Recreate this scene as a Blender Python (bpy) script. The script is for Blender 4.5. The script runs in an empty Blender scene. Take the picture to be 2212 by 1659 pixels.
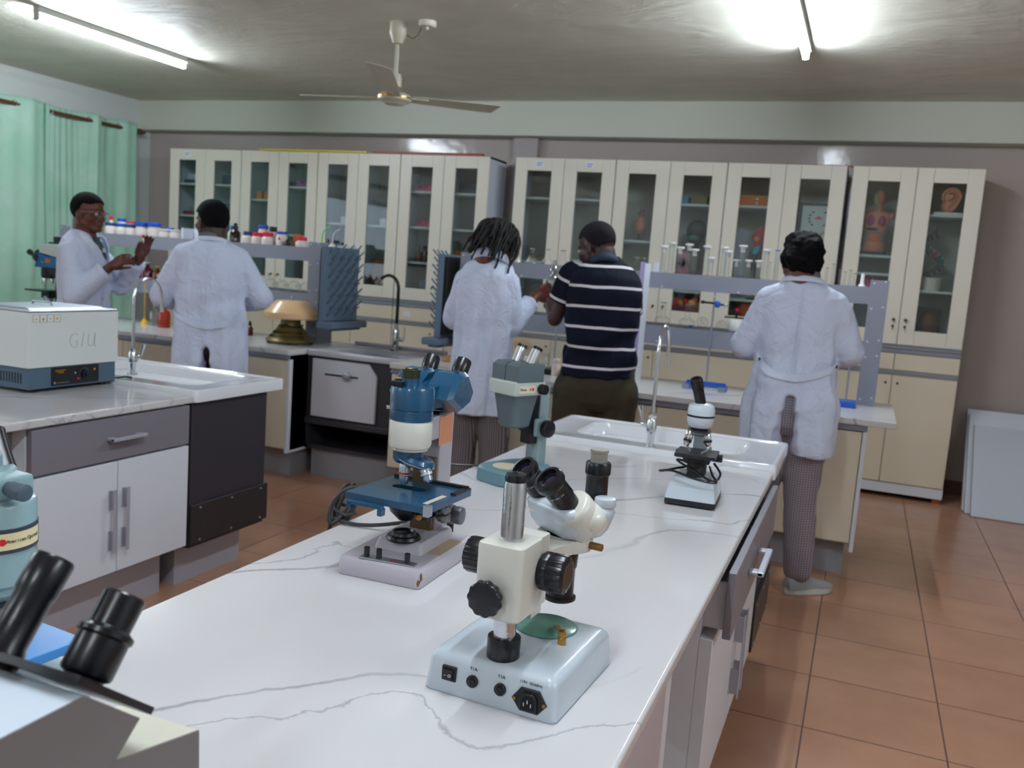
import bpy, bmesh, math, random
from mathutils import Vector, Matrix, noise

scene = bpy.context.scene
COL = scene.collection
PI = math.pi
V = Vector

# ------------------------------------------------------------------ camera
def setup_camera():
    yaw, pit, roll = 0.36791169, 0.12704213, 0.07346295
    f = V((-math.sin(yaw)*math.cos(pit), math.cos(yaw)*math.cos(pit), -math.sin(pit)))
    r = V((math.cos(yaw), math.sin(yaw), 0.0)); u = r.cross(f)
    c, s = math.cos(roll), math.sin(roll)
    r2 = c*r + s*u; u2 = -s*r + c*u
    m = Matrix(((r2.x, u2.x, -f.x, 0), (r2.y, u2.y, -f.y, 0), (r2.z, u2.z, -f.z, 1.35), (0, 0, 0, 1)))
    cam = bpy.data.cameras.new('camera'); o = bpy.data.objects.new('camera', cam); COL.objects.link(o)
    o.matrix_world = m
    cam.sensor_width = 36.0; cam.sensor_fit = 'HORIZONTAL'; cam.lens = 36.0*1937.42/2212.0
    cam.clip_start = 0.02; cam.clip_end = 60
    cam.dof.use_dof = True; cam.dof.focus_distance = 1.42; cam.dof.aperture_fstop = 7.5
    scene.camera = o
setup_camera()

# ------------------------------------------------------------------ exposure, world
scene.view_settings.view_transform = 'Standard'
scene.view_settings.look = 'None'
scene.view_settings.gamma = 1.0
scene.view_settings.use_curve_mapping = False
scene.view_settings.exposure = 0.0
scene.cycles.use_adaptive_sampling = True
scene.cycles.adaptive_threshold = 0.02
scene.cycles.max_bounces = 8
scene.cycles.diffuse_bounces = 3
scene.cycles.glossy_bounces = 3
scene.cycles.transmission_bounces = 6
scene.cycles.transparent_max_bounces = 12
scene.cycles.caustics_reflective = False
scene.cycles.caustics_refractive = False
scene.cycles.sample_clamp_indirect = 4.0
w = bpy.data.worlds.new('world'); scene.world = w; w.use_nodes = True
w.node_tree.nodes['Background'].inputs[0].default_value = (0.75, 0.88, 1.0, 1)
w.node_tree.nodes['Background'].inputs[1].default_value = 3.0
TUBE_STRENGTH = 190.0
TUBE_COLOR = (0.86, 0.96, 1.06)

# ------------------------------------------------------------------ materials
def lin(c):
    c = c/255.0
    return c/12.92 if c <= 0.04045 else ((c+0.055)/1.055)**2.4
def rgb(r, g, b): return (lin(r), lin(g), lin(b), 1.0)

MATS = {}
def mat(name, col=(200, 200, 200), rough=0.5, metal=0.0, spec=0.5, var=0.0, vscale=8.0, bump=0.0, bscale=40.0,
        trans=0.0, ior=1.45, alpha=1.0, coat=0.0, sheen=0.0, emit=None, estr=0.0, sss=0.0):
    if name in MATS: return MATS[name]
    m = bpy.data.materials.new(name); m.use_nodes = True
    nt = m.node_tree; b = nt.nodes['Principled BSDF']
    c = rgb(*col)
    b.inputs['Base Color'].default_value = c
    b.inputs['Roughness'].default_value = rough
    b.inputs['Metallic'].default_value = metal
    b.inputs['Specular IOR Level'].default_value = spec
    b.inputs['IOR'].default_value = ior
    b.inputs['Transmission Weight'].default_value = trans
    b.inputs['Alpha'].default_value = alpha
    b.inputs['Coat Weight'].default_value = coat
    b.inputs['Coat Roughness'].default_value = 0.08
    b.inputs['Sheen Weight'].default_value = sheen
    if emit:
        b.inputs['Emission Color'].default_value = (*emit, 1)
        b.inputs['Emission Strength'].default_value = estr
    if var > 0 or bump > 0:
        tc = nt.nodes.new('ShaderNodeTexCoord')
    if var > 0:
        n = nt.nodes.new('ShaderNodeTexNoise'); n.inputs['Scale'].default_value = vscale; n.inputs['Detail'].default_value = 5
        nt.links.new(tc.outputs['Object'], n.inputs['Vector'])
        mx = nt.nodes.new('ShaderNodeMix'); mx.data_type = 'RGBA'
        mx.inputs[6].default_value = tuple(max(0, x*(1-var)) for x in c[:3])+(1,)
        mx.inputs[7].default_value = tuple(min(1, x*(1+var)) for x in c[:3])+(1,)
        nt.links.new(n.outputs['Fac'], mx.inputs[0]); nt.links.new(mx.outputs[2], b.inputs['Base Color'])
    if bump > 0:
        n = nt.nodes.new('ShaderNodeTexNoise'); n.inputs['Scale'].default_value = bscale; n.inputs['Detail'].default_value = 6
        nt.links.new(tc.outputs['Object'], n.inputs['Vector'])
        bp = nt.nodes.new('ShaderNodeBump'); bp.inputs['Strength'].default_value = bump; bp.inputs['Distance'].default_value = 0.01
        nt.links.new(n.outputs['Fac'], bp.inputs['Height']); nt.links.new(bp.outputs['Normal'], b.inputs['Normal'])
    MATS[name] = m
    return m

def nodemat(name):
    m = bpy.data.materials.new(name); m.use_nodes = True
    MATS[name] = m
    return m, m.node_tree, m.node_tree.nodes['Principled BSDF']

def mixrgb(nt, fac, a, b, blend='MIX'):
    mx = nt.nodes.new('ShaderNodeMix'); mx.data_type = 'RGBA'; mx.blend_type = blend
    for i, x in ((6, a), (7, b)):
        if isinstance(x, tuple): mx.inputs[i].default_value = x
        else: nt.links.new(x, mx.inputs[i])
    if isinstance(fac, (int, float)): mx.inputs[0].default_value = fac
    else: nt.links.new(fac, mx.inputs[0])
    return mx.outputs[2]
def mth(nt, op, a, b=None, c=None):
    n = nt.nodes.new('ShaderNodeMath'); n.operation = op
    for i, x in enumerate((a, b, c)):
        if x is None: continue
        if isinstance(x, (int, float)): n.inputs[i].default_value = x
        else: nt.links.new(x, n.inputs[i])
    return n.outputs[0]
def noise_tex(nt, vec, scale, detail=5, rough=0.5, dist=0.0):
    n = nt.nodes.new('ShaderNodeTexNoise'); n.inputs['Scale'].default_value = scale
    n.inputs['Detail'].default_value = detail; n.inputs['Roughness'].default_value = rough; n.inputs['Distortion'].default_value = dist
    nt.links.new(vec, n.inputs['Vector'])
    return n.outputs['Fac']
def ramp(nt, fac, stops):
    r = nt.nodes.new('ShaderNodeValToRGB'); cr = r.color_ramp
    while len(cr.elements) < len(stops): cr.elements.new(0.5)
    for e, (p, c) in zip(cr.elements, stops): e.position = p; e.color = c
    nt.links.new(fac, r.inputs[0]); return r.outputs[0]
def bumpn(nt, h, strength, dist=0.01):
    bp = nt.nodes.new('ShaderNodeBump'); bp.inputs['Strength'].default_value = strength; bp.inputs['Distance'].default_value = dist
    nt.links.new(h, bp.inputs['Height']); return bp.outputs['Normal']

# ------------------------------------------------------------------ mesh builder
def basis(d):
    d = V(d).normalized()
    a = V((0, 0, 1)) if abs(d.z) < 0.9 else V((1, 0, 0))
    x = d.cross(a).normalized(); y = d.cross(x).normalized()
    return x, y, d
def RX(a): return Matrix.Rotation(a, 4, 'X')
def RY(a): return Matrix.Rotation(a, 4, 'Y')
def RZ(a): return Matrix.Rotation(a, 4, 'Z')
def T(x, y, z): return Matrix.Translation((x, y, z))

class MB:
    def __init__(self): self.bm = bmesh.new(); self.wn = False
    def _in(self, fn):
        t = bmesh.new(); fn(t); me = bpy.data.meshes.new('tmp'); t.to_mesh(me); t.free()
        self.bm.from_mesh(me); bpy.data.meshes.remove(me)
    def box(self, c, s, bev=0.0, M=None, seg=2):
        self.wn |= bev > 0
        def fn(t):
            bmesh.ops.create_cube(t, size=1.0)
            for v in t.verts: v.co = V((v.co.x*s[0], v.co.y*s[1], v.co.z*s[2]))
            if bev > 0:
                bmesh.ops.bevel(t, geom=t.edges[:]+t.verts[:], offset=min(bev, min(s)*0.45), segments=seg, profile=0.5, affect='EDGES')
            mm = T(*c)@M if M is not None else T(*c)
            bmesh.ops.transform(t, matrix=mm, verts=t.verts)
        self._in(fn); return self
    def bb(self, x0, x1, y0, y1, z0, z1, bev=0.0, seg=2):
        return self.box(((x0+x1)/2, (y0+y1)/2, (z0+z1)/2), (abs(x1-x0), abs(y1-y0), abs(z1-z0)), bev, seg=seg)
    def cyl(self, p0, p1, r0, r1=None, n=24, cap=True, bev=0.0):
        if r1 is None: r1 = r0
        p0, p1 = V(p0), V(p1); d = p1-p0; L = d.length
        if bev > 0:
            prof = [(0, 0), (r0-bev, 0), (r0-bev*.3, bev*.3), (r0, bev), (r1, L-bev), (r1-bev*.3, L-bev*.3), (r1-bev, L), (0, L)]
            return self.lathe(prof, p0, d, n)
        x, y, z = basis(d)
        def fn(t):
            a = [t.verts.new(p0+(x*math.cos(2*PI*i/n)+y*math.sin(2*PI*i/n))*r0) for i in range(n)]
            b = [t.verts.new(p1+(x*math.cos(2*PI*i/n)+y*math.sin(2*PI*i/n))*r1) for i in range(n)]
            for i in range(n): t.faces.new((a[i], a[(i+1) % n], b[(i+1) % n], b[i]))
            if cap: t.faces.new(a[::-1]); t.faces.new(b)
            bmesh.ops.recalc_face_normals(t, faces=t.faces)
        self._in(fn); return self
    def lathe(self, prof, o=(0, 0, 0), axis=(0, 0, 1), n=32, fn_r=None, closed=False):
        o = V(o); x, y, z = basis(axis)
        def fn(t):
            rings = []
            for (r, h) in prof:
                if r <= 1e-6: rings.append([t.verts.new(o+z*h)])
                else:
                    rings.append([t.verts.new(o+z*h+(x*math.cos(2*PI*i/n)+y*math.sin(2*PI*i/n))*(r if fn_r is None else fn_r(r, h, 2*PI*i/n))) for i in range(n)])
            pr = list(zip(rings[:-1], rings[1:]))
            if closed: pr.append((rings[-1], rings[0]))
            for a, b in pr:
                if len(a) == 1 and len(b) == 1: continue
                for i in range(n):
                    j = (i+1) % n
                    if len(a) == 1: t.faces.new((a[0], b[j], b[i]))
                    elif len(b) == 1: t.faces.new((a[i], a[j], b[0]))
                    else: t.faces.new((a[i], a[j], b[j], b[i]))
            bmesh.ops.recalc_face_normals(t, faces=t.faces)
        self._in(fn); return self
    def tube(self, pts, r, n=10, closed=False, cap=True):
        pts = [V(p) for p in pts]; m = len(pts)
        rs = r if isinstance(r, (list, tuple)) else [r]*m
        def fn(t):
            rings = []; px = None
            for k, p in enumerate(pts):
                if closed: d = pts[(k+1) % m]-pts[k-1]
                else: d = pts[min(k+1, m-1)]-pts[max(k-1, 0)]
                d = d.normalized() if d.length > 1e-9 else V((0, 0, 1))
                if px is None: x, y, _ = basis(d)
                else:
                    x = px-d*px.dot(d)
                    x = x.normalized() if x.length > 1e-6 else basis(d)[0]
                    y = d.cross(x)
                px = x
                rings.append([t.verts.new(p+(x*math.cos(2*PI*i/n)+y*math.sin(2*PI*i/n))*rs[k]) for i in range(n)])
            pr = list(zip(rings[:-1], rings[1:]))
            if closed: pr.append((rings[-1], rings[0]))
            for a, b in pr:
                for i in range(n): t.faces.new((a[i], a[(i+1) % n], b[(i+1) % n], b[i]))
            if cap and not closed: t.faces.new(rings[0][::-1]); t.faces.new(rings[-1])
            bmesh.ops.recalc_face_normals(t, faces=t.faces)
        self._in(fn); return self
    def prism(self, poly, d0, d1, M=None, bev=0.0, seg=2):
        """poly in XZ plane, extruded along Y from d0 to d1"""
        self.wn |= bev > 0
        def fn(t):
            a = [t.verts.new((p[0], d0, p[1])) for p in poly]; b = [t.verts.new((p[0], d1, p[1])) for p in poly]
            n = len(poly)
            t.faces.new(a); t.faces.new(b[::-1])
            for i in range(n): t.faces.new((a[i], b[i], b[(i+1) % n], a[(i+1) % n]))
            bmesh.ops.recalc_face_normals(t, faces=t.faces)
            if bev > 0: bmesh.ops.bevel(t, geom=t.edges[:]+t.verts[:], offset=bev, segments=seg, profile=0.5, affect='EDGES')
            if M is not None: bmesh.ops.transform(t, matrix=M, verts=t.verts)
        self._in(fn); return self
    def ell(self, c, r, M=None, seg=24, rings=16):
        def fn(t):
            bmesh.ops.create_uvsphere(t, u_segments=seg, v_segments=rings, radius=1.0)
            for v in t.verts: v.co = V((v.co.x*r[0], v.co.y*r[1], v.co.z*r[2]))
            mm = T(*c)@M if M is not None else T(*c)
            bmesh.ops.transform(t, matrix=mm, verts=t.verts)
        self._in(fn); return self
    def loft(self, secs, cap=True, closed_ring=True, M=None):
        def fn(t):
            rings = [[t.verts.new(V(p)) for p in s] for s in secs]; n = len(rings[0])
            for a, b in zip(rings[:-1], rings[1:]):
                for i in range(n if closed_ring else n-1): t.faces.new((a[i], a[(i+1) % n], b[(i+1) % n], b[i]))
            if cap: t.faces.new(rings[0][::-1]); t.faces.new(rings[-1])
            bmesh.ops.recalc_face_normals(t, faces=t.faces)
            if M is not None: bmesh.ops.transform(t, matrix=M, verts=t.verts)
        self._in(fn); return self
    def caps(self, p0, p1, r0, r1=None, n=16):
        """tapered capsule"""
        if r1 is None: r1 = r0
        p0, p1 = V(p0), V(p1); d = p1-p0; L = d.length
        prof = [(r0*math.cos(a), -r0*math.sin(a)) for a in [PI/2*k/5 for k in range(5, 0, -1)]]
        prof = [(0 if abs(a) < 1e-9 else a, b) for a, b in prof]
        prof[0] = (0, -r0)
        q = [(r1*math.cos(a), L+r1*math.sin(a)) for a in [PI/2*k/5 for k in range(0, 6)]]
        q[-1] = (0, L+r1)
        return self.lathe(prof+[(r0, 0)]+q, p0, d if L > 1e-6 else (0, 0, 1), n)
    def chain(self, pts, rs, n=16):
        for i in range(len(pts)-1): self.caps(pts[i], pts[i+1], rs[i], rs[i+1], n)
        return self
    def xf(self, M):
        bmesh.ops.transform(self.bm, matrix=M, verts=self.bm.verts); return self
    def build(self, name, m, parent=None, ang=35, flat=False):
        me = bpy.data.meshes.new(name); self.bm.to_mesh(me); self.bm.free()
        for p in me.polygons: p.use_smooth = not flat
        if not flat: me.set_sharp_from_angle(angle=math.radians(ang))
        if isinstance(m, (list, tuple)):
            for x in m: me.materials.append(x)
        else: me.materials.append(m)
        o = bpy.data.objects.new(name, me); COL.objects.link(o)
        if parent is not None: o.parent = parent
        if self.wn:
            md = o.modifiers.new('weighted_normals', 'WEIGHTED_NORMAL'); md.keep_sharp = True
        return o

def thing(name, label, cat, loc=(0, 0, 0), rz=0.0, group=None, rot=None):
    o = bpy.data.objects.new(name, None); COL.objects.link(o)
    o.empty_display_size = 0.05
    o.location = loc; o.rotation_euler = rot if rot else (0, 0, rz)
    o['label'] = label; o['category'] = cat
    if group: o['group'] = group
    return o
def tag(o, label, cat, group=None):
    o['label'] = label; o['category'] = cat
    if group: o['group'] = group
    return o
def struct(o): o['kind'] = 'structure'; return o
def kids(o, pool): return [c for c in pool if c.parent == o]
def copy_thing(root, loc, rz=None, label=None, group=None, scale=None):
    r = root.copy(); COL.objects.link(r); r.location = loc
    if rz is not None: r.rotation_euler = (0, 0, rz)
    if label: r['label'] = label
    if group: r['group'] = group
    if scale: r.scale = scale
    pool = [o for o in COL.objects if o.parent is not None]
    for ch in [c for c in pool if c.parent == root]:
        c = ch.copy(); COL.objects.link(c); c.parent = r
        for g in [x for x in pool if x.parent == ch]:
            d = g.copy(); COL.objects.link(d); d.parent = c
    return r
def remesh(o, vox, smooth=0, disp=0.0, dscale=0.1):
    md = o.modifiers.new('remesh', 'REMESH'); md.mode = 'VOXEL'; md.voxel_size = vox; md.use_smooth_shade = True
    if smooth:
        s = o.modifiers.new('smooth', 'SMOOTH'); s.iterations = smooth; s.factor = 0.5
    if disp:
        tx = bpy.data.textures.new('folds', 'CLOUDS'); tx.noise_scale = dscale; tx.noise_depth = 1
        d = o.modifiers.new('folds', 'DISPLACE'); d.texture = tx; d.strength = disp; d.mid_level = 0.5
    return o
def text(s, size, M, m, parent, name='lettering', ext=0.0003):
    cu = bpy.data.curves.new('txt', 'FONT'); cu.body = s; cu.size = size; cu.extrude = ext
    cu.align_x = 'CENTER'; cu.align_y = 'CENTER'; cu.resolution_u = 3
    to = bpy.data.objects.new('txt', cu); COL.objects.link(to)
    dg = bpy.context.evaluated_depsgraph_get()
    me = bpy.data.meshes.new_from_object(to.evaluated_get(dg))
    bpy.data.objects.remove(to); bpy.data.curves.remove(cu)
    me.transform(M); me.materials.clear(); me.materials.append(m)
    o = bpy.data.objects.new(name, me); COL.objects.link(o); o.parent = parent
    return o
# frames for text: text lies in XY facing +Z. FRONT: on a face whose outward normal is -Y
FRONT = RX(PI/2)
RIGHT = RZ(PI/2)@RX(PI/2)      # normal +X
def smooth(pts, n=6):
    pts = [V(p) for p in pts]; out = []
    for i in range(len(pts)-1):
        p0 = pts[max(i-1, 0)]; p1 = pts[i]; p2 = pts[i+1]; p3 = pts[min(i+2, len(pts)-1)]
        for k in range(n):
            t = k/n
            out.append(0.5*((2*p1)+(-p0+p2)*t+(2*p0-5*p1+4*p2-p3)*t*t+(-p0+3*p1-3*p2+p3)*t**3))
    out.append(pts[-1]); return out
# ================================================================== room
WHITE = mat('white_laminate', (222, 226, 236), 0.35)
CREAM = mat('cream_laminate', (226, 214, 192), 0.38, var=0.03, vscale=3)
IVORY = mat('ivory_frame', (230, 224, 210), 0.38)
CHROME = mat('chrome', (225, 228, 232), 0.12, 1.0)
STEEL = mat('brushed_steel', (176, 182, 192), 0.35, 0.9)
BLACKP = mat('black_plastic', (20, 20, 23), 0.38)
DARKGR = mat('dark_graphite', (52, 50, 58), 0.45)
MIDGREY = mat('mid_grey_laminate', (128, 124, 134), 0.38, var=0.03, vscale=4)
ALU = mat('aluminium', (186, 188, 200), 0.4, 0.35)
GLASS = mat('clear_glass', (240, 246, 248), 0.02, 0, trans=1.0, ior=1.45)
BROWNWALL = mat('taupe_wall_paint', (182, 170, 164), 0.13, bump=0.16, bscale=14)

def make_floor_mat():
    m, nt, b = nodemat('terracotta_tiles')
    g = nt.nodes.new('ShaderNodeNewGeometry'); sp = nt.nodes.new('ShaderNodeSeparateXYZ'); nt.links.new(g.outputs['Position'], sp.inputs[0])
    P = 0.4125
    fx = mth(nt, 'DIVIDE', mth(nt, 'ADD', sp.outputs[0], 0.037+P*40), P); fy = mth(nt, 'DIVIDE', mth(nt, 'ADD', sp.outputs[1], -4.07+P*40), P)
    def gr(f):
        a = mth(nt, 'ABSOLUTE', mth(nt, 'SUBTRACT', mth(nt, 'FRACT', f), 0.5))
        return mth(nt, 'GREATER_THAN', a, 0.5-0.0065)
    gout = mth(nt, 'MAXIMUM', gr(fx), gr(fy))
    cx = mth(nt, 'FLOOR', fx); cy = mth(nt, 'FLOOR', fy)
    cmb = nt.nodes.new('ShaderNodeCombineXYZ'); nt.links.new(cx, cmb.inputs[0]); nt.links.new(cy, cmb.inputs[1])
    wn = nt.nodes.new('ShaderNodeTexWhiteNoise'); nt.links.new(cmb.outputs[0], wn.inputs['Vector'])
    n1 = noise_tex(nt, g.outputs['Position'], 3.0, 6)
    n2 = noise_tex(nt, g.outputs['Position'], 14.0, 5)
    base = ramp(nt, n1, [(0.3, rgb(178, 130, 104)), (0.7, rgb(198, 150, 122))])
    base = mixrgb(nt, mth(nt, 'MULTIPLY', wn.outputs['Value'], 0.22), base, rgb(164, 114, 90))
    base = mixrgb(nt, mth(nt, 'MULTIPLY', n2, 0.18), base, rgb(206, 162, 136))
    col = mixrgb(nt, gout, base, rgb(98, 72, 68))
    nt.links.new(col, b.inputs['Base Color'])
    nt.links.new(mth(nt, 'ADD', mth(nt, 'MULTIPLY', gout, 0.5), mth(nt, 'ADD', 0.16, mth(nt, 'MULTIPLY', n2, 0.12))), b.inputs['Roughness'])
    nt.links.new(bumpn(nt, mth(nt, 'SUBTRACT', mth(nt, 'MULTIPLY', n1, 0.08), gout), 0.25, 0.004), b.inputs['Normal'])
    return m
def make_ceiling_mat():
    m, nt, b = nodemat('ceiling_plaster')
    g = nt.nodes.new('ShaderNodeNewGeometry')
    mp = nt.nodes.new('ShaderNodeMapping'); mp.inputs['Scale'].default_value = (0.7, 1.25, 1); mp.inputs['Rotation'].default_value = (0, 0, 0.35)
    nt.links.new(g.outputs['Position'], mp.inputs['Vector'])
    n1 = noise_tex(nt, mp.outputs[0], 1.6, 7, 0.6, 1.2); n2 = noise_tex(nt, mp.outputs[0], 7.0, 7, 0.6, 0.8)
    col = ramp(nt, n1, [(0.3, rgb(212, 210, 194)), (0.7, rgb(228, 226, 212))])
    nt.links.new(col, b.inputs['Base Color']); b.inputs['Roughness'].default_value = 0.55
    nt.links.new(bumpn(nt, mth(nt, 'ADD', mth(nt, 'MULTIPLY', n1, 1.2), mth(nt, 'MULTIPLY', n2, 0.5)), 0.4, 0.03), b.inputs['Normal'])
    return m
def make_marble(name='marble_worktop', base=(212, 210, 212), rough=0.09, seed=0.0):
    m, nt, b = nodemat(name)
    g = nt.nodes.new('ShaderNodeNewGeometry')
    mp = nt.nodes.new('ShaderNodeMapping'); mp.inputs['Rotation'].default_value = (0, 0, -0.72); mp.inputs['Location'].default_value = (seed, seed*1.7, 0)
    nt.links.new(g.outputs['Position'], mp.inputs['Vector'])
    v = mp.outputs[0]
    sp = nt.nodes.new('ShaderNodeSeparateXYZ'); nt.links.new(v, sp.inputs[0])
    big = noise_tex(nt, v, 1.3, 2); fine = noise_tex(nt, v, 6.0, 8, 0.6); fine2 = noise_tex(nt, v, 3.1, 6, 0.6, 0.4)
    def vein(freq, off, a, wid, gain):
        u = mth(nt, 'ADD', mth(nt, 'MULTIPLY', sp.outputs[1], freq), mth(nt, 'ADD', mth(nt, 'MULTIPLY', big, a), mth(nt, 'MULTIPLY', fine, a*0.10)))
        d = mth(nt, 'ABSOLUTE', mth(nt, 'SUBTRACT', mth(nt, 'FRACT', mth(nt, 'ADD', u, off)), 0.5))
        w_ = mth(nt, 'MULTIPLY', ramp(nt, fine2, [(0.35, (0.15, 0.15, 0.15, 1)), (0.68, (1, 1, 1, 1))]), wid)
        k = mth(nt, 'DIVIDE', mth(nt, 'SUBTRACT', w_, d), w_)
        return mth(nt, 'MULTIPLY', mth(nt, 'MAXIMUM', k, 0.0), gain)
    mk = ramp(nt, noise_tex(nt, v, 1.7, 3), [(0.40, (0.05, 0.05, 0.05, 1)), (0.58, (1, 1, 1, 1))])
    f = mth(nt, 'ADD', mth(nt, 'MULTIPLY', vein(2.6, 0.1, 2.2, 0.05, 0.95), mk), mth(nt, 'MULTIPLY', vein(1.9, 0.55, 3.1, 0.024, 0.8), 0.8))
    f = mth(nt, 'MINIMUM', f, 0.75)
    cloud = noise_tex(nt, v, 2.0, 4)
    bc = mixrgb(nt, cloud, rgb(*[x-8 for x in base]), rgb(*[min(255, x+6) for x in base]))
    col = mixrgb(nt, f, bc, rgb(142, 142, 152))
    nt.links.new(col, b.inputs['Base Color']); b.inputs['Roughness'].default_value = rough
    return m
FLOORM = make_floor_mat(); CEILM = make_ceiling_mat(); MARBLE = make_marble(); MARBLE2 = make_marble('pale_worktop', (214, 212, 212), 0.15, 3.1)
WALLG = mat('pale_grey_wall_paint', (204, 208, 204), 0.5, bump=0.05, bscale=6, var=0.02, vscale=1)
BEAMG = mat('pale_green_grey_paint', (206, 208, 194), 0.5, bump=0.05, bscale=6)
RX0, RX1, RY0, RY1, CZ = -6.6, 3.2, -2.6, 6.95, 2.67
t_ = 0.12
struct(MB().bb(RX0-t_, RX1+t_, RY0-t_, RY1+t_, -0.1, 0).build('floor', FLOORM))
struct(MB().bb(RX0-t_, RX1+t_, RY0-t_, RY1+t_, CZ, CZ+0.1).build('ceiling', CEILM))
struct(MB().bb(RX0-t_, RX1+t_, RY1, RY1+t_, 0, CZ).build('wall_back', BROWNWALL))
struct(MB().bb(RX1, RX1+t_, RY0, RY1, 0, CZ).build('wall_right', WALLG))
struct(MB().bb(RX0-t_, RX1+t_, RY0-t_, RY0, 0, CZ).build('wall_front', WALLG))
# left wall with a window opening behind the curtains
wl = MB(); wy0, wy1, wz0, wz1 = 1.2, 6.0, 0.95, 2.15
wl.bb(RX0-t_, RX0, RY0, wy0, 0, CZ).bb(RX0-t_, RX0, wy1, RY1, 0, CZ).bb(RX0-t_, RX0, wy0, wy1, 0, wz0).bb(RX0-t_, RX0, wy0, wy1, wz1, CZ)
struct(wl.build('wall_left', WALLG))
wf = MB()
for k in range(5):
    y = wy0+(wy1-wy0)*k/4; wf.bb(RX0-0.08, RX0-0.04, max(wy0, y-0.025), min(wy1, y+0.025), wz0, wz1)
wf.bb(RX0-0.08, RX0-0.04, wy0, wy1, wz0, wz0+0.05).bb(RX0-0.08, RX0-0.04, wy0, wy1, wz1-0.05, wz1)
wnd = struct(wf.build('window_1', mat('window_frame_paint', (150, 150, 150), 0.4)))
MB().bb(RX0-0.065, RX0-0.06, wy0+.02, wy1-.02, wz0+.04, wz1-.04).build('window_glass', GLASS, wnd)
# beam over the back wall, pilaster, baseboards
struct(MB().bb(RX0, RX1, 6.80, RY1, 2.405, CZ).build('trim_1', BEAMG))
struct(MB().bb(-2.79, -2.585, 6.885, RY1, 0, 2.405).build('trim_2', mat('pilaster_paint', (166, 158, 156), 0.3)))
struct(MB().bb(RX0, RX1, 6.935, RY1, 0, 0.10).build('baseboard_back', mat('brown_skirting', (96, 66, 52), 0.3)))
struct(MB().bb(RX0, RX0+0.015, RY0, 6.935, 0, 0.10).build('baseboard_left', MATS['brown_skirting']))
struct(MB().bb(RX1-0.015, RX1, RY0, 6.935, 0, 0.10).build('baseboard_right', MATS['brown_skirting']))

# ---- fluorescent tubes
TUBE = mat('lit_tube', (255, 255, 255), 0.4, emit=TUBE_COLOR, estr=TUBE_STRENGTH)
BATTEN = mat('batten_enamel', (206, 208, 200), 0.4)
def make_tube(label, x, y, group):
    t = thing('tube_light', label, 'ceiling light', (x, y, CZ), 0, group)
    MB().box((0, 0, -0.02), (0.05, 1.24, 0.04), 0.004).build('batten', BATTEN, t)
    for s in (-1, 1): MB().box((0, s*0.612, -0.05), (0.034, 0.018, 0.062), 0.003).build('lamp_holder', BATTEN, t)
    MB().cyl((0, -0.6, -0.066), (0, 0.6, -0.066), 0.0145, n=20).build('tube', TUBE, t)
    return t
G = 'fluorescent tubes on the ceiling'
tl = make_tube('lit fluorescent tube on the ceiling near the green curtains, its whole length in view', -4.69, 4.64, G)
copy_thing(tl, (-0.46, 4.64, CZ), label='lit fluorescent tube on the ceiling at top right, seen nearly end on')
for i, (x, y) in enumerate(((-4.95, 1.2), (-0.46, 1.2), (-4.1, -1.6), (-0.46, -1.6), (2.2, 1.2))):  # tubes added out of view to raise the room's brightness
    copy_thing(tl, (x, y, CZ), label='unseen fluorescent tube added on the ceiling as fill light')
# ---- ceiling rose + fan
r = thing('ceiling_rose', 'small round white electrical rose on the ceiling beside the fan', 'ceiling rose', (-2.43, 4.60, CZ))
MB().lathe([(0, 0), (0.05, 0), (0.05, -0.022), (0.044, -0.03), (0, -0.03)]).build('rose_cover', IVORY, r)
MB().cyl((0, 0, -0.03), (0, 0, -0.045), 0.008, n=10).build('screw', IVORY, r)
MB().tube([(-0.03, 0, -.02), (-0.06, 0.01, -0.07), (-0.1, 0.02, -0.085), (-0.14, 0.02, -0.06)], 0.002, 6).build('wire', BLACKP, r)
FANC = mat('cream_fan_enamel', (196, 190, 170), 0.35)
fan = thing('ceiling_fan', 'cream three bladed ceiling fan hanging on a rod, at rest', 'ceiling fan', (-2.61, 4.60, CZ))
MB().lathe([(0, 0), (0.047, 0), (0.048, -0.06), (0.038, -0.085), (0.028, -0.115), (0.012, -0.118), (0, -0.118)], n=28).build('canopy', FANC, fan)
MB().cyl((0, 0, -0.1), (0, 0, -0.33), 0.0115, n=14).build('rod', FANC, fan)
hb = MB().lathe([(0, -0.28), (0.03, -0.28), (0.034, -0.30), (0.034, -0.35), (0.02, -0.355), (0.02, -0.37), (0.055, -0.38), (0.09, -0.395), (0.095, -0.405), (0.095, -0.425), (0.085, -0.432), (0.07, -0.435), (0.055, -0.447), (0, -0.45)], n=36)
hub = hb.build('motor_housing', FANC, fan)
MB().lathe([(0.0955, -0.407), (0.0975, -0.409), (0.0975, -0.414), (0.0955, -0.416)], n=36, closed=True).build('gold_band', mat('brass', (190, 140, 70), 0.25, 0.9), hub)
for a, dr in ((172, 0.03), (52, 0.0), (-68, 0.0)):
    a = math.radians(a); Mx = RZ(a)@T(0, 0, -0.41)@RY(-math.radians(3))@RX(math.radians(-11))
    bl = MB()
    prof = [(0.10, 0.045), (0.16, 0.052), (0.3, 0.058), (0.5, 0.066), (0.64, 0.068), (0.66, 0.060)]
    secs = [[(x, -w_, 0.0015), (x, 0, 0.004), (x, w_, 0.0015), (x, w_, -0.0015), (x, 0, 0.0005), (x, -w_, -0.0015)] for x, w_ in prof]
    bl.loft(secs, M=Mx)
    bo = bl.build('blade', FANC, fan)
    MB().prism([(0.06, -0.006), (0.2, -0.006), (0.2, 0.0), (0.06, 0.0)], -0.028, 0.028, M=Mx).build('blade_iron', FANC, bo)

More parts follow.
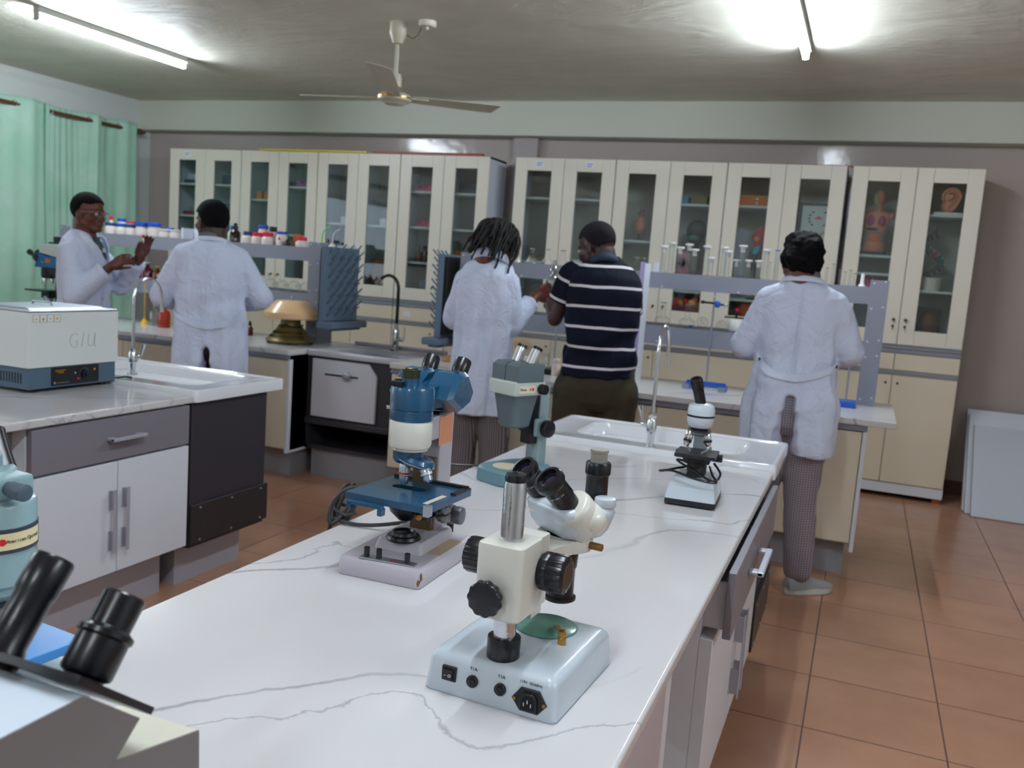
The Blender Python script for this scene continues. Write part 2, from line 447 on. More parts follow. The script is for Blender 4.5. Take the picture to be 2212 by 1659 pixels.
# ---- curtain rod and curtains on the left wall
RODM = mat('brown_curtain_rod', (96, 56, 42), 0.35)
ROX = -6.47
rod = thing('curtain_rod', 'brown curtain rod with a turned finial above the green curtains', 'curtain rod', (ROX, 0, 2.365))
MB().cyl((0, 0.8, 0), (0, 6.62, 0), 0.017, n=14).build('pole', RODM, rod)
MB().lathe([(0, 0), (0.014, 0), (0.022, 0.01), (0.016, 0.02), (0.026, 0.045), (0.028, 0.07), (0.02, 0.10), (0.008, 0.11), (0.013, 0.125), (0, 0.14)], (0, 6.62, 0), (0, 1, 0), 18).build('finial', RODM, rod)
for y in (1.0, 3.6, 6.58):
    MB().tube([(-0.13, y, -0.02), (-0.06, y, -0.02), (0, y, -0.018)], 0.008, 8).cyl((-0.13, y, -0.02), (-0.125, y, -0.02), 0.025, n=14).build('bracket', RODM, rod)
def curtain_mat():
    m, nt, b = nodemat('mint_curtain_cloth')
    tc = nt.nodes.new('ShaderNodeTexCoord')
    n = noise_tex(nt, tc.outputs['Object'], 3.0, 5, 0.6, 1.0); n2 = noise_tex(nt, tc.outputs['Object'], 9.0, 4, 0.6, 1.5)
    c = ramp(nt, n, [(0.35, rgb(186, 232, 208)), (0.65, rgb(208, 240, 224))])
    nt.links.new(c, b.inputs['Base Color']); b.inputs['Roughness'].default_value = 0.6; b.inputs['Sheen Weight'].default_value = 0.2
    b.inputs['Transmission Weight'].default_value = 0.0
    nt.links.new(bumpn(nt, n2, 0.3, 0.01), b.inputs['Normal'])
    tr = nt.nodes.new('ShaderNodeBsdfTranslucent'); nt.links.new(c, tr.inputs['Color'])
    mx = nt.nodes.new('ShaderNodeMixShader'); mx.inputs[0].default_value = 0.35
    out = nt.nodes['Material Output']
    nt.links.new(b.outputs[0], mx.inputs[1]); nt.links.new(tr.outputs[0], mx.inputs[2]); nt.links.new(mx.outputs[0], out.inputs['Surface'])
    return m
CURT = curtain_mat()
def curtain(label, y0, y1, waves, phase, bunch=None, seed=1):
    """cloth hung by eyelets: weaves in front of / behind the rod"""
    t = thing('curtain', label, 'curtain', (ROX, y0, 0), 0, 'mint green curtains')
    W = y1-y0; nu = 160; nz = 40; zt, zb = 2.425, 0.30
    rng = random.Random(seed)
    ph = [rng.uniform(0, 6.28) for _ in range(8)]
    def pt(u, v):
        z = zt+(zb-zt)*v
        y = u*W
        if bunch:
            c_, wd, k = bunch
            y = W*(u + k*math.sin(2*PI*(u-c_))*math.exp(-((u-c_)/wd)**2)*0.16)
        a = 2*PI*waves*u+phase
        amp = 0.044*(1+0.25*math.sin(ph[0]+5*u))
        pl = 0.020*math.sin(2*PI*u*30)*math.exp(-(u/0.17)**2) if bunch else 0.0
        pl += 0.006*math.sin(a*4.3+ph[5]+1.5*v)
        x = amp*math.sin(a) + pl + v*0.018*math.sin(a*2.1+ph[1]) + v*0.012*math.sin(a*3.3+ph[2]+v*2)
        y += 0.012*math.sin(a*2+ph[3])*v + 0.01*math.sin(ph[4]+v*4+u*9)
        z += 0.006*math.sin(a+1)
        return V((x, y, z))
    b = MB()
    secs = [[pt(i/nu, j/nz) for i in range(nu+1)] for j in range(nz+1)]
    b.loft(secs, cap=False, closed_ring=False)
    o = b.build('cloth', CURT, t, ang=80)
    s = o.modifiers.new('thick', 'SOLIDIFY'); s.thickness = 0.002
    # eyelets where the cloth crosses the rod
    k = 0
    while True:
        u = (k*PI-phase)/(2*PI*waves); k += 1
        if u < 0.01: continue
        if u > 0.99: break
        p = pt(u, (zt-2.365)/(zt-zb))
        q = pt(u+0.002, (zt-2.365)/(zt-zb)); d = (q-p); d.z = 0; nrm = V((-d.y, d.x, 0)).normalized()
        x, y, z = basis(nrm)
        MB().tube([p+(x*math.cos(i*PI/8)+y*math.sin(i*PI/8))*0.021 for i in range(16)], 0.004, 6, closed=True).build('eyelet', CHROME, t)
    return t
curtain('mint green curtain hanging next to the room corner, pleated along its left edge', 5.705, 6.60, 2.0, 2.3, bunch=(0.15, 0.3, 1.0), seed=3)
curtain('wide mint green curtain at the left edge of the photo', 3.7, 5.70, 3.5, 0.6, seed=7)
# ================================================================== furniture
def glass_pane_mat():
    m, nt, b = nodemat('cabinet_pane_glass')
    tr = nt.nodes.new('ShaderNodeBsdfTransparent'); tr.inputs[0].default_value = (0.86, 0.9, 0.9, 1)
    gl = nt.nodes.new('ShaderNodeBsdfGlossy'); gl.inputs['Roughness'].default_value = 0.03
    lw = nt.nodes.new('ShaderNodeLayerWeight'); lw.inputs[0].default_value = 0.5
    mx = nt.nodes.new('ShaderNodeMixShader'); nt.links.new(mth(nt, 'ADD', 0.05, mth(nt, 'MULTIPLY', mth(nt, 'POWER', lw.outputs['Facing'], 4.0), 0.7)), mx.inputs[0])
    nt.links.new(tr.outputs[0], mx.inputs[1]); nt.links.new(gl.outputs[0], mx.inputs[2])
    nt.links.new(mx.outputs[0], nt.nodes['Material Output'].inputs['Surface'])
    return m
def thin_glass_mat(name, tint=(0.985, 0.99, 0.99), edge=(0.90, 0.915, 0.91), refl=1.1):
    m, nt, b = nodemat(name)
    lw = nt.nodes.new('ShaderNodeLayerWeight'); lw.inputs[0].default_value = 0.35
    c = mixrgb(nt, lw.outputs['Facing'], (*tint, 1), (*edge, 1))
    tr = nt.nodes.new('ShaderNodeBsdfTransparent'); nt.links.new(c, tr.inputs[0])
    gl = nt.nodes.new('ShaderNodeBsdfGlossy'); gl.inputs['Roughness'].default_value = 0.04
    l2 = nt.nodes.new('ShaderNodeLayerWeight'); l2.inputs[0].default_value = 0.5
    mx = nt.nodes.new('ShaderNodeMixShader'); nt.links.new(mth(nt, 'MINIMUM', mth(nt, 'MULTIPLY', mth(nt, 'ADD', 0.05, mth(nt, 'MULTIPLY', mth(nt, 'POWER', l2.outputs['Facing'], 3.0), 0.45)), refl), 1.0), mx.inputs[0])
    nt.links.new(tr.outputs[0], mx.inputs[1]); nt.links.new(gl.outputs[0], mx.inputs[2])
    nt.links.new(mx.outputs[0], nt.nodes['Material Output'].inputs['Surface'])
    return m
PANE = glass_pane_mat(); THING = thin_glass_mat('thin_glass')
AMBER = thin_glass_mat('amber_glass', (0.45, 0.10, 0.01), (0.10, 0.02, 0.005), 2.0)
RAILM = mat('grey_metal_rail', (150, 154, 164), 0.35, 0.5)
GREYLAM = mat('grey_plinth_laminate', (150, 150, 156), 0.4, var=0.03)
SHELFW = mat('white_shelf_board', (206, 212, 208), 0.4)
INNER = mat('cabinet_inside_board', (186, 182, 166), 0.6)
WOODO = mat('orange_wood_block', (190, 98, 48), 0.5, var=0.1, vscale=20)
KEYM = mat('dark_brass_key', (96, 84, 62), 0.35, 0.8)
YC, YB = 6.513, 6.856

def tall_cabinet(x0, x1, label, shelves, paper=(), knob=False, hasfoot=True):
    """x0..x1 two glass doors; shelves = (left list, right list)"""
    t = thing('tall_cabinet', label, 'cabinet', (x0, YC, 0), 0, 'tall glazed cabinets along the back wall')
    W = x1-x0; D = YB-YC; h = W/2
    b = MB()
    b.bb(0, 0.016, 0.018, D, 0.10, 2.20).bb(W-0.016, W, 0.018, D, 0.10, 2.20).bb(h-0.008, h+0.008, 0.022, D, 0.14, 2.18)
    b.bb(0, W, 0.018, D, 2.184, 2.20).bb(0, W, 0.0, D, 0.035, 0.10).bb(0.01, W-0.01, 0.02, D, 1.02, 1.04)
    b.build('body', WHITE, t)
    MB().bb(0.014, W-0.014, D-0.008, D-0.001, 0.1, 2.19).build('back_board', INNER, t)
    for (fx) in (0.03, W-0.03):
        MB().bb(fx-0.025, fx+0.025, 0.03, 0.08, 0, 0.035).build('foot', WOODO, t)
    for i in (0, 1):
        dx0 = i*h+0.002; dx1 = (i+1)*h-0.002; cx = (dx0+dx1)/2
        s = 0.098
        d = MB()
        d.bb(dx0, dx0+s, 0, 0.018, 1.04, 2.198, 0.002, 1).bb(dx1-s, dx1, 0, 0.018, 1.04, 2.198, 0.002, 1)
        d.bb(dx0+s+.001, dx1-s-.001, 0.001, 0.018, 2.104, 2.198, 0.001, 1).bb(dx0+s+.001, dx1-s-.001, 0.001, 0.018, 1.04, 1.137, 0.001, 1)
        do = d.build('glazed_door', IVORY if i else CREAM_D, t)
        MB().bb(dx0+s-.004, dx1-s+.004, 0.008, 0.012, 1.133, 2.108).build('glass_pane', PANE, do)
        kx = dx1-0.035 if i == 0 else dx0+0.035
        if knob: MB().lathe([(0, 0), (0.005, 0), (0.005, 0.008), (0.011, 0.014), (0.011, 0.02), (0, 0.024)], (kx, 0, 1.205), (0, -1, 0), 14).build('knob', KEYM, do)
        kb = MB().cyl((kx, -0.003, 1.16), (kx, 0.0, 1.16), 0.009, n=12).bb(kx-.0015, kx+.0015, -0.022, -0.002, 1.15, 1.162)
        kb.tube([(kx, -0.022, 1.156+0.008*math.cos(a*PI/4))if 0 else (kx, -0.026+0.009*math.sin(a*PI/4), 1.150+0.009*math.cos(a*PI/4)) for a in range(8)], 0.0022, 6, closed=True)
        kb.build('key', KEYM, do)
        MB().bb(dx0, dx1, 0, 0.018, 0.106, 0.838, 0.0015, 1).build('lower_door', CREAM, t)
        k2 = dx1-0.035 if i == 0 else dx0+0.035
        MB().cyl((k2, -0.002, 0.78), (k2, 0.001, 0.78), 0.009, n=14).build('keyhole', KEYM, t)
        MB().bb(dx0, dx1, 0, 0.018, 0.87, 0.982, 0.0015, 1).build('drawer_front', CREAM, t)
        for z in shelves[i]:
            MB().bb(i*h+0.016, (i+1)*h-0.014, 0.04, D-0.01, z-0.008, z+0.008).build('shelf', SHELFW, t)
        if i in paper:
            p = MB().bb(cx-0.033, cx+0.033, -0.0012, 0.0, 2.13, 2.178).build('paper_label', mat('paper_note', (232, 232, 236), 0.7), do)
            pen = mat('blue_ink', (120, 120, 190), 0.7)
            for q in range(2): MB().bb(cx-0.022, cx+0.022-0.008*q, -0.0018, -0.0012, 2.158-q*0.016, 2.164-q*0.016).build('ink_line', pen, p)
    for z0, z1 in ((0.839, 0.868), (0.984, 1.010)):
        MB().bb(0.002, W-0.002, 0.004, 0.02, z0, z1).bb(0.002, W-0.002, -0.008, 0.006, z0, z0+0.01, 0.002, 1).build('rail', RAILM, t)
    MB().bb(0.002, W-0.002, 0.012, 0.02, 1.010, 1.038).bb(0.002, W-0.002, -0.004, 0.012, 1.012, 1.03, 0.003, 1).build('rail', RAILM, t)
    return t
CREAM_D = IVORY
H = 0.39
xs = [-5.952+0.782*i for i in range(5)]
LB = ['leftmost tall cream glazed cabinet, nearest the green curtain, one paper note on it',
      'tall cream glazed cabinet with orange and purple boxes, under the yellow edging strips',
      'tall cream glazed cabinet behind the drying rack, white tubs on its shelves',
      'tall cream glazed cabinet just left of the pilaster, white side showing, pink pieces inside']
SH = [((1.897, 1.617, 1.36), (1.897, 1.617, 1.36)), ((1.786, 1.36), (1.905, 1.50)), ((1.62,), (1.62,)), ((1.91, 1.627, 1.345), (1.907, 1.625, 1.41))]
CABS = []
for i in range(4):
    CABS.append(tall_cabinet(xs[i], xs[i+1]-0.004, LB[i], SH[i], paper=(0,) if i == 0 else ()))
MB().bb(0.10, 0.165, -0.0012, 0, 0.905, 0.95).build('paper_label', MATS['paper_note'], CABS[3])
RB = [(-2.614, -1.822, 'tall cream glazed cabinet just right of the wall pilaster, two paper notes on its doors', ((1.902, 1.419), (1.904, 1.45)), (0, 1)),
      (-1.818, -1.015, 'tall cream glazed cabinet with a blue box and a dark anatomy model inside', ((1.62, 1.30), (1.90, 1.28)), ()),
      (-1.011, -0.222, 'tall cream glazed cabinet with an orange box and a framed chart inside', ((1.905, 1.25), (1.443,)), ()),
      (-0.185, 0.610, 'rightmost tall cream glazed cabinet, holding the torso and ear models', ((1.615, 1.495), (1.899, 1.402)), ())]
for a, b_, l, s, p in RB:
    CABS.append(tall_cabinet(a, b_, l, s, paper=p, knob=(a > -0.2)))

# strips lying on the cabinets
STRIPY = mat('yellow_strip', (226, 200, 20), 0.4); STRIPR = mat('red_brown_strip', (150, 66, 58), 0.45)
tag(MB().bb(-4.98, -3.92, 6.50, 6.53, 2.201, 2.214).bb(-5.0, -4.2, 6.54, 6.57, 2.201, 2.216).build('wooden_strip', STRIPY), 'bright yellow strip lying on top of the tall cabinets', 'wooden strip')
s_ = MB().bb(-3.88, -2.90, 6.53, 6.56, 2.201, 2.222).build('wooden_strip', STRIPR)
tag(s_, 'red brown wooden strip lying on the cabinet next to the pilaster', 'wooden strip')
tag(MB().box((-0.5, 6.6, 2.206), (0.62, 0.03, 0.01)).build('wooden_strip', mat('orange_brown_strip', (176, 118, 62), 0.5)), 'thin orange brown strip lying on the cabinet with the framed chart', 'wooden strip')

# boards leaning on the wall at far right
for k, (y, x0, hgt) in enumerate(((6.30, 0.765, 0.68), (6.37, 0.735, 0.735), (6.44, 0.725, 0.75))):
    t = thing('leaning_board', ['front white board leaning on the back wall at far right', 'middle white board leaning behind the front one at far right', 'rearmost white board leaning on the back wall at far right, its edge just showing'][k], 'board', (x0, y, 0), 0, 'white boards leaning on the back wall')
    M_ = RX(-math.radians(38-k*2.2))
    MB().box((0.6, 0, hgt/2), (1.2, 0.018, hgt), 0.002).xf(M_).build('panel', WHITE if k else mat('white_board', (206, 210, 222), 0.4), t)
    MB().box((0.0, 0, hgt/2), (0.003, 0.02, hgt)).xf(M_).build('edge_strip', mat('raw_board_edge', (150, 140, 128), 0.6), t)

# ------------------------------------------------------------------ benches
def drawer_handle(mb, p0, p1, out, r=0.006, standoff=0.028):
    p0, p1, out = V(p0), V(p1), V(out)
    mb.tube([p0, p0+out*standoff], r*0.9, 8).tube([p1, p1+out*standoff], r*0.9, 8)
    d = (p1-p0).normalized()
    mb.tube([p0+out*standoff-d*0.006, p1+out*standoff+d*0.006], r, 10)

# left back bench
def back_bench(x0, x1, label, splits, endpanel=None):
    t = thing('lab_bench', label, 'bench', (x0, 4.45, 0))
    W = x1-x0; yb = 0.74
    bx1 = W-0.002 if endpanel is None else endpanel-x0
    MB().bb(0, bx1, 0.03, yb, 0.17, 0.748).build('cabinet_body', CREAM, t)
    MB().bb(0.02, bx1-0.04, 0.10, yb-0.08, 0, 0.17).build('plinth', GREYLAM, t)
    MB().bb(0, bx1, -0.002, 0.03, 0.722, 0.747).bb(0, bx1, -0.012, 0.0, 0.722, 0.732, 0.002, 1).build('rail', RAILM, t)
    xs_ = [0]+[s-x0 for s in splits]+[bx1-0.02]
    for a, b_ in zip(xs_[:-1], xs_[1:]):
        MB().bb(a+0.002, b_-0.002, 0.004, 0.03, 0.18, 0.716, 0.002, 1).build('door', CREAM, t)
    MB().bb(bx1-0.018, bx1, 0.0, yb+0.005, 0.155 if endpanel is None else 0.14, 0.75).build('end_panel', WHITE, t)
    return t
left_bench = back_bench(-6.2, -3.13, 'cream fronted lab bench on the left, its white end panel beside the sink unit', [-5.72, -5.28, -4.85, -4.42, -4.007, -3.57])
right_bench = back_bench(-2.45, 0.185, 'cream fronted lab bench on the right, behind the striped shirt and reaching the last cabinet', [-1.92, -1.42, -0.926, -0.45], endpanel=0.07)
def worktop(x0, x1, y0, y1, label, m=MARBLE2, z0=0.75, z1=0.78):
    o = MB().bb(x0, x1, y0, y1, z0, z1, 0.004).build('worktop', m)
    return tag(o, label, 'worktop')
worktop(-6.2, -3.13, 4.425, 5.20, 'pale stone worktop on the left back bench, under the reagent shelf')
worktop(-2.45, 0.19, 4.425, 5.20, 'pale stone worktop on the right back bench, its end overhanging by the last cabinet')
# sink unit between the benches
su = thing('sink_unit', 'dark sink unit with a white chamfered door between the two back benches', 'sink unit', (-3.125, 4.63, 0))
SW = 0.67
b = MB().bb(0, 0.02, 0, .55, 0.17, 0.745).bb(SW-0.02, SW, 0, .55, 0.17, 0.745).bb(0.02, SW-0.02, 0.005, .55, 0.36, 0.745).bb(0, SW, 0.0, .55, 0.17, 0.19).bb(0.02, SW-0.02, .5, .55, 0.19, 0.36)
b.bb(0.0, SW, -0.02, 0.02, 0.325, 0.36, 0.003, 1).build('carcass', DARKGR, su)
MB().bb(0.03, SW-0.01, 0.03, 0.5, 0, 0.17).build('plinth', GREYLAM, su)
dd = MB().prism([(0.04, 0.375), (0.485, 0.375), (0.485, 0.66), (0.43, 0.728), (0.04, 0.728)], -0.016, 0.004, bev=0.002, seg=1).build('door', mat('white_door_panel', (206, 206, 216), 0.4), su)
MB().box((0.248, -0.018, 0.640), (0.23, 0.004, 0.010)).build('black_strip', BLACKP, dd)
MB().cyl((0.29, -0.016, 0.640), (0.29, -0.036, 0.640), 0.026, n=32, bev=0.003).build('round_knob', STEEL, dd)
SINKG = mat('grey_sink_ceramic', (176, 174, 182), 0.2)
def sink_top(parent, x0, x1, y0, y1, z0, z1, basin, depth, m, name='sink_top', rim=0.012, ribs=0):
    """slab with a rounded basin opening"""
    bx0, bx1, by0, by1 = basin
    def rr(xa, xb, ya, yb, r, n=8):
        pts = []
        for cx, cy, a0 in ((xb-r, yb-r, 0), (xa+r, yb-r, PI/2), (xa+r, ya+r, PI), (xb-r, ya+r, 1.5*PI)):
            for k in range(n): a = a0+PI/2*k/(n-1); pts.append((cx+r*math.cos(a), cy+r*math.sin(a)))
        return pts
    o_ = [rr(x0, x1, y0, y1, 0.02), rr(x0, x1, y0, y1, 0.02), rr(x0+.004, x1-.004, y0+.004, y1-.004, 0.02), rr(x0+rim*1.5, x1-rim*1.5, y0+rim*1.5, y1-rim*1.5, 0.02),
          rr(x0+rim*2, x1-rim*2, y0+rim*2, y1-rim*2, 0.03), rr(bx0, bx1, by0, by1, 0.06), rr(bx0+.012, bx1-.012, by0+.012, by1-.012, 0.06), rr(bx0+.03, bx1-.03, by0+.03, by1-.03, 0.05)]
    zs = [z0, z1-.005, z1, z1, z1-rim*.5, z1-rim*.5, z1-.03, z1-depth]
    secs = [[(p[0], p[1], z) for p in r] for r, z in zip(o_, zs)]
    o = MB().loft(secs).build(name, m, parent, ang=50)
    MB().cyl(((bx0+bx1)/2, (by0+by1)/2, z1-depth+.001), ((bx0+bx1)/2, (by0+by1)/2, z1-depth+.004), 0.03, n=20).build('drain', CHROME, o)
    return o
sk = sink_top(su, -0.008, SW+0.002, -0.02, 0.56, 0.745, 0.782, (0.14, 0.60, 0.06, 0.36), 0.2, SINKG)
MB().bb(-0.008, SW, 0.535, 0.56, 0.78, 0.80, 0.004).build('back_lip', SINKG, su)
MB().cyl((0.33, 0.44, 0.775), (0.33, 0.44, 0.782), 0.014, n=14).build('plug', BLACKP, su)
# black flexible tap
tp = thing('kitchen_tap', 'chrome tap with a black flexible spout at the grey sink between the back benches', 'tap', (-2.80, 5.12, 0.778))
MB().cyl((0, 0, 0), (0, 0, 0.008), 0.03, n=20).cyl((0, 0, 0.005), (0, 0, 0.135), 0.021, n=20, bev=0.003).cyl((0, 0, 0.13), (0, 0, 0.17), 0.012, n=16).build('body', CHROME, tp)
arc = [(0, 0, 0.15+0.24*k/5) for k in range(6)]+[(-0.075+0.075*math.cos(a), 0, 0.39+0.085*math.sin(a)) for a in [PI*k/12 for k in range(1, 10)]]
MB().tube(arc, 0.0105, 12).build('spout', BLACKP, tp)
e = V(arc[-1]); dr = (V(arc[-1])-V(arc[-2])).normalized()
MB().cyl(e, e+dr*0.05, 0.0115, 0.015, n=14).build('spray_head', CHROME, tp)
MB().cyl((0.018, 0, 0.07), (0.06, 0, 0.07), 0.013, n=14, bev=.002).tube([(0.055, 0, 0.07), (0.06, 0, 0.10), (0.062, 0, 0.15)], [0.006, 0.005, 0.006], 8).build('lever', CHROME, tp)

# ---- reagent racks
RACKM = mat('grey_rack_enamel', (140, 143, 158), 0.35)
def reagent_rack(label, x0, x1, mids=()):
    t = thing('reagent_shelf', label, 'shelf rack', (x0, 4.98, 0.78), 0)
    W = x1-x0; D = 0.17
    for nm, (y0, y1) in (('front_rail', (0, 0.012)), ('back_rail', (D-0.012, D))):
        for z0, z1 in ((0.525, 0.613), (0.215, 0.315)):
            MB().bb(0.09, W-0.09, y0, y1, z0, z1).build(nm, RACKM, t)
    for z in (0.605, 0.307): MB().bb(0.01, W-0.01, 0.012, D-0.012, z-0.008, z+0.004).build('shelf_board', RACKM, t)
    for xx in (0, W-0.09):
        p = MB().bb(xx, xx+0.09, -0.002, 0.014, 0.0, 0.65).bb(xx, xx+0.09, D-0.014, D+0.002, 0, 0.65).bb(xx+(0 if xx == 0 else 0.078), xx+(0.012 if xx == 0 else 0.09), 0.014, D-0.014, 0, 0.65)
        po = p.build('end_post', RACKM, t)
        sb = MB()
        for z in (0.03, 0.25, 0.33, 0.5, 0.63):
            for dx in (0.018, 0.072): sb.cyl((xx+dx, -0.002, z+dx*.2), (xx+dx, -0.005, z+dx*.2), 0.005, n=10)
        sb.build('screws', mat('pale_screw_cap', (214, 216, 240), 0.4), po)
    sb = MB(); k = 0
    x = 0.4
    while x < W-0.2:
        for z in (0.535, 0.23): sb.cyl((x, 0, z), (x, -0.003, z), 0.005, n=10)
        x += 0.42
    sb.build('screws', MATS['pale_screw_cap'], t)
    return t
rack_l = reagent_rack('grey two tier reagent shelf on the left bench, crowded with lidded white bottles', -5.55, -3.305)
rack_r = reagent_rack('grey two tier reagent shelf on the right bench, crowded with glass flasks and cylinders', -2.31, 0.095)
LILAC = mat('lilac_panel_edge', (184, 176, 222), 0.4)
t = thing('divider_panel', 'tall narrow white divider panel with a lilac edge on the right bench', 'divider', (-1.155, 4.82, 0.78))
MB().bb(-0.004, 0.014, 0.006, 0.155, 0, 0.655).build('board', WHITE, t)
MB().bb(-0.007, 0.017, 0, 0.006, 0, 0.66).build('edge_strip', LILAC, t)
# ================================================================== island benches
SLAB = MARBLE
def island(name_label, x0, x1, y0, ys, pull, y_cab, hy, kneepanel):
    """faces +X; ys = start of the sink cabinet; y_cab = start of the drawer cabinet"""
    t = thing('island_bench', name_label, 'bench', (x1, ys, 0))
    # local: X = x - x1 (negative inside), Y = y - ys
    W = x1-x0
    c0 = y_cab-ys
    b = MB().bb(-W+0.02, -0.03, c0, -0.015, 0.18, 0.752)
    b.build('cabinet_body', WHITE, t)
    MB().bb(-W+0.06, -0.09, c0+0.04, -0.06, 0, 0.18).build('plinth', ALU, t)
    # sink cabinet
    s = 0.36 if ys < 2.8 else 0.43
    s = 0.47
    MB().bb(-0.026, -0.008, 0.005, s, 0.17, 0.752, 0.002, 1).bb(-W+0.03, -W+0.048, 0.005, s, 0.17, 0.752).bb(-W+0.048, -0.026, s-0.018, s, 0.17, 0.752).bb(-W+0.048, -0.026, 0.005, 0.02, 0.17, 0.752).bb(-W+0.048, -0.026, 0.02, s-0.018, 0.17, 0.19).build('sink_cabinet', DARKGR, t)
    kb = MB().bb(-0.01, 0.006, 0.0, s+0.01, 0.185, 0.345, 0.002, 1).build('kick_board', mat('black_brown_board', (44, 42, 44), 0.4), t)
    sc = MB()
    for yy in (0.05, 0.24, 0.43):
        for z in (0.33, 0.20): sc.cyl((0.006, yy, z), (0.009, yy, z), 0.004, n=8)
    sc.build('screws', ALU, kb)
    MB().bb(-W+0.08, -0.09, 0.02, s-0.05, 0, 0.17).build('plinth', ALU, t)
    # drawer
    dm = MIDGREY
    d = MB().bb(pull-0.018, pull, c0, -0.018, 0.596, 0.745, 0.0015, 1).build('drawer_front', dm, t)
    if pull > 0.02:
        MB().bb(-0.2, pull-0.018, c0+0.03, c0+0.042, 0.61, 0.71).bb(-0.2, pull-0.018, -0.06, -0.048, 0.61, 0.71).bb(-0.2, pull-0.018, c0+0.03, -0.048, 0.605, 0.61).build('drawer_box', WHITE, t)
    h = MB(); ha, hb = hy[0]-ys, hy[1]-ys
    h.bb(pull, pull+0.034, ha, ha+0.03, 0.668, 0.678, 0.002, 1).bb(pull, pull+0.034, hb-0.03, hb, 0.668, 0.678, 0.002, 1).bb(pull+0.02, pull+0.036, ha, hb, 0.667, 0.679, 0.002, 1)
    h.build('handle', ALU, d)
    ym = (c0-0.018)/2
    for a, e, hh in ((c0, ym-0.002, ym-0.03), (ym+0.002, -0.018, ym+0.03)):
        dr_ = MB().bb(-0.03, 0.0, a, e, 0.19, 0.588, 0.0015, 1).build('door', WHITE, t)
        hm = MB()
        for z0, z1 in ((0.275, 0.345), (0.42, 0.49)): hm.bb(0.0, 0.025, hh-0.002, hh+0.002, z0, z1, 0.001, 1).bb(0.0, 0.002, hh-0.012, hh+0.002, z0, z1)
        hm.bb(0.022, 0.026, hh-0.012, hh+0.002, 0.268, 0.497, 0.001, 1)
        hm.build('handle', ALU, dr_)
    # kneehole with apron, near side
    MB().bb(-0.10, -0.085, y0-ys+0.06, c0, 0.62, 0.752).build('apron', MIDGREY, t)
    if kneepanel:
        MB().bb(-0.045, -0.03, y0-ys+0.06, c0-0.36, 0.02, 0.752).build('side_panel', mat('lilac_white_panel', (190, 184, 192), 0.35), t)
        MB().bb(-0.05, -0.032, c0-0.357, c0-0.30, 0.02, 0.752).build('side_panel', WHITE, t)
        sl = MB().bb(-0.12, -0.105, c0-0.3, c0, 0.60, 0.752)
        sl.build('slide_board', WHITE, t)
    MB().bb(-W+0.02, -0.02, y0-ys+0.04, y0-ys+0.058, 0, 0.752).build('end_panel', WHITE, t)
    return t
isl_l = island('grey and white island bench on the left, carrying the white water bath', -3.35, -2.356, 0.4, 2.732, 0.0, 2.014, (2.31, 2.465), False)
isl_n = island('island bench in the foreground, its drawer slightly open towards the aisle', -1.0, -0.225, -0.3, 2.872, 0.035, 1.90, (2.15, 2.37), True)
o = MB().bb(-3.35, -2.352, 0.4, 2.732, 0.752, 0.78, 0.006, 3).build('worktop', SLAB)
tag(o, 'glossy marbled worktop of the left island, under the water bath', 'worktop')
o = MB().bb(-1.0, -0.21, -0.3, 2.872, 0.755, 0.78, 0.006, 3).build('worktop', SLAB)
tag(o, 'glossy white marbled worktop of the foreground island, under the microscopes', 'worktop')
SINKW = mat('white_sink_ceramic', (228, 230, 236), 0.12, coat=0.5)
for (xa, xb, ya, yb, lb) in ((-3.35, -2.345, 2.735, 3.30, 'white ceramic sink top on the left island, beside the water bath'), (-1.035, -0.205, 2.876, 3.36, 'white ceramic sink top at the far end of the foreground island')):
    t = thing('ceramic_sink', lb, 'sink', (xa, ya, 0))
    W = xb-xa; D = yb-ya
    sink_top(t, 0, W, 0, D, 0.753, 0.80, (0.12, W-0.12, 0.12, D-0.05), 0.17, SINKW, 'basin', rim=0.01)
def goose_tap(label, x, y, lev=1):
    t = thing('gooseneck_tap', label, 'tap', (x, y, 0.793), 0, 'gooseneck taps at the white sinks')
    MB().cyl((0, 0, 0), (0, 0, 0.006), 0.022, n=20).lathe([(0.013, 0.0), (0.013, 0.05), (0.017, 0.055), (0.017, 0.09), (0.012, 0.1), (0.0135, 0.108), (0.0135, 0.116), (0.008, 0.12)], n=20).build('body', CHROME, t)
    arc = [(0, 0, 0.11+0.205*k/5) for k in range(6)]+[(0, 0.08-0.08*math.cos(a), 0.315+0.09*math.sin(a)) for a in [PI*k/14 for k in range(1, 15)]]+[(0, 0.161, 0.29), (0, 0.162, 0.27)]
    sp_ = MB().tube(arc, 0.0065, 14).build('spout', CHROME, t)
    MB().cyl((0, 0, 0.312), (0, 0, 0.322), 0.009, n=16).build('collar', CHROME, sp_)
    MB().cyl((0, 0.162, 0.285), (0, 0.162, 0.262), 0.008, n=14).build('nozzle', CHROME, sp_)
    MB().cyl((0.012*lev, 0, 0.075), (0.036*lev, 0.01, 0.078), 0.010, n=14, bev=.002).tube([(0.03*lev, 0.01, 0.08), (0.038*lev, 0.012, 0.10), (0.046*lev, 0.014, 0.135)], [0.005, 0.0045, 0.008], 10).build('lever', CHROME, t)
    return t
goose_tap('chrome gooseneck tap standing at the sink of the left island', -2.836, 2.915)
goose_tap('chrome gooseneck tap standing at the sink of the foreground island', -0.619, 2.925, -1)

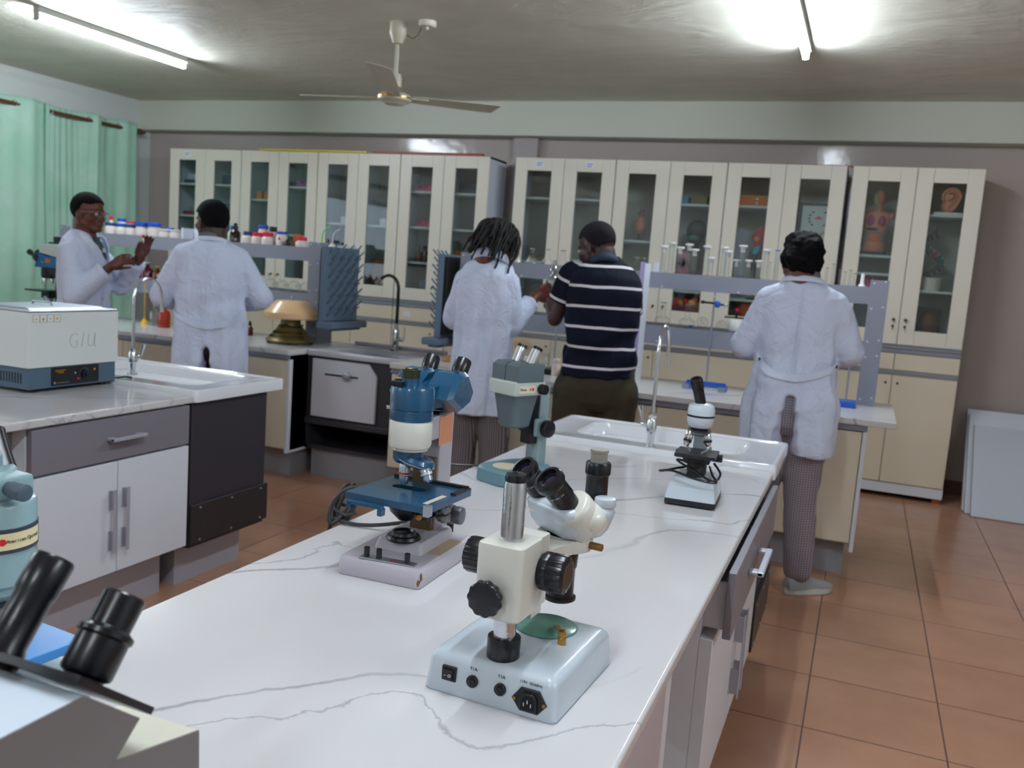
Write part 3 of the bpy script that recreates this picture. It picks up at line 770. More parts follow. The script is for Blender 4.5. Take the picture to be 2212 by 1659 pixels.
# ---- water bath
t = thing('water_bath', 'white and blue-grey water bath with a black control panel on the left island', 'water bath', (-2.75, 2.335, 0.78))
L, W = 0.40, 0.335
BLUEG = mat('blue_grey_enamel', (78, 98, 116), 0.35); BATHW = mat('off_white_enamel', (214, 216, 214), 0.35)
base = MB().bb(-W, 0, 0, L, 0.014, 0.092, 0.002, 1).build('lower_casing', BLUEG, t)
v = MB()
for k in range(10): v.bb(-0.035-0.014*k-0.004, -0.035-0.014*k, -0.0015, 0.002, 0.035, 0.072)
v.build('vent_slots', BLACKP, base)
MB().bb(-W-0.006, 0.006, -0.006, L+0.006, 0.092, 0.292, 0.003, 2).build('upper_casing', BATHW, t)
for fx in (-0.03, -W+0.03):
    for fy in (0.04, L-0.04): MB().cyl((fx, fy, 0), (fx, fy, 0.014), 0.014, n=14).build('foot', BLACKP, t)
lid = MB().bb(-W-0.004, 0.004, -0.004, L+0.004, 0.292, 0.300, 0.003, 2).prism([(-W+0.03, 0.300), (-0.03, 0.300), (-0.05, 0.306), (-W+0.05, 0.306)], 0.03, L-0.03).build('lid', STEEL, t)
MB().tube([(-W/2-0.05, L/2, 0.305), (-W/2-0.045, L/2, 0.318), (-W/2+0.045, L/2, 0.318), (-W/2+0.05, L/2, 0.305)], 0.004, 8).build('lid_handle', STEEL, lid)
pan = MB().bb(0, 0.0025, 0.095, 0.315, 0.020, 0.088, 0.001, 1).build('control_panel', BLACKP, t)
knb = MB().lathe([(0, 0), (0.017, 0), (0.015, 0.012), (0.010, 0.013), (0.009, 0.022), (0, 0.022)], (0.0025, 0.245, 0.055), (1, 0, 0), 24).build('dial_knob', BLACKP, pan)
gm = mat('panel_white_print', (190, 190, 190), 0.6); ym_ = mat('panel_orange_print', (206, 140, 30), 0.6)
tk = MB()
for k in range(11):
    a = math.radians(-40+26*k); tk.box((0.0028, 0.245+0.023*math.cos(a), 0.055+0.023*math.sin(a)), (0.0006, 0.003, 0.001), M=RX(a))
tk.build('dial_marks', gm, pan)
text('WATER BATH\nY THERM', 0.0075, T(0.0028, 0.135, 0.072)@RIGHT, ym_, pan, 'lettering')
text('MEMMERTOS', 0.0055, T(0.0028, 0.138, 0.030)@RIGHT, gm, pan, 'lettering') if 0 else None
MB().prism([(-0.004, -0.003), (0.004, -0.003), (0, 0.005)], -0.0003, 0.0003, M=T(0.0028, 0.110, 0.031)@RZ(PI/2)).build('maker_mark', gm, pan)
MB().box((0.0028, 0.146, 0.030), (0.0006, 0.055, 0.003)).build('maker_line', mat('panel_dim_print', (96, 96, 100), 0.6), pan)
MB().cyl((0.0025, 0.215, 0.040), (0.006, 0.215, 0.040), 0.004, n=12).build('red_lamp', mat('red_lamp', (220, 30, 80), 0.3), pan)
MB().cyl((0.0025, 0.202, 0.062), (0.005, 0.202, 0.062), 0.003, n=12).build('toggle', gm, pan)
MB().cyl((0.0025, 0.293, 0.070), (0.004, 0.293, 0.070), 0.004, n=12).build('orange_lamp', ym_, pan)
pk = MB(); stm = mat('sticker_white', (224, 224, 218), 0.5)
for k in range(4): pk.bb(0.006, 0.0068, 0.012+0.030*k, 0.039+0.030*k, 0.258, 0.284)
st = pk.build('warning_stickers', stm, t)
fr = MB()
for k in range(4):
    y = 0.012+0.030*k
    for (a, b_, c, d) in ((y, y+0.027, 0.258, 0.2588), (y, y+0.027, 0.2832, 0.284), (y, y+0.0008, 0.258, 0.284), (y+0.0262, y+0.027, 0.258, 0.284)): fr.bb(0.0068, 0.0072, a, b_, c, d)
fr.build('sticker_frames', mat('dark_print', (60, 60, 60), 0.6), st)
sy = MB().cyl((0.0068, 0.025, 0.269), (0.0074, 0.025, 0.269), 0.0045, n=12).cyl((0.0068, 0.115, 0.270), (0.0074, 0.115, 0.270), 0.006, n=14)
sy.build('yellow_symbols', mat('symbol_yellow', (226, 180, 70), 0.5), st)
MB().ell((0.007, 0.055, 0.268), (0.0006, 0.003, 0.006)).box((0.007, 0.085, 0.27), (0.0006, 0.005, 0.004)).build('dark_symbols', MATS['dark_print'], st)
# pencilled letters G I U on the side
pc = mat('pencil_mark', (120, 134, 136), 0.7)
def stroke(mb, pts, x=0.0066, r=0.0006): mb.tube([(x, p[0], p[1]) for p in pts], r, 5)
gl = MB()
stroke(gl, [(0.195+0.022*math.cos(a), 0.185+0.026*math.sin(a)) for a in [math.radians(55+24*k) for k in range(11)]]+[(0.206, 0.168), (0.206, 0.184), (0.192, 0.181)])
stroke(gl, [(0.238, 0.215), (0.226, 0.16)])
stroke(gl, [(0.262, 0.208), (0.256, 0.175), (0.262, 0.163), (0.276, 0.162), (0.285, 0.178), (0.290, 0.212), (0.288, 0.165), (0.295, 0.158)])
gl.build('handwritten_letters', pc, t)
cb = MB().tube([(-W+0.02, L, 0.03), (-W+0.03, L+0.05, 0.03), (-W+0.15, L+0.09, 0.01), (-0.12, L+0.02, 0.006), (-0.02, L+0.02, 0.02), (0.01, L+0.045, 0.028), (0.01, L+0.075, 0.022), (-0.03, L+0.09, 0.02)], 0.0035, 8)
cb.build('power_cord', BLACKP, t)
# ================================================================== microscopes
ENW = mat('white_blue_enamel', (196, 206, 216), 0.25, coat=0.3)
ENC = mat('cream_white_enamel', (216, 215, 206), 0.28, coat=0.3)
BLK = mat('satin_black', (14, 16, 24), 0.28)
BLKR = mat('black_rubber', (22, 22, 26), 0.6)
AOBLUE = mat('microscope_blue_enamel', (16, 70, 104), 0.25, coat=0.4, var=0.05, vscale=15)
AOGREY = mat('lilac_grey_enamel', (188, 182, 192), 0.4, var=0.05, vscale=20)
BEIGE = mat('beige_enamel', (196, 186, 168), 0.45, var=0.08, vscale=25)
BRASS = mat('brass', (190, 140, 70), 0.25, 0.9)
RUSTB = mat('dull_brass', (150, 108, 56), 0.45, 0.6)
LENS = mat('dark_lens', (20, 14, 34), 0.03, coat=1.0)
CHR2 = mat('pitted_chrome', (206, 208, 214), 0.16, 1.0, bump=0.05, bscale=120)
PRINT = mat('dark_print', (60, 60, 60), 0.6)
WPRINT = mat('white_print', (210, 210, 214), 0.5)
REDD = mat('red_logo', (200, 30, 36), 0.4)
def ribbed(mb, c, axis, r, L, n=72, amp=0.035, waves=18, bev=0.003, square=False):
    def fr(rr, h, a):
        w_ = math.cos(a*waves)
        if square: w_ = max(-1, min(1, 3*w_))
        return rr*(1-amp*0.5+amp*0.5*w_) if rr > r*0.93 else rr*(1-amp*0.5+amp*0.5*w_*0.6)
    mb.lathe([(0, 0), (r-bev*1.5, 0), (r-bev*.3, bev*.4), (r, bev), (r, L-bev), (r-bev*.3, L-bev*.4), (r-bev*1.5, L), (0, L)], c, axis, n, fn_r=fr)
    return mb
def rrect(w, d, r, n=6, cx=0, cy=0):
    pts = []
    for sx, sy, a0 in ((1, 1, 0), (-1, 1, PI/2), (-1, -1, PI), (1, -1, 1.5*PI)):
        for k in range(n):
            a = a0+PI/2*k/(n-1); pts.append((cx+sx*(w/2-r)+r*math.cos(a), cy+sy*(d/2-r)+r*math.sin(a)))
    return pts
def rslab(mb, w, d, r, levels, cx=0, cy=0, M=None, n=6):
    """rounded slab: levels = [(z, inset)]"""
    mb.loft([[(p[0], p[1], z) for p in rrect(w-2*i, d-2*i, max(0.001, r-i*0.5), n, cx, cy)] for z, i in levels], M=M)
    return mb

# ---------------- stereo microscope in focus
def stereo():
    t = thing('stereo_microscope', 'white stereo microscope with black eyepieces, chrome post and power socket, nearest on the foreground worktop', 'microscope', (-0.396, 1.150, 0.78), math.radians(-3.6))
    # base: 0.20 x 0.262, front face (towards -y) slightly sloped
    w, d = 0.194, 0.222
    base = MB()
    secs = []
    for z, i, fy in ((0.0, 0.0015, 0.0), (0.003, 0, 0.0), (0.044, 0.004, 0.003), (0.050, 0.006, 0.005), (0.054, 0.010, 0.010), (0.0555, 0.016, 0.018)):
        secs.append([(p[0], p[1], z) for p in rrect(w-2*i, d-2*i, 0.010, 7)])
    secs.append([(p[0], p[1], 0.057) for p in rrect(w-0.06, d-0.07, 0.01, 7)])
    base.loft(secs)
    bo = base.build('base', ENW, t, ang=40)
    MB().loft([[(p[0], p[1], z) for p in rrect(w-2*i, d-2*i, 0.01)] for z, i in ((-0.0, 0.004), (0.0, 0.002), (0.0026, 0.0005))]).build('foot_pad', BLKR, t)
    fy = -d/2+0.0022
    # rocker switch
    sw = MB().box((-0.059, fy, 0.029), (0.021, 0.006, 0.020), 0.001).build('rocker_switch', BLKR, bo)
    MB().prism([(-0.007, -0.0), (0.007, 0)], 0, 0.001) if 0 else None
    MB().box((-0.059, fy-0.004, 0.029), (0.014, 0.004, 0.014), 0.001, M=RZ(0.12)).build('rocker', BLK, bo)
    text('- o', 0.009, T(-0.059, fy-0.0066, 0.0285)@RZ(0.12)@FRONT, WPRINT, bo)
    for x in (-0.024, 0.017):
        MB().cyl((x, fy+0.002, 0.027), (x, fy-0.004, 0.027), 0.0082, n=28, bev=0.001).cyl((x, fy-0.003, 0.027), (x, fy-0.0065, 0.027), 0.0055, n=24, bev=.0008).build('fuse_holder', BLK, bo)
        MB().box((x, fy-0.0068, 0.027), (0.0012, 0.0008, 0.008), M=RY(0 if x < 0 else -0.7)).build('slot', BLKR, bo)
        text('T1A', 0.0062, T(x, fy+0.0006, 0.0435)@RX(0.06)@FRONT, PRINT, bo)
    text('115V  50/60Hz', 0.0052, T(0.059, fy+0.0006, 0.0455)@RX(0.06)@FRONT, PRINT, bo)
    inl = MB().prism([(0.034, 0.022), (0.040, 0.030), (0.046, 0.0385), (0.072, 0.0385), (0.078, 0.030), (0.084, 0.022), (0.078, 0.015), (0.072, 0.007), (0.046, 0.007), (0.040, 0.015)], fy-0.002, fy+0.002, bev=0.0006, seg=1)
    io = inl.build('power_inlet', BLKR, bo)
    MB().prism([(0.047, 0.010), (0.071, 0.010), (0.071, 0.028), (0.066, 0.034), (0.052, 0.034), (0.047, 0.028)], fy-0.0062, fy-0.001, bev=0.0008, seg=1).build('socket', BLK, io)
    MB().prism([(0.050, 0.013), (0.068, 0.013), (0.068, 0.026), (0.064, 0.031), (0.054, 0.031), (0.050, 0.026)], fy-0.0068, fy-0.006).build('socket_hole', mat('deep_black', (4, 4, 5), 0.8), io)
    for k, (px_, pz) in enumerate(((0.054, 0.020), (0.059, 0.024), (0.064, 0.020))):
        MB().box((px_, fy-0.0072, pz), (0.0012, 0.001, 0.005)).build('pin', CHROME, io)
    for px_ in (0.038, 0.080): MB().cyl((px_, fy-0.001, 0.022), (px_, fy-0.003, 0.022), 0.0024, n=12).build('screw', RUSTB, io)
    for yy in (0.01, 0.05):
        MB().cyl((-w/2+0.002, yy, 0.035), (-w/2-0.006, yy, 0.035), 0.005, n=16, bev=.001).build('side_switch', BLK, t)
    # post and collar
    px, py = 0.0015, -0.074
    ribbed(MB(), (px, py, 0.054), (0, 0, 1), 0.0225, 0.031, n=48, amp=0.0, bev=0.002).build('collar', BLK, t)
    MB().lathe([(0, 0.06), (0.0152, 0.06), (0.0152, 0.292), (0.0135, 0.298), (0, 0.298)], (px, py, 0), n=40).build('post', CHR2, t)
    MB().lathe([(0, 0.296), (0.0145, 0.296), (0.0152, 0.300), (0.0135, 0.306), (0.006, 0.307), (0.005, 0.304), (0, 0.304)], (px, py, 0), n=32).build('post_cap', BLK, t)
    # focus block
    fb = MB()
    rslab(fb, 0.066, 0.072, 0.009, [(0.117, 0.003), (0.120, 0.0), (0.212, 0.0), (0.2165, 0.001), (0.218, 0.004)], cx=px-0.0005, cy=py-0.000)
    fbo = fb.build('focus_block', ENC, t, ang=40)
    rs = MB().box((px+0.004, py+0.052, 0.166), (0.048, 0.034, 0.100), 0.003).box((px+0.004, py+0.060, 0.147), (0.030, 0.036, 0.10), 0.002)
    rs.build('rail', ENC, t)
    MB().box((px-0.012, py+0.048, 0.110), (0.03, 0.014, 0.014), 0.001).build('stop', BLK, t)
    # knobs
    kb = MB().cyl((px-0.03, py+0.018, 0.180), (px-0.05, py+0.018, 0.180), 0.012, n=20)
    ribbed(kb, (px-0.042, py+0.018, 0.180), (-1, 0, 0), 0.025, 0.028, waves=16, amp=0.05)
    kb.build('focus_knob', BLK, t)
    kb = MB().cyl((px+0.03, py+0.036, 0.172), (px+0.05, py+0.036, 0.172), 0.012, n=20)
    ribbed(kb, (px+0.033, py+0.036, 0.172), (1, 0, 0), 0.0265, 0.014, waves=14, amp=0.03, square=True)
    ribbed(kb, (px+0.044, py+0.036, 0.172), (1, 0, 0), 0.0265, 0.025, waves=14, amp=0.07, square=True)
    k2 = kb.build('focus_knob', BLK, t)
    MB().cyl((px+0.0688, py+0.036, 0.172), (px+0.0696, py+0.036, 0.172), 0.018, n=32).build('knob_disc', mat('brown_black_disc', (40, 30, 26), 0.25), k2)
    kb = MB().cyl((px-0.008, py-0.03, 0.150), (px-0.008, py-0.048, 0.150), 0.009, n=20)
    ribbed(kb, (px-0.008, py-0.045, 0.150), (0, -1, 0), 0.0245, 0.014, waves=11, amp=0.075, bev=0.004, n=88)
    kb.build('clamp_knob', BLK, t)
    # carrier arm and head (yawed)
    hx, hy = 0.016, 0.083
    MB().prism([(0, 0.168), (0.0, 0.190), (0.012, 0.190), (0.012, 0.168)], 0, 0) if 0 else None
    ar = MB().loft([[(px-0.018, py+0.06, 0.172), (px+0.026, py+0.06, 0.172), (px+0.026, py+0.06, 0.190), (px-0.018, py+0.06, 0.190)],
                    [(hx-0.03, hy-0.03, 0.172), (hx+0.028, hy-0.03, 0.172), (hx+0.028, hy-0.03, 0.190), (hx-0.03, hy-0.03, 0.190)]])
    ar.lathe([(0.026, 0.172), (0.042, 0.172), (0.043, 0.175), (0.043, 0.188), (0.042, 0.191), (0.026, 0.191)], (hx, hy, 0), n=48, closed=True)
    ar.build('carrier_arm', ENC, t)
    MB().cyl((hx+0.04, hy-0.004, 0.182), (hx+0.062, hy-0.006, 0.182), 0.0055, n=16, bev=.001).build('lock_screw', RUSTB, t)
    # objective barrel
    ob = MB().lathe([(0, 0.090), (0.0215, 0.090), (0.0245, 0.092), (0.0245, 0.096), (0.0205, 0.099), (0.0205, 0.139), (0.0225, 0.142), (0.0235, 0.164), (0.026, 0.166), (0.026, 0.186), (0, 0.186)], (hx, hy, 0), n=40)
    ob.build('objective_barrel', BLK, t)
    HM = T(hx-0.008, hy, 0.190)@RZ(math.radians(-34))
    # head body: rounded wedge box
    hb = MB()
    rslab(hb, 0.125, 0.098, 0.026, [(0.0, 0.022), (0.004, 0.014), (0.014, 0.007), (0.040, 0.0), (0.047, 0.003), (0.050, 0.010), (0.051, 0.02)], cx=0, cy=0.016, M=HM, n=8)
    hb.build('head', ENW, t, ang=50)
    MB().cyl((0.045, 0.045, 0.048), (0.045, 0.045, 0.062), 0.016, n=24, bev=.003).xf(HM).build('head_boss', ENW, t)
    tr = MB().lathe([(0, 0.048), (0.017, 0.048), (0.0165, 0.085), (0.0175, 0.088), (0.019, 0.090), (0.019, 0.104), (0.0175, 0.107), (0, 0.107)], (0.012, 0.052, 0), n=36).xf(HM)
    tro = tr.build('camera_tube', BLK, t)
    MB().lathe([(0, 0.105), (0.0125, 0.105), (0.0125, 0.122), (0.0138, 0.1225), (0.0138, 0.126), (0, 0.127)], (0.012, 0.052, 0), n=32).xf(HM).build('tube_cap', mat('grey_cap', (150, 150, 142), 0.4), tro)
    dirv = V((0, -0.70, 0.715)).normalized()
    for s in (-1, 1):
        c0 = V((s*0.033, 0.004, 0.036))
        dv = (dirv+V((s*0.03, 0, 0))).normalized()
        x, y, z = basis(dv)
        # prism housing: big cream drum along the eyepiece axis
        hs = MB().lathe([(0, -0.030), (0.026, -0.030), (0.031, -0.026), (0.032, -0.018), (0.032, 0.012), (0.0305, 0.018), (0.026, 0.0215), (0, 0.0225)], c0, dv, 40)
        hs.ell(tuple(c0+V((s*0.006, 0.016, -0.006))), (0.030, 0.030, 0.026))
        hs.xf(HM).build('prism_housing', ENC, t, ang=50)
        e = c0+dv*0.018+V((-s*0.001, 0, 0))
        ep = MB().lathe([(0.0165, 0), (0.017, 0.006), (0.017, 0.020), (0.0185, 0.022), (0.0185, 0.026), (0.0185, 0.046), (0.0205, 0.049), (0.0225, 0.052), (0.0228, 0.060), (0.0205, 0.0635), (0.0160, 0.064), (0.0150, 0.060), (0.0145, 0.057), (0, 0.056)], e, dv, 40).xf(HM)
        epo = ep.build('eyepiece', BLK, t)
        MB().lathe([(0, 0.0585), (0.006, 0.0582), (0.012, 0.0572), (0.0145, 0.0560), (0, 0.0555)], e, dv, 32).xf(HM).build('lens', LENS, epo)
        for zz in (0.008, 0.012, 0.016):
            pass
        # engraved lettering on the eyepiece side facing the camera
        for j, ch in enumerate('WF10X/20'):
            a = math.radians(-100-9.5*4*1.0+j*11.5) if s > 0 else math.radians(-112+j*11.5)
            wv = V((math.cos(a), 0, 0))
            # direction around the tube measured from the +x side, spanning towards the camera
            ux = V((1, 0, 0)); uy = dv.cross(ux).normalized()
            rad = ux*math.cos(a)+uy*(-math.sin(a))*-1
            rad = (ux*math.sin(math.radians(20+j*9.0))+(-uy if uy.z > 0 else uy)*math.cos(math.radians(20+j*9.0)))
            tang = dv.cross(rad)
            pos = e+dv*0.036+rad*0.01862
            # glyph frame: x = tangent (reading direction), y = dv, z = rad
            xt = -tang if tang.dot(V((1, 0, 0))) < 0 else tang
            Mx = Matrix(((xt.x, dv.x, rad.x, pos.x), (xt.y, dv.y, rad.y, pos.y), (xt.z, dv.z, rad.z, pos.z), (0, 0, 0, 1)))
            text(ch, 0.0042, HM@Mx, WPRINT, epo)
    # stage disc and clip
    sp_ = MB().lathe([(0, 0.0565), (0.044, 0.0565), (0.046, 0.0585), (0.043, 0.060), (0, 0.060)], (0.012, 0.050, 0), n=56).build('stage_plate', mat('green_frosted_plate', (92, 140, 126), 0.18), t)
    MB().tube([(0.052, 0.012, 0.066), (0.042, 0.026, 0.070), (0.026, 0.048, 0.0625)], [0.003, 0.0028, 0.002], 8).build('stage_clip', RUSTB, t)
    MB().lathe([(0, 0.056), (0.0062, 0.056), (0.0062, 0.066), (0.0048, 0.067), (0.0058, 0.072), (0.0058, 0.076), (0, 0.077)], (0.054, 0.006, 0), n=20).build('clip_post', BRASS, t)
    return t
stereo()

# ---------------- blue compound microscope
def blue_scope():
    t = thing('compound_microscope', 'old blue and lilac grey compound microscope standing on the foreground island, black cable behind it', 'microscope', (-0.757, 1.487, 0.78), math.radians(1))
    A = (0.0, -0.027)
    b = MB(); rslab(b, 0.168, 0.254, 0.010, [(0, 0.003), (0.003, 0.001), (0.03, 0.002), (0.0345, 0.005), (0.036, 0.010)])
    b.loft([[(p[0], p[1], z) for p in rrect(w_, d_, 0.008, 5, 0, cy)] for z, w_, d_, cy in ((0.034, 0.10, 0.150, 0.02), (0.052, 0.092, 0.142, 0.022), (0.056, 0.085, 0.135, 0.024))])
    bo = b.build('base', AOGREY, t, ang=40)
    MB().bb(0.045, 0.078, -0.03, 0.07, 0.0357, 0.0365).build('tape_patch', mat('old_tape', (190, 170, 140), 0.6, var=0.1), bo)
    rus = mat('rust_mark', (130, 86, 60), 0.7)
    MB().box((0.0826, -0.118, 0.022), (0.0012, 0.006, 0.014), M=RX(0.3)).box((0.080, -0.124, 0.012), (0.006, 0.0012, 0.012), M=RY(0.4)).build('rust_streak', rus, bo)
    lp = MB().lathe([(0, 0.055), (0.032, 0.055), (0.033, 0.058), (0.030, 0.063), (0.024, 0.064), (0.022, 0.070), (0.019, 0.071), (0.017, 0.068), (0, 0.067)], (A[0], A[1]-0.004, 0), n=40).build('field_lens_mount', BLK, t)
    MB().lathe([(0, 0.0675), (0.016, 0.068)], (A[0], A[1]-0.004, 0), n=24).build('lens', LENS, lp)
    pn = MB().box((0.012, -0.110, 0.0375), (0.108, 0.020, 0.003), 0.001, M=RZ(0.06)).build('control_plate', STEEL, t)
    for x in (-0.030, -0.006, 0.049):
        k = MB(); ribbed(k, (x, -0.112+x*0.06, 0.039), (0, 0, 1), 0.0052, 0.018, n=40, waves=10, amp=0.1, bev=0.001); k.build('control_knob', BLK, t)
    MB().cyl((0.024, -0.111, 0.039), (0.024, -0.111, 0.0396), 0.0028, n=14).build('red_logo', REDD, pn)
    text('A', 0.007, T(0.019, -0.1115, 0.0392), PRINT, pn)
    # column and arm
    c = MB().prism([(0, 0)]*0 or [(-0.027, 0.03), (0.027, 0.03), (0.027, 0.285), (-0.027, 0.285)], 0.050, 0.112, bev=0.006)
    c.prism([(-0.027, 0.238), (0.027, 0.238), (0.027, 0.285), (-0.027, 0.285)], -0.02, 0.08, bev=0.004)
    co = c.build('arm', AOGREY, t)
    MB().box((0.0, 0.075, 0.288), (0.056, 0.078, 0.006), 0.002).build('arm_cap', BLK, t)
    MB().bb(0.0272, 0.0280, 0.040, 0.100, 0.225, 0.281).build('orange_paper_label', mat('faded_orange_paper', (222, 150, 112), 0.7, var=0.06, vscale=60), co)
    MB().bb(-0.022, 0.022, 0.038, 0.052, 0.05, 0.20).build('focus_slide', mat('brown_metal', (110, 90, 66), 0.5, 0.4), t)
    MB().bb(0.020, 0.036, 0.112, 0.12, 0.03, 0.065).build('rear_socket', BLKR, t)
    # nose
    MB().lathe([(0, 0.232), (0.0375, 0.232), (0.040, 0.238), (0.040, 0.277), (0.0385, 0.282), (0, 0.282)], (*A, 0), n=48).build('tube_ring', ENC, t)
    MB().lathe([(0.030, 0.226), (0.034, 0.226), (0.034, 0.233), (0.0, 0.233), (0, 0.226)], (*A, 0), n=40).cyl((A[0]-0.012, A[1]-0.034, 0.2295), (A[0]-0.012, A[1]-0.037, 0.2295), 0.002, n=8).build('lower_ring', BEIGE, t)
    nz = MB().lathe([(0, 0.200), (0.024, 0.202), (0.0285, 0.208), (0.0285, 0.227), (0, 0.227)], (A[0]-0.002, A[1], 0), n=40)
    nzo = nz.build('nosepiece', AOBLUE, t)
    td = V((0.28, 0.10, 1)).normalized(); tc_ = V((A[0]+0.010, A[1]+0.006, 0.2035))
    MB().lathe([(0, -0.006), (0.030, -0.006), (0.0375, -0.001), (0.0378, 0.003), (0.033, 0.010), (0.02, 0.013), (0, 0.014)], tc_, td, 48).build('turret', AOBLUE, t)
    MB().lathe([(0.030, -0.0065), (0.0385, -0.0015), (0.0385, 0.0), (0.030, -0.005)], tc_, td, 48, closed=True).build('turret_rim', STEEL, t)
    for q, (p0, dv, L) in enumerate((((A[0]-0.004, A[1]-0.006, 0.200), (-0.02, 0, -1), 0.040), ((A[0]+0.034, A[1]-0.004, 0.198), (0.42, -0.05, -0.9), 0.030), ((A[0]+0.012, A[1]+0.028, 0.20), (0.15, 0.4, -0.9), 0.028))):
        o = MB().lathe([(0, 0), (0.0085, 0), (0.0105, 0.004), (0.0108, L*0.55), (0.0092, L*0.6), (0.0088, L*0.88), (0.0055, L), (0, L)], p0, dv, 30).build('objective', mat('worn_chrome_barrel', (186, 196, 206), 0.25, 0.85), t)
        MB().lathe([(0.0107, L*0.42), (0.0112, L*0.44), (0.0112, L*0.49), (0.0107, L*0.51)], p0, dv, 30, closed=True).build('coloured_ring', REDD if q == 0 else WPRINT, o)
    # blue head
    hd = MB().lathe([(0, 0.282), (0.0395, 0.282), (0.0400, 0.285), (0.0400, 0.300), (0.039, 0.3015), (0.0405, 0.303), (0.0410, 0.338), (0.0385, 0.344), (0, 0.345)], (*A, 0), n=56)
    hd.loft([[(-0.034, y, z0), (0.034, y, z0), (0.034+f, y, z1), (-0.034-f, y, z1)] for y, z0, z1, f in ((-0.03, 0.302, 0.342, 0), (0.02, 0.302, 0.345, 0.002), (0.060, 0.300, 0.350, 0.004), (0.088, 0.312, 0.362, 0.0), (0.105, 0.326, 0.364, -0.008))])
    def lobe(s):
        prof = [(-0.004, 0.322), (0.052, 0.292), (0.096, 0.304), (0.112, 0.326), (0.076, 0.368), (0.046, 0.366), (0.012, 0.346)]
        xc = s*0.036
        secs = []
        for dx, sc in ((-0.030, 0.86), (-0.024, 1.0), (0.022, 1.0), (0.031, 0.80)):
            cy = sum(p[0] for p in prof)/7; cz = sum(p[1] for p in prof)/7
            secs.append([(xc+dx*s, cy+(p[0]-cy)*sc, cz+(p[1]-cz)*sc) for p in prof])
        hd.loft(secs)
    lobe(-1); lobe(1)
    hdo = hd.build('binocular_head', AOBLUE, t, ang=25)
    ev = V((0, 0.56, 0.83)).normalized()
    for s in (-1, 1):
        e0 = V((s*0.0305, 0.078, 0.322)); dv = (ev+V((s*0.05, 0, 0))).normalized()
        tb = MB().lathe([(0, 0), (0.0145, 0), (0.0145, 0.028), (0.0135, 0.029), (0.0135, 0.036), (0.0145, 0.037), (0.0145, 0.044), (0, 0.044)], e0, dv, 36).build('eyepiece_sleeve', mat('satin_aluminium', (196, 198, 200), 0.3, 0.7), t)
        MB().lathe([(0, 0.044), (0.0155, 0.044), (0.0165, 0.047), (0.0165, 0.073), (0.0155, 0.076), (0.010, 0.076), (0.009, 0.074), (0, 0.074)], e0, dv, 36).build('eyepiece', BLK, t)
    # trinocular port (open, old brass)
    tp_ = MB().lathe([(0, 0.343), (0.0175, 0.343), (0.0165, 0.348), (0.0165, 0.362), (0, 0.362)], (A[0]-0.004, A[1]-0.004, 0), n=36).build('camera_port', AOBLUE, t)
    MB().lathe([(0.0135, 0.360), (0.017, 0.360), (0.017, 0.375), (0.0155, 0.376), (0.0135, 0.374)], (A[0]-0.004, A[1]-0.004, 0), n=36, closed=True).build('port_ring', mat('tarnished_green_brass', (62, 64, 44), 0.35, 0.7), tp_)
    MB().cyl((A[0]-0.020, A[1]-0.008, 0.356), (A[0]-0.031, A[1]-0.012, 0.356), 0.0035, n=12).build('port_screw', RUSTB, tp_)
    MB().box((A[0]-0.020, A[1]-0.028, 0.349), (0.026, 0.012, 0.009), 0.002).build('beam_lever', BLK, t)
    MB().cyl((A[0]-0.040, A[1]-0.005, 0.300), (A[0]-0.048, A[1]-0.008, 0.300), 0.0035, n=12).build('lock_screw', BEIGE, t)
    # stage
    sx, sy = 0.010, -0.035
    SM = T(sx, sy, 0)@RZ(math.radians(-4))
    sg = MB()
    W2, D2 = 0.086, 0.084; sl = rrect(0.020, 0.062, 0.0099, 8, -0.012, 0.012)
    # stage with a real slot: ring loft
    outer = rrect(2*W2, 2*D2, 0.003, 8, 0, 0)
    n_ = len(outer)
    def mt(pts, z): return [(p[0], p[1], z) for p in pts]
    slot = rrect(0.070, 0.026, 0.0129, 8, -0.01, 0.014)
    sg.loft([mt(outer, 0.138), mt(outer, 0.1500), mt(outer, 0.1505), mt(slot, 0.1505), mt(slot, 0.138), mt(outer, 0.138)], cap=False, M=SM)
    sgo = sg.build('stage', AOBLUE, t, ang=30)
    MB().loft([mt(slot, 0.1385), mt(slot, 0.139)], M=SM).build('slot_bottom', MATS['deep_black'], sgo)
    MB().box((0.0, D2-0.006, 0.153), (2*W2-0.01, 0.010, 0.006), 0.001, M=None).box((W2-0.006, 0.05, 0.152), (0.012, 0.06, 0.004)).xf(SM).build('slide_rail', BLK, sgo)
    MB().box((W2-0.003, -D2+0.006, 0.143), (0.012, 0.014, 0.020), 0.001).xf(SM).build('corner_bracket', STEEL, sgo)
    MB().box((W2-0.016, -0.03, 0.1508), (0.010, 0.07, 0.0006)).xf(SM).build('scale_strip', BEIGE, sgo)
    MB().box((-0.038, -D2-0.006, 0.136), (0.074, 0.012, 0.006), 0.001).box((-0.068, -D2-0.006, 0.130), (0.008, 0.012, 0.012)).box((-0.004, -D2-0.006, 0.128), (0.010, 0.014, 0.014), 0.002).xf(SM).build('front_clamp', AOBLUE, sgo)
    # condenser and substage
    cd = MB().lathe([(0, 0.092), (0.014, 0.092), (0.030, 0.108), (0.032, 0.116), (0.036, 0.118), (0.036, 0.124), (0.028, 0.128), (0.022, 0.138), (0, 0.138)], (*A, 0), n=36)
    cd.box((A[0], A[1]+0.045, 0.118), (0.030, 0.06, 0.02), 0.003).box((A[0]+0.035, A[1]+0.02, 0.112), (0.020, 0.04, 0.034), 0.002)
    cd.tube([(A[0]-0.03, A[1]-0.01, 0.121), (A[0]-0.055, A[1]-0.025, 0.117), (A[0]-0.062, A[1]-0.03, 0.118)], 0.003, 8)
    cdo = cd.build('condenser', BLK, t)
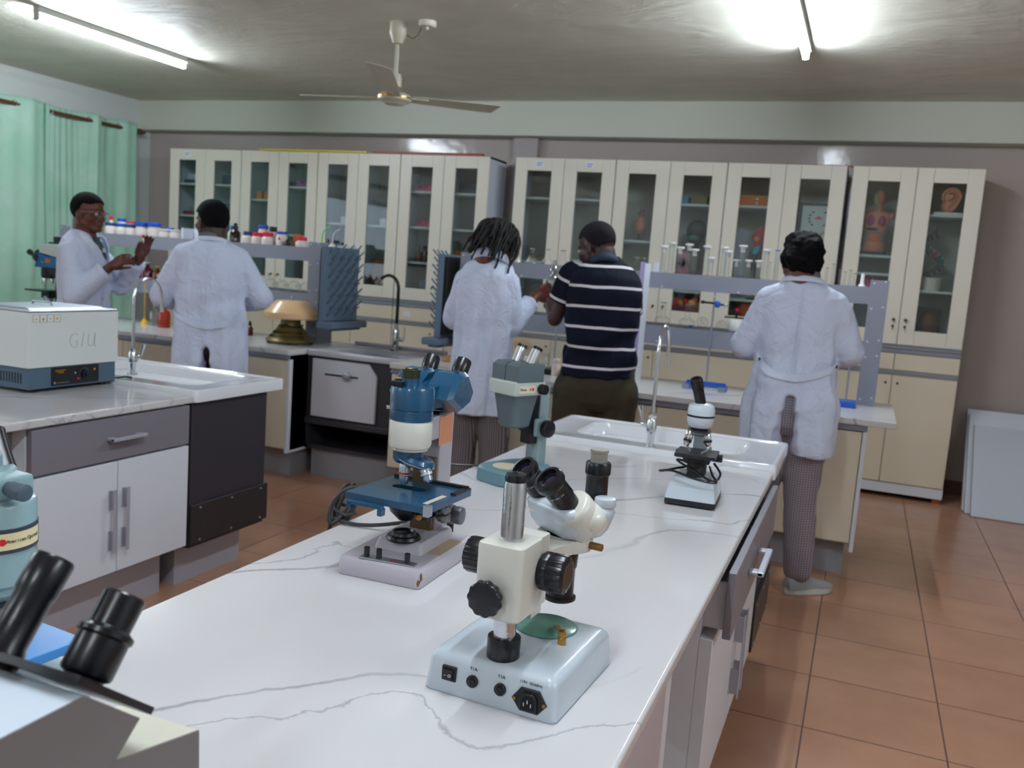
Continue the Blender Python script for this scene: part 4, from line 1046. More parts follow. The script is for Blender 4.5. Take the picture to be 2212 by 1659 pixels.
    MB().cyl((A[0]+0.028, A[1]-0.012, 0.108), (A[0]+0.040, A[1]-0.026, 0.107), 0.006, n=16, bev=.001).build('brass_screw', RUSTB, cdo)
    # coaxial knobs right
    for z, r_ in ((0.122, 0.013), (0.103, 0.012)):
        MB().cyl((0.070, 0.02, z), (0.096, 0.02, z), r_, n=24) if 0 else None
    kn = MB().cyl((0.027, 0.060, 0.090), (0.050, 0.060, 0.090), 0.014, n=24)
    ribbed(kn, (0.046, 0.060, 0.090), (1, 0, 0), 0.0195, 0.014, n=60, waves=24, amp=0.03)
    ribbed(kn, (0.060, 0.060, 0.090), (1, 0, 0), 0.0175, 0.020, n=60, waves=24, amp=0.03)
    kn.build('focus_knob', mat('worn_grey_metal', (112, 112, 122), 0.4, 0.6), t)
    MB().cyl((0.060, 0.015, 0.085), (0.060, 0.015, 0.138), 0.006, n=16).cyl((0.060, 0.015, 0.106), (0.060, 0.015, 0.118), 0.013, n=24, bev=.002).cyl((0.060, 0.015, 0.088), (0.060, 0.015, 0.101), 0.013, n=24, bev=.002).build('stage_drive', mat('worn_grey_metal2', (120, 118, 118), 0.35, 0.7), t)
    MB().cyl((-0.027, 0.060, 0.090), (-0.055, 0.060, 0.090), 0.018, n=30, bev=.002).build('focus_knob', MATS['worn_grey_metal'], t)
    # cable, with the knotted bundle hanging over the table's far edge
    cpts = [(-0.02, 0.118, 0.055), (-0.03, 0.14, 0.05), (-0.08, 0.15, 0.03), (-0.15, 0.145, 0.012), (-0.20, 0.14, 0.006), (-0.235, 0.14, 0.008), (-0.262, 0.15, 0.004), (-0.275, 0.15, -0.04)]
    MB().tube(smooth(cpts, 6), 0.0042, 10).build('power_cord', mat('cable_grey', (50, 50, 54), 0.45), t)
    loop = []
    for k in range(70):
        a = k/70*2*PI*3.0
        loop.append((-0.235+0.022*math.cos(a)+0.006*math.sin(a*0.37), 0.150+0.012*math.sin(a*1.0+1)+0.01*math.sin(a*0.5), 0.045+0.040*math.sin(a+0.6)+0.004*math.sin(a*2.3)))
    MB().tube(smooth(loop, 2), 0.0042, 8).tube([(-0.262, 0.15, 0.032), (-0.245, 0.138, 0.028), (-0.225, 0.14, 0.022), (-0.21, 0.152, 0.026), (-0.225, 0.166, 0.034), (-0.25, 0.166, 0.036)], 0.0042, 8, closed=True).build('cord_bundle', MATS['cable_grey'], t)
    return t
blue_scope()

# ---------------- teal stereo microscope
TEAL = mat('dark_teal_enamel', (84, 98, 104), 0.4, var=0.04); TEALL = mat('pale_green_grey_enamel', (180, 188, 184), 0.35); TEALB = mat('blue_green_base', (98, 134, 144), 0.4)
def teal_scope(label, loc, rz):
    t = thing('stereo_microscope', label, 'microscope', loc, rz)
    b = MB(); rslab(b, 0.15, 0.20, 0.045, [(0, 0.003), (0.004, 0), (0.034, 0.002), (0.040, 0.008)], cy=0.02, n=10); b.build('base', TEALB, t)
    MB().lathe([(0, 0.040), (0.038, 0.040), (0.038, 0.0425), (0, 0.0425)], (0, -0.015, 0), n=40).build('stage_plate', mat('cream_plate', (214, 206, 176), 0.35), t)
    MB().prism([(-0.024, 0.03), (0.024, 0.03), (0.022, 0.26), (-0.022, 0.26)], 0.075, 0.110, bev=0.004).build('column', mat('green_grey_column', (138, 158, 162), 0.35), t)
    MB().prism([(-0.018, 0.10), (0.018, 0.10), (0.018, 0.25), (-0.018, 0.25)], 0.045, 0.076, bev=0.002).build('focus_slide', BLK, t)
    MB().box((0, 0.085, 0.145), (0.056, 0.05, 0.05), 0.006).build('focus_block', MATS['green_grey_column'], t)
    for s in (-1, 1):
        MB().cyl((s*0.028, 0.085, 0.145), (s*0.040, 0.085, 0.145), 0.010, n=16).cyl((s*0.038, 0.085, 0.145), (s*0.055, 0.085, 0.145), 0.024, n=40, bev=.003).build('focus_knob', BLK, t)
    MB().cyl((0.0, 0.110, 0.06), (0.0, 0.118, 0.06), 0.009, n=16).build('rear_screw', BLK, t)
    secs = [[(p[0], p[1], z) for p in rrect(w_, d_, r_, 7, 0, cy)] for z, w_, d_, r_, cy in ((0.150, 0.060, 0.055, 0.02, 0.0), (0.156, 0.074, 0.070, 0.022, 0.0), (0.20, 0.084, 0.082, 0.022, 0.0), (0.24, 0.092, 0.092, 0.016, 0.0))]
    MB().loft(secs).build('lower_head', TEAL, t)
    band = MB().bb(-0.052, 0.052, -0.055, 0.060, 0.240, 0.278, 0.005).build('band', TEALL, t)
    pl = MB().bb(0.052, 0.0528, -0.040, 0.020, 0.248, 0.268).build('name_plate', mat('plate_cream', (220, 204, 180), 0.4), band)
    text('Three', 0.010, T(0.0532, -0.026, 0.258)@RIGHT, PRINT, pl)
    MB().cyl((0.0528, 0.010, 0.258), (0.0534, 0.010, 0.258), 0.004, n=12).build('red_logo', REDD, pl)
    text('A', 0.010, T(0.0532, 0.001, 0.258)@RIGHT, PRINT, pl)
    MB().cyl((0.052, 0.040, 0.258), (0.072, 0.040, 0.258), 0.014, n=32, bev=.002).build('zoom_knob', BLK, t)
    for s in (-1, 1):
        MB().loft([[(s*0.0265+x, y, z) for x, y, z in ((-0.0245, -0.045, z0), (0.0245, -0.045, z0), (0.0245, 0.05, z0), (-0.0245, 0.05, z0))] for z0 in (0.276, 0.28, 0.318)]+[[(s*0.0265+x, y, z) for x, y, z in ((-0.021, -0.030, 0.328), (0.021, -0.030, 0.328), (0.021, 0.05, 0.325), (-0.021, 0.05, 0.325))]]).build('prism_box', TEAL, t)
        e0 = V((s*0.0275, 0.018, 0.322)); dv = V((s*0.05, 0.45, 0.89)).normalized()
        MB().lathe([(0, 0), (0.0135, 0), (0.0135, 0.042), (0, 0.042)], e0, dv, 30).build('eyepiece_sleeve', MATS['satin_aluminium'], t)
        MB().lathe([(0, 0.042), (0.0142, 0.042), (0.0142, 0.050), (0.010, 0.051), (0, 0.049)], e0, dv, 30).build('eyepiece', BLK, t)
    cb = MB().tube(smooth([(0.0, 0.10, 0.02), (-0.03, 0.14, 0.004), (-0.09, 0.12, 0.004), (-0.15, 0.05, 0.004), (-0.20, -0.02, 0.004), (-0.235, -0.06, 0.004), (-0.27, -0.09, -0.04), (-0.275, -0.095, -0.3)], 6), 0.003, 8)
    cb.build('power_cord', BLK, t)
    return t
teal_scope('teal and pale green stereo microscope with bare chrome eyepiece tubes, behind the blue microscope', (-0.848, 2.235, 0.78), math.radians(-25))

# ---------------- small white monocular microscope
def mono():
    t = thing('monocular_microscope', 'small white and black student microscope with a single black eyepiece, near the foreground sink', 'microscope', (-0.368, 2.345, 0.78), math.radians(3))
    b = MB()
    b.loft([[(p[0], p[1], z) for p in rrect(w_, d_, 0.006, 5)] for z, w_, d_ in ((0.004, 0.128, 0.176), (0.018, 0.128, 0.176))])
    b.build('lower_base', BLKR, t)
    MB().loft([[(p[0], p[1], z) for p in rrect(w_, d_, 0.006, 5, 0, cy)] for z, w_, d_, cy in ((0.018, 0.128, 0.176, 0), (0.050, 0.118, 0.164, 0), (0.064, 0.104, 0.120, 0.012), (0.068, 0.09, 0.10, 0.016))]).build('base', ENW, t)
    for x in (-0.05, 0.05):
        for y in (-0.07, 0.07): MB().cyl((x, y, 0), (x, y, 0.006), 0.008, n=12).build('foot', BLKR, t)
    MB().lathe([(0, 0.062), (0.022, 0.062), (0.024, 0.066), (0.021, 0.080), (0.024, 0.082), (0.021, 0.092), (0.024, 0.094), (0.02, 0.105), (0.026, 0.108), (0.026, 0.118), (0, 0.118)], (0, -0.01, 0), n=30).bb(-0.022, 0.022, 0.0, 0.06, 0.06, 0.118, 0.004).build('substage', BLKR, t)
    MB().box((0, -0.012, 0.128), (0.105, 0.105, 0.010), 0.002).box((0, 0.0, 0.114), (0.07, 0.05, 0.022), 0.003).build('stage', BLK, t)
    for s in (-1, 1):
        MB().tube([(s*0.030, 0.022, 0.134), (s*0.030, 0.022, 0.142), (s*0.026, 0.0, 0.139), (s*0.014, -0.035, 0.1345)], [0.003, 0.003, 0.002, 0.0025], 8).build('stage_clip', CHROME, t)
        MB().cyl((s*0.035, 0.04, 0.113), (s*0.062, 0.04, 0.113), 0.011, n=24, bev=.002).build('focus_knob', BLK, t)
    MB().loft([[(x*w_, y, z) for x, y in ((-1, y0), (1, y0), (1, y1), (-1, y1))] for z, w_, y0, y1 in ((0.06, 0.020, 0.045, 0.075), (0.14, 0.018, 0.040, 0.07), (0.18, 0.017, 0.030, 0.062), (0.225, 0.018, 0.0, 0.045))]).build('arm', ENW, t)
    MB().lathe([(0, 0.195), (0.024, 0.198), (0.032, 0.206), (0.035, 0.222), (0.035, 0.246), (0.032, 0.256), (0.022, 0.262), (0, 0.263)], (0, -0.012, 0), n=40).build('head', ENW, t)
    MB().lathe([(0.0345, 0.226), (0.0358, 0.227), (0.0358, 0.231), (0.0345, 0.232)], (0, -0.012, 0), n=40, closed=True).build('head_ring', BLK, t)
    dv = V((-0.20, -0.40, 0.9)).normalized(); e0 = V((0.0, -0.012, 0.248))
    MB().lathe([(0, -0.01), (0.014, -0.01), (0.0145, 0.06), (0.0165, 0.062), (0.0165, 0.085), (0.015, 0.088), (0.009, 0.088), (0.008, 0.084), (0, 0.083)], e0, dv, 32).build('eyepiece_tube', BLK, t)
    MB().box((0.0, 0.012, 0.253), (0.02, 0.02, 0.028), 0.004).build('prism_cover', ENW, t)
    MB().lathe([(0, 0), (0.027, 0), (0.030, 0.004), (0.030, 0.007), (0.02, 0.011), (0, 0.012)], (0, -0.010, 0.184), (0.06, -0.22, 1), 36).build('turret', mat('chrome_turret', (120, 124, 134), 0.2, 0.9), t)
    for p0, dv, L in (((-0.020, -0.022, 0.186), (-0.25, -0.30, -1), 0.040), ((0.019, -0.016, 0.186), (0.25, -0.10, -1), 0.036)):
        o = MB().lathe([(0, 0), (0.009, 0), (0.0105, 0.003), (0.0105, L*0.45), (0.0085, L*0.5), (0.0085, L*0.8), (0.005, L), (0, L)], p0, dv, 28).build('objective', CHROME, t)
        MB().lathe([(0.0085, L*0.52), (0.0112, L*0.54), (0.0112, L*0.72), (0.0085, L*0.74)], p0, dv, 28, closed=True).build('grip_ring', BLK, o)
    cb = [(0.03, 0.05, 0.085), (0.045, -0.01, 0.075), (0.062, -0.07, 0.072), (0.045, -0.095, 0.074), (0.0, -0.088, 0.078), (-0.05, -0.07, 0.086), (-0.085, -0.05, 0.078), (-0.083, -0.03, 0.074), (-0.055, -0.01, 0.08), (-0.02, 0.02, 0.088), (-0.045, 0.04, 0.095), (-0.05, 0.0, 0.100), (0.0, -0.035, 0.086), (0.05, -0.05, 0.068), (0.066, -0.03, 0.085), (0.045, 0.0, 0.105)]
    MB().tube(smooth(cb, 6), 0.0032, 8).build('power_cord', BLK, t)
    return t
mono()
# ---------------- out-of-focus head at the lower left corner
def near_scope():
    X0, Y0 = -0.545, 0.47
    t = thing('binocular_microscope', 'blurred cream microscope with a shade-toned grey side and two black eyepieces, closest at lower left', 'microscope', (X0, Y0, 0.78))
    def P(y, z): return (y-Y0, z-0.78)
    SHADEG = mat('side_shade_grey', (120, 112, 112), 0.45)  # shade on the side faces, put into the colour
    CR = mat('pale_cream_enamel', (226, 222, 204), 0.35); PB = mat('pale_blue_white_enamel', (214, 226, 238), 0.3)
    rot = RZ(PI/2)   # prism XZ -> YZ : poly x becomes world y, extrusion y becomes world -x
    head = [P(0.30, 1.018), P(0.473, 1.018), P(0.528, 0.975), P(0.504, 0.952), P(0.30, 0.93)]
    MB().prism(head, -0.045, 0.045, M=rot, bev=0.003).build('head', PB, t)
    MB().prism([(a, b-0.0003) for a, b in head], -0.0462, -0.0445, M=rot, bev=0.0004, seg=1).build('side_shade_sheet', SHADEG, t)  # thin sheet painting shade over the head's near side
    armp = [P(0.30, 0.955), P(0.504, 0.952), P(0.598, 0.932), P(0.602, 0.83), P(0.58, 0.80), P(0.30, 0.80)]
    MB().prism(armp, -0.045, 0.045, M=rot, bev=0.003).build('arm', CR, t)
    MB().prism([(a, b-0.0008) for a, b in armp], -0.0462, -0.0445, M=rot, bev=0.0004, seg=1).build('arm_shade_sheet', SHADEG, t)  # same painted shade on the arm's near side
    rslab(MB(), 0.16, 0.26, 0.02, [(0, 0.002), (0.004, 0), (0.028, 0.002), (0.032, 0.006)], cy=0.0).build('base', CR, t)
    dn = V((0, 0.61, 0.79)).normalized(); al = V((0, 0.79, -0.61)).normalized()
    a0 = V((0, 0.473-Y0+0.002, 0.238+0.004))
    pl = MB().loft([[tuple(a0+al*u+V((x, 0, 0))+dn*w_) for x, u in ((-0.075, -0.012), (0.046, -0.012), (0.046, 0.082), (-0.075, 0.082))] for w_ in (0.0, 0.006)])
    plo = pl.build('mounting_plate', BLK, t)
    for x, L, r_, kind in ((-0.006, 0.07, 0.0165, 1), (-0.062, 0.088, 0.0165, 0)):
        e0 = a0+al*(0.050 if kind else 0.016)+V((x, 0, 0))
        if kind:
            m = MB().lathe([(0, 0), (0.0150, 0), (0.0165, 0.010), (0.0205, 0.012), (0.0215, 0.014), (0.0215, 0.042), (0.0235, 0.044), (0.0235, 0.048), (0.0185, 0.051), (0.0175, 0.052), (0.0180, 0.078), (0.0165, 0.080), (0, 0.080)], e0, dn, 36)
        else:
            m = MB().lathe([(0, -0.005), (0.0175, -0.005), (0.0175, 0.010), (0.0158, 0.014), (0.0158, 0.055), (0.0172, 0.058), (0.0178, 0.086), (0.016, 0.089), (0, 0.089)], e0, dn, 36)
        m.build('eyepiece', BLK, t)
    MB().lathe([(0, 0.236), (0.0165, 0.236), (0.0165, 0.275), (0.014, 0.278), (0, 0.278)], (-0.025, -0.045, 0), n=30).build('camera_port', PB, t)
    return t
near_scope()
def green_scope():
    t = thing('compound_microscope', 'pale green compound microscope with a cream maker plate, cut off by the left edge', 'microscope', (-0.944, 0.754, 0.78), math.radians(-6))
    GR = mat('pale_sea_green_enamel', (138, 166, 172), 0.3, coat=0.3); KG = mat('slate_knob', (74, 90, 104), 0.45)
    MB().lathe([(0, 0.150), (0.040, 0.150), (0.047, 0.156), (0.047, 0.250), (0.0445, 0.254), (0.030, 0.258), (0, 0.258)], n=64).build('tube_body', GR, t)
    bd = MB().lathe([(0.0465, 0.196), (0.0480, 0.197), (0.0480, 0.226), (0.0465, 0.227)], n=64, closed=True).build('dark_band', mat('slate_band', (46, 56, 72), 0.4), t)
    CP = mat('cream_plate_label', (232, 216, 172), 0.4)
    # curved cream plate on the band, facing the camera side (-y) and right
    a0, a1 = math.radians(-80), math.radians(44); secs = []
    for z in (0.2015, 0.2215):
        secs.append([(0.0483*math.cos(a0+(a1-a0)*k/20), 0.0483*math.sin(a0+(a1-a0)*k/20), z) for k in range(21)])
    MB().loft(secs, cap=False, closed_ring=False).build('maker_plate', CP, t)
    s = 'American Optical'
    for j, ch in enumerate(s):
        a = math.radians(-15+3.5*j)
        n_ = V((math.cos(a), math.sin(a), 0)); tg = V((-math.sin(a), math.cos(a), 0))
        pos = n_*0.0485+V((0, 0, 0.2115))
        Mx = Matrix(((tg.x, 0, n_.x, pos.x), (tg.y, 0, n_.y, pos.y), (0, 1, 0, pos.z), (0, 0, 0, 1)))
        if ch != ' ': text(ch, 0.0062, Mx, PRINT, bd)
    a = math.radians(-22); n_ = V((math.cos(a), math.sin(a), 0))
    MB().cyl(n_*0.0482+V((0, 0, 0.2115)), n_*0.0487+V((0, 0, 0.2115)), 0.0042, n=16).build('red_logo', REDD, bd)
    MB().lathe([(0, 0.255), (0.033, 0.256), (0.0355, 0.260), (0.0355, 0.285), (0.033, 0.288), (0, 0.288)], (-0.018, 0.0, 0), n=48).build('upper_head', GR, t)
    MB().lathe([(0, 0.286), (0.026, 0.286), (0.026, 0.302), (0.023, 0.305), (0.0, 0.305)], (-0.030, 0.0, 0), n=40).build('port', GR, t)
    MB().prism([(-0.03, 0.255), (0.035, 0.255), (0.035, 0.285), (-0.03, 0.285)], -0.028, 0.03, bev=0.006).build('head_block', GR, t)
    MB().cyl((0.030, -0.004, 0.272), (0.047, -0.004, 0.272), 0.0085, n=20).cyl((0.042, -0.004, 0.272), (0.066, -0.004, 0.272), 0.0105, n=28, bev=.002).build('beam_lever', KG, t)
    MB().cyl((0.0, -0.035, 0.2535), (0.0, -0.035, 0.2575), 0.005, n=16).cyl((0.018, -0.02, 0.2875), (0.018, -0.02, 0.2895), 0.003, n=12).build('screw', mat('old_screw', (80, 60, 60), 0.4, 0.7), t)
    MB().lathe([(0, 0.128), (0.022, 0.128), (0.034, 0.140), (0.035, 0.151), (0, 0.151)], n=40).build('nosepiece', GR, t)
    td = V((0.25, 0.05, 1)).normalized()
    MB().lathe([(0, -0.004), (0.034, -0.002), (0.0355, 0.002), (0.030, 0.010), (0, 0.012)], (0.006, 0, 0.124), td, 40).build('turret', mat('chrome_turret', (120, 124, 134), 0.2, 0.9), t)
    MB().lathe([(0.034, -0.003), (0.037, -0.001), (0.037, 0.002), (0.034, 0.003)], (0.006, 0, 0.124), td, 40, closed=True).build('turret_rim', STEEL, t)
    MB().lathe([(0, 0), (0.0085, 0), (0.0105, 0.004), (0.009, 0.022), (0.005, 0.030), (0, 0.030)], (-0.008, -0.01, 0.122), (0, 0, -1), 24).build('objective', CHROME, t)
    MB().lathe([(0, 0), (0.0085, 0), (0.0105, 0.004), (0.009, 0.018), (0.005, 0.024), (0, 0.024)], (0.030, 0.0, 0.118), (0.5, 0, -0.85), 24).build('objective', CHROME, t)
    BS = mat('bright_blue_stage', (48, 128, 200), 0.3, coat=0.3)
    sg = MB().box((0.012, -0.002, 0.072), (0.150, 0.130, 0.012), 0.002).build('stage', BS, t)
    MB().box((0.012, -0.071, 0.068), (0.150, 0.006, 0.008)).box((0.085, -0.062, 0.060), (0.008, 0.024, 0.030), 0.001).build('stage_bracket', STEEL, sg)
    MB().cyl((0.089, -0.062, 0.064), (0.092, -0.062, 0.064), 0.004, n=14).build('screw', BLK, sg)
    MB().prism([(-0.026, 0.03), (0.026, 0.03), (0.026, 0.252), (-0.026, 0.252)], 0.058, 0.110, bev=0.006).prism([(-0.026, 0.20), (0.026, 0.20), (0.026, 0.252), (-0.026, 0.252)], 0.02, 0.08, bev=0.004).xf(RZ(math.radians(75))).build('arm', GR, t)
    rslab(MB(), 0.160, 0.23, 0.01, [(0, 0.003), (0.003, 0), (0.028, 0.002), (0.034, 0.006)], cy=0.015, cx=0.0).xf(RZ(math.radians(75))).build('base', GR, t)
    MB().lathe([(0, 0.034), (0.028, 0.034), (0.028, 0.046), (0.02, 0.05), (0, 0.05)], (0, 0, 0), n=36).build('lamp_mount', BLK, t)
    for s_ in (-1, 1):
        e0 = V((s_*0.030-0.01, 0.03, 0.275)); dv = V((0, 0.66, 0.75)).normalized()
        MB().lathe([(0, 0), (0.017, 0), (0.0155, 0.03), (0.0155, 0.06), (0, 0.06)], e0, dv, 30).xf(RZ(math.radians(75))).build('eyepiece', BLK, t)
    return t
green_scope()
# ================================================================== things on the shelves and benches
PLW = mat('white_bottle_plastic', (224, 216, 208), 0.45); BLUEL = mat('royal_blue_lid', (20, 82, 190), 0.4); NAVYL = mat('dark_blue_lid', (24, 58, 130), 0.4)
REDL = mat('crimson_plastic', (212, 16, 66), 0.35); BLKL = mat('black_lid', (16, 18, 20), 0.35); WHL = mat('white_lid', (226, 224, 222), 0.4)
PAPERL = mat('bottle_paper_label', (218, 214, 206), 0.7)
LIDC = {'blue': BLUEL, 'navy': NAVYL, 'red': REDL, 'black': BLKL, 'white': WHL}
def jar(label, x, y, z, r, h, lid, lr=None, lh=0.022, body=PLW, group='lidded bottles on the left reagent shelf', band=None, tiltz=0):
    if z > 1: y = max(y, 4.996+r)
    t = thing('reagent_jar', label, 'jar', (x, y, z), tiltz, group)
    lr = lr or r*0.8
    MB().lathe([(0, 0), (r*0.92, 0), (r, 0.004), (r, h*0.68), (r*0.92, h*0.80), (lr*0.92, h*0.90), (lr*0.9, h), (0, h)], n=28).build('bottle_body', body, t)
    m = MB(); ribbed(m, (0, 0, h-0.002), (0, 0, 1), lr, lh, n=60, waves=20, amp=0.04, bev=0.002); m.build('lid', LIDC[lid], t)
    if band: MB().lathe([(r+0.0006, h*0.15), (r+0.0006, h*0.55)], n=28).build('paper_label', band, t)
    return t
ZT, ZL, ZB = 1.390, 1.092, 0.78
GJ = None
jar('white tub with a wide navy lid behind the person with glasses, leftmost of its row', -5.13, 4.99+.03, ZT, 0.040, 0.062, 'navy', 0.038)
jar('low white tub with a bright blue lid, second along the shelf from the glasses', -5.03, 5.02, ZT, 0.038, 0.060, 'blue', 0.035)
jar('low white tub with a dark navy lid, third along the shelf from the glasses', -4.945, 5.02, ZT, 0.038, 0.058, 'navy', 0.036)
jar('broad white tub with a broad blue lid, above the raised hand', -4.845, 5.03, ZT, 0.046, 0.070, 'blue', 0.046, 0.030)
jar('broad white tub with a broad blue lid, right of the raised hand', -4.735, 5.03, ZT, 0.046, 0.072, 'blue', 0.046, 0.030)
jar('white tub with a flat white lid left of the back-turned head with short hair', -4.635, 5.01, ZT, 0.044, 0.050, 'white', 0.044, 0.012)
jar('white tub with a flat white lid touching the narrow white upright behind the short-haired head', -4.535, 5.01, ZT, 0.044, 0.050, 'white', 0.044, 0.012)
jar('slim white bottle with a red cap, just beyond the spectacles', -5.19, 5.10, ZT, 0.018, 0.105, 'red', 0.012, 0.03)
jar('tall white bottle with a blue lid in the back row behind the low tubs', -5.09, 5.10, ZT, 0.034, 0.098, 'blue', 0.032)
jar('white bottle with a crimson lid in the back row near the raised hand', -5.005, 5.10, ZT, 0.030, 0.088, 'red', 0.029, 0.014)
jar('white bottle with a black lid in the back row near the raised hand', -4.925, 5.10, ZT, 0.030, 0.080, 'black', 0.028, 0.014)
jar('white tub with a blue lid peeping over the flat lidded tubs', -4.66, 5.11, ZT, 0.034, 0.064, 'blue', 0.034, 0.012)
jar('white bottle with a blue cap right behind the short-haired head', -4.09, 5.09, ZT, 0.034, 0.088, 'blue', 0.020, 0.03)
jar('white tub with a navy lid, first right of the black dropper bottle', -3.925, 5.02, ZT, 0.044, 0.058, 'navy', 0.032, 0.026)
jar('tall white bottle with a blue lid standing behind two red lidded tubs', -3.848, 5.10, ZT, 0.036, 0.108, 'blue', 0.033, 0.026)
jar('white tub with a crimson lid under the tall blue lidded bottle', -3.845, 5.015, ZT, 0.040, 0.056, 'red', 0.034, 0.024)
jar('white tub with a crimson lid in front of the tall black capped bottle', -3.762, 5.015, ZT, 0.042, 0.058, 'red', 0.034, 0.028)
jar('tall bottle with a large black cap behind the crimson lidded tubs', -3.768, 5.10, ZT, 0.036, 0.092, 'black', 0.026, 0.036)
jar('white labelled tub with a blue lid, between the black capped bottle and the orange box', -3.668, 5.06, ZT, 0.038, 0.080, 'blue', 0.036, 0.018)
jar('lone white tub with a crimson lid, last on the shelf before the wash bottles', -3.492, 5.03, ZT, 0.044, 0.046, 'red', 0.030, 0.026)
tag(MB().bb(-4.455, -4.435, 4.997, 5.13, ZT, ZT+0.075, 0.002).bb(-4.435, -4.28, 5.10, 5.13, ZT, ZT+0.07, 0.002).build('file_holder', WHITE), 'small white upright holder on the left shelf, half hidden by the short-haired head', 'holder')
def dropper(label, x, y, z, r, h, gl=AMBER, cap=BLKL, group=None):
    t = thing('dropper_bottle', label, 'bottle', (x, y, z), 0, group)
    MB().lathe([(0, 0), (r, 0), (r, h*0.5), (r*0.8, h*0.58), (r*0.42, h*0.66), (r*0.42, h*0.72), (0, h*0.72)], n=24).build('bottle_body', gl, t)
    MB().lathe([(0, h*0.70), (r*0.55, h*0.70), (r*0.55, h*0.82), (r*0.34, h*0.84), (r*0.36, h*0.94), (r*0.2, h), (0, h)], n=20).build('rubber_teat', cap, t)
DKGL = mat('black_brown_glass', (30, 14, 8), 0.08, coat=0.6); BRGL = mat('brown_glass', (96, 26, 12), 0.08, coat=0.6); ORGL = mat('orange_red_glass', (160, 40, 12), 0.08, coat=0.5)
dropper('dark bottle with a black stepped cap just right of the short-haired head', -4.04, 5.05, ZT, 0.036, 0.135, DKGL)
dropper('small dark glass bottle low beside the orange box on the left shelf', -3.60, 5.03, ZT, 0.022, 0.05, DKGL)
dropper('tiny pink capped bottle in front of the blue lidded tub', -3.645, 5.0, ZT, 0.014, 0.058, PLW, REDL)
tag(MB().bb(-3.60, -3.545, 5.09, 5.15-.02, ZT, ZT+0.085, 0.002).build('carton', mat('orange_brown_carton', (188, 92, 34), 0.6)), 'small orange brown carton at the back of the left shelf', 'carton')
def wash_bottle(label, x, col, h):
    t = thing('wash_bottle', label, 'bottle', (x, 5.05, ZT), 0, 'wash bottles at the end of the left shelf')
    MB().lathe([(0, 0), (0.028, 0), (0.030, 0.01), (0.028, 0.022), (0.014, 0.034), (0.012, 0.040), (0, 0.040)], n=24).build('bottle_body', PLW, t)
    MB().tube(smooth([(0, 0, 0.035), (0, 0, 0.075), (0.006, 0, h-0.035), (0.028, 0, h-0.012), (0.055, 0, h)], 6), 0.0042, 8).build('spout', col, t)
wash_bottle('wash bottle with a bright green bent spout', -3.345, mat('green_tube', (96, 214, 110), 0.4), 0.145)
wash_bottle('wash bottle with a pale lilac bent spout', -3.265, mat('lilac_tube', (214, 206, 224), 0.4), 0.135)
tag(MB().bb(-3.30, -3.15, 5.10, 5.16, ZT, ZT+0.030, 0.002).build('box', mat('pale_blue_white', (200, 212, 230), 0.5)), 'flat pale blue white box lying behind the left drying rack', 'box')
# lower shelf, left: amber bottles, round flasks lying down
def amber(label, x, y, z, r, h, m=AMBER, stop=None, name='reagent_bottle', group='brown bottles on the lower left shelf'):
    t = thing(name, label, 'bottle', (x, y, z), 0, group)
    MB().lathe([(0, 0), (r, 0.001), (r, h*0.52), (r*0.85, h*0.64), (r*0.36, h*0.74), (r*0.34, h*0.84), (r*0.46, h*0.86), (r*0.46, h*0.89), (0, h*0.89)], n=28).build('bottle_body', m, t)
    MB().lathe([(0, h*0.86), (r*0.30, h*0.87), (r*0.34, h*0.93), (r*0.5, h*0.95), (r*0.45, h), (0, h)], n=20).build('stopper', stop or m, t)
YEL = mat('yellow_plastic', (226, 176, 20), 0.35)
amber('small brown bottle on the lower left shelf, nearest the person with glasses', -4.93, 5.05, ZL, 0.036, 0.085, BRGL)
amber('plum coloured round bottle with a white stopper on the lower left shelf', -4.80, 5.05, ZL, 0.048, 0.118, mat('plum_glass', (84, 16, 26), 0.1, coat=0.5), WHL)
amber('brown bottle with a yellow stopper on the lower left shelf', -4.705, 5.05, ZL, 0.036, 0.095, BRGL, YEL)
amber('dark bottle on the lower left shelf beside the back of the short-haired person', -4.63, 5.05, ZL, 0.030, 0.085, DKGL)
amber('clear glass bottle between the brown ones on the lower left shelf', -4.865, 5.09, ZL, 0.030, 0.10, THING)
amber('tall clear glass bottle behind the plum coloured one', -4.75, 5.10, ZL, 0.034, 0.125, THING)
def lying_flask(label, x, r, z=ZL, y=5.05, group='round flasks lying on the lower left shelf'):
    t = thing('round_flask', label, 'flask', (x, y, z), 0.2, group)
    q = MB().ell((0, 0, r), (r, r, r), seg=36, rings=24); q.cyl((0, r*0.8, r), (0, r*0.8+0.05, r+0.002), r*0.33, n=24, cap=False)
    q.build('flask_body', THING, t)
    MB().lathe([(r*0.30, 0), (r*0.36, 0.002), (r*0.36, 0.006), (r*0.30, 0.008)], (0, r*0.8+0.048, r+0.002), (0, 1, 0), 24, closed=True).build('rim', THING, t)
for k, (x, r) in enumerate(((-3.735, 0.040), (-3.64, 0.037), (-3.545, 0.040), (-3.455, 0.038), (-3.37, 0.030))):
    lying_flask(['leftmost', 'second', 'middle', 'fourth', 'rightmost and smallest'][k]+' of the five round glass flasks lying on the lower left shelf', x, r)
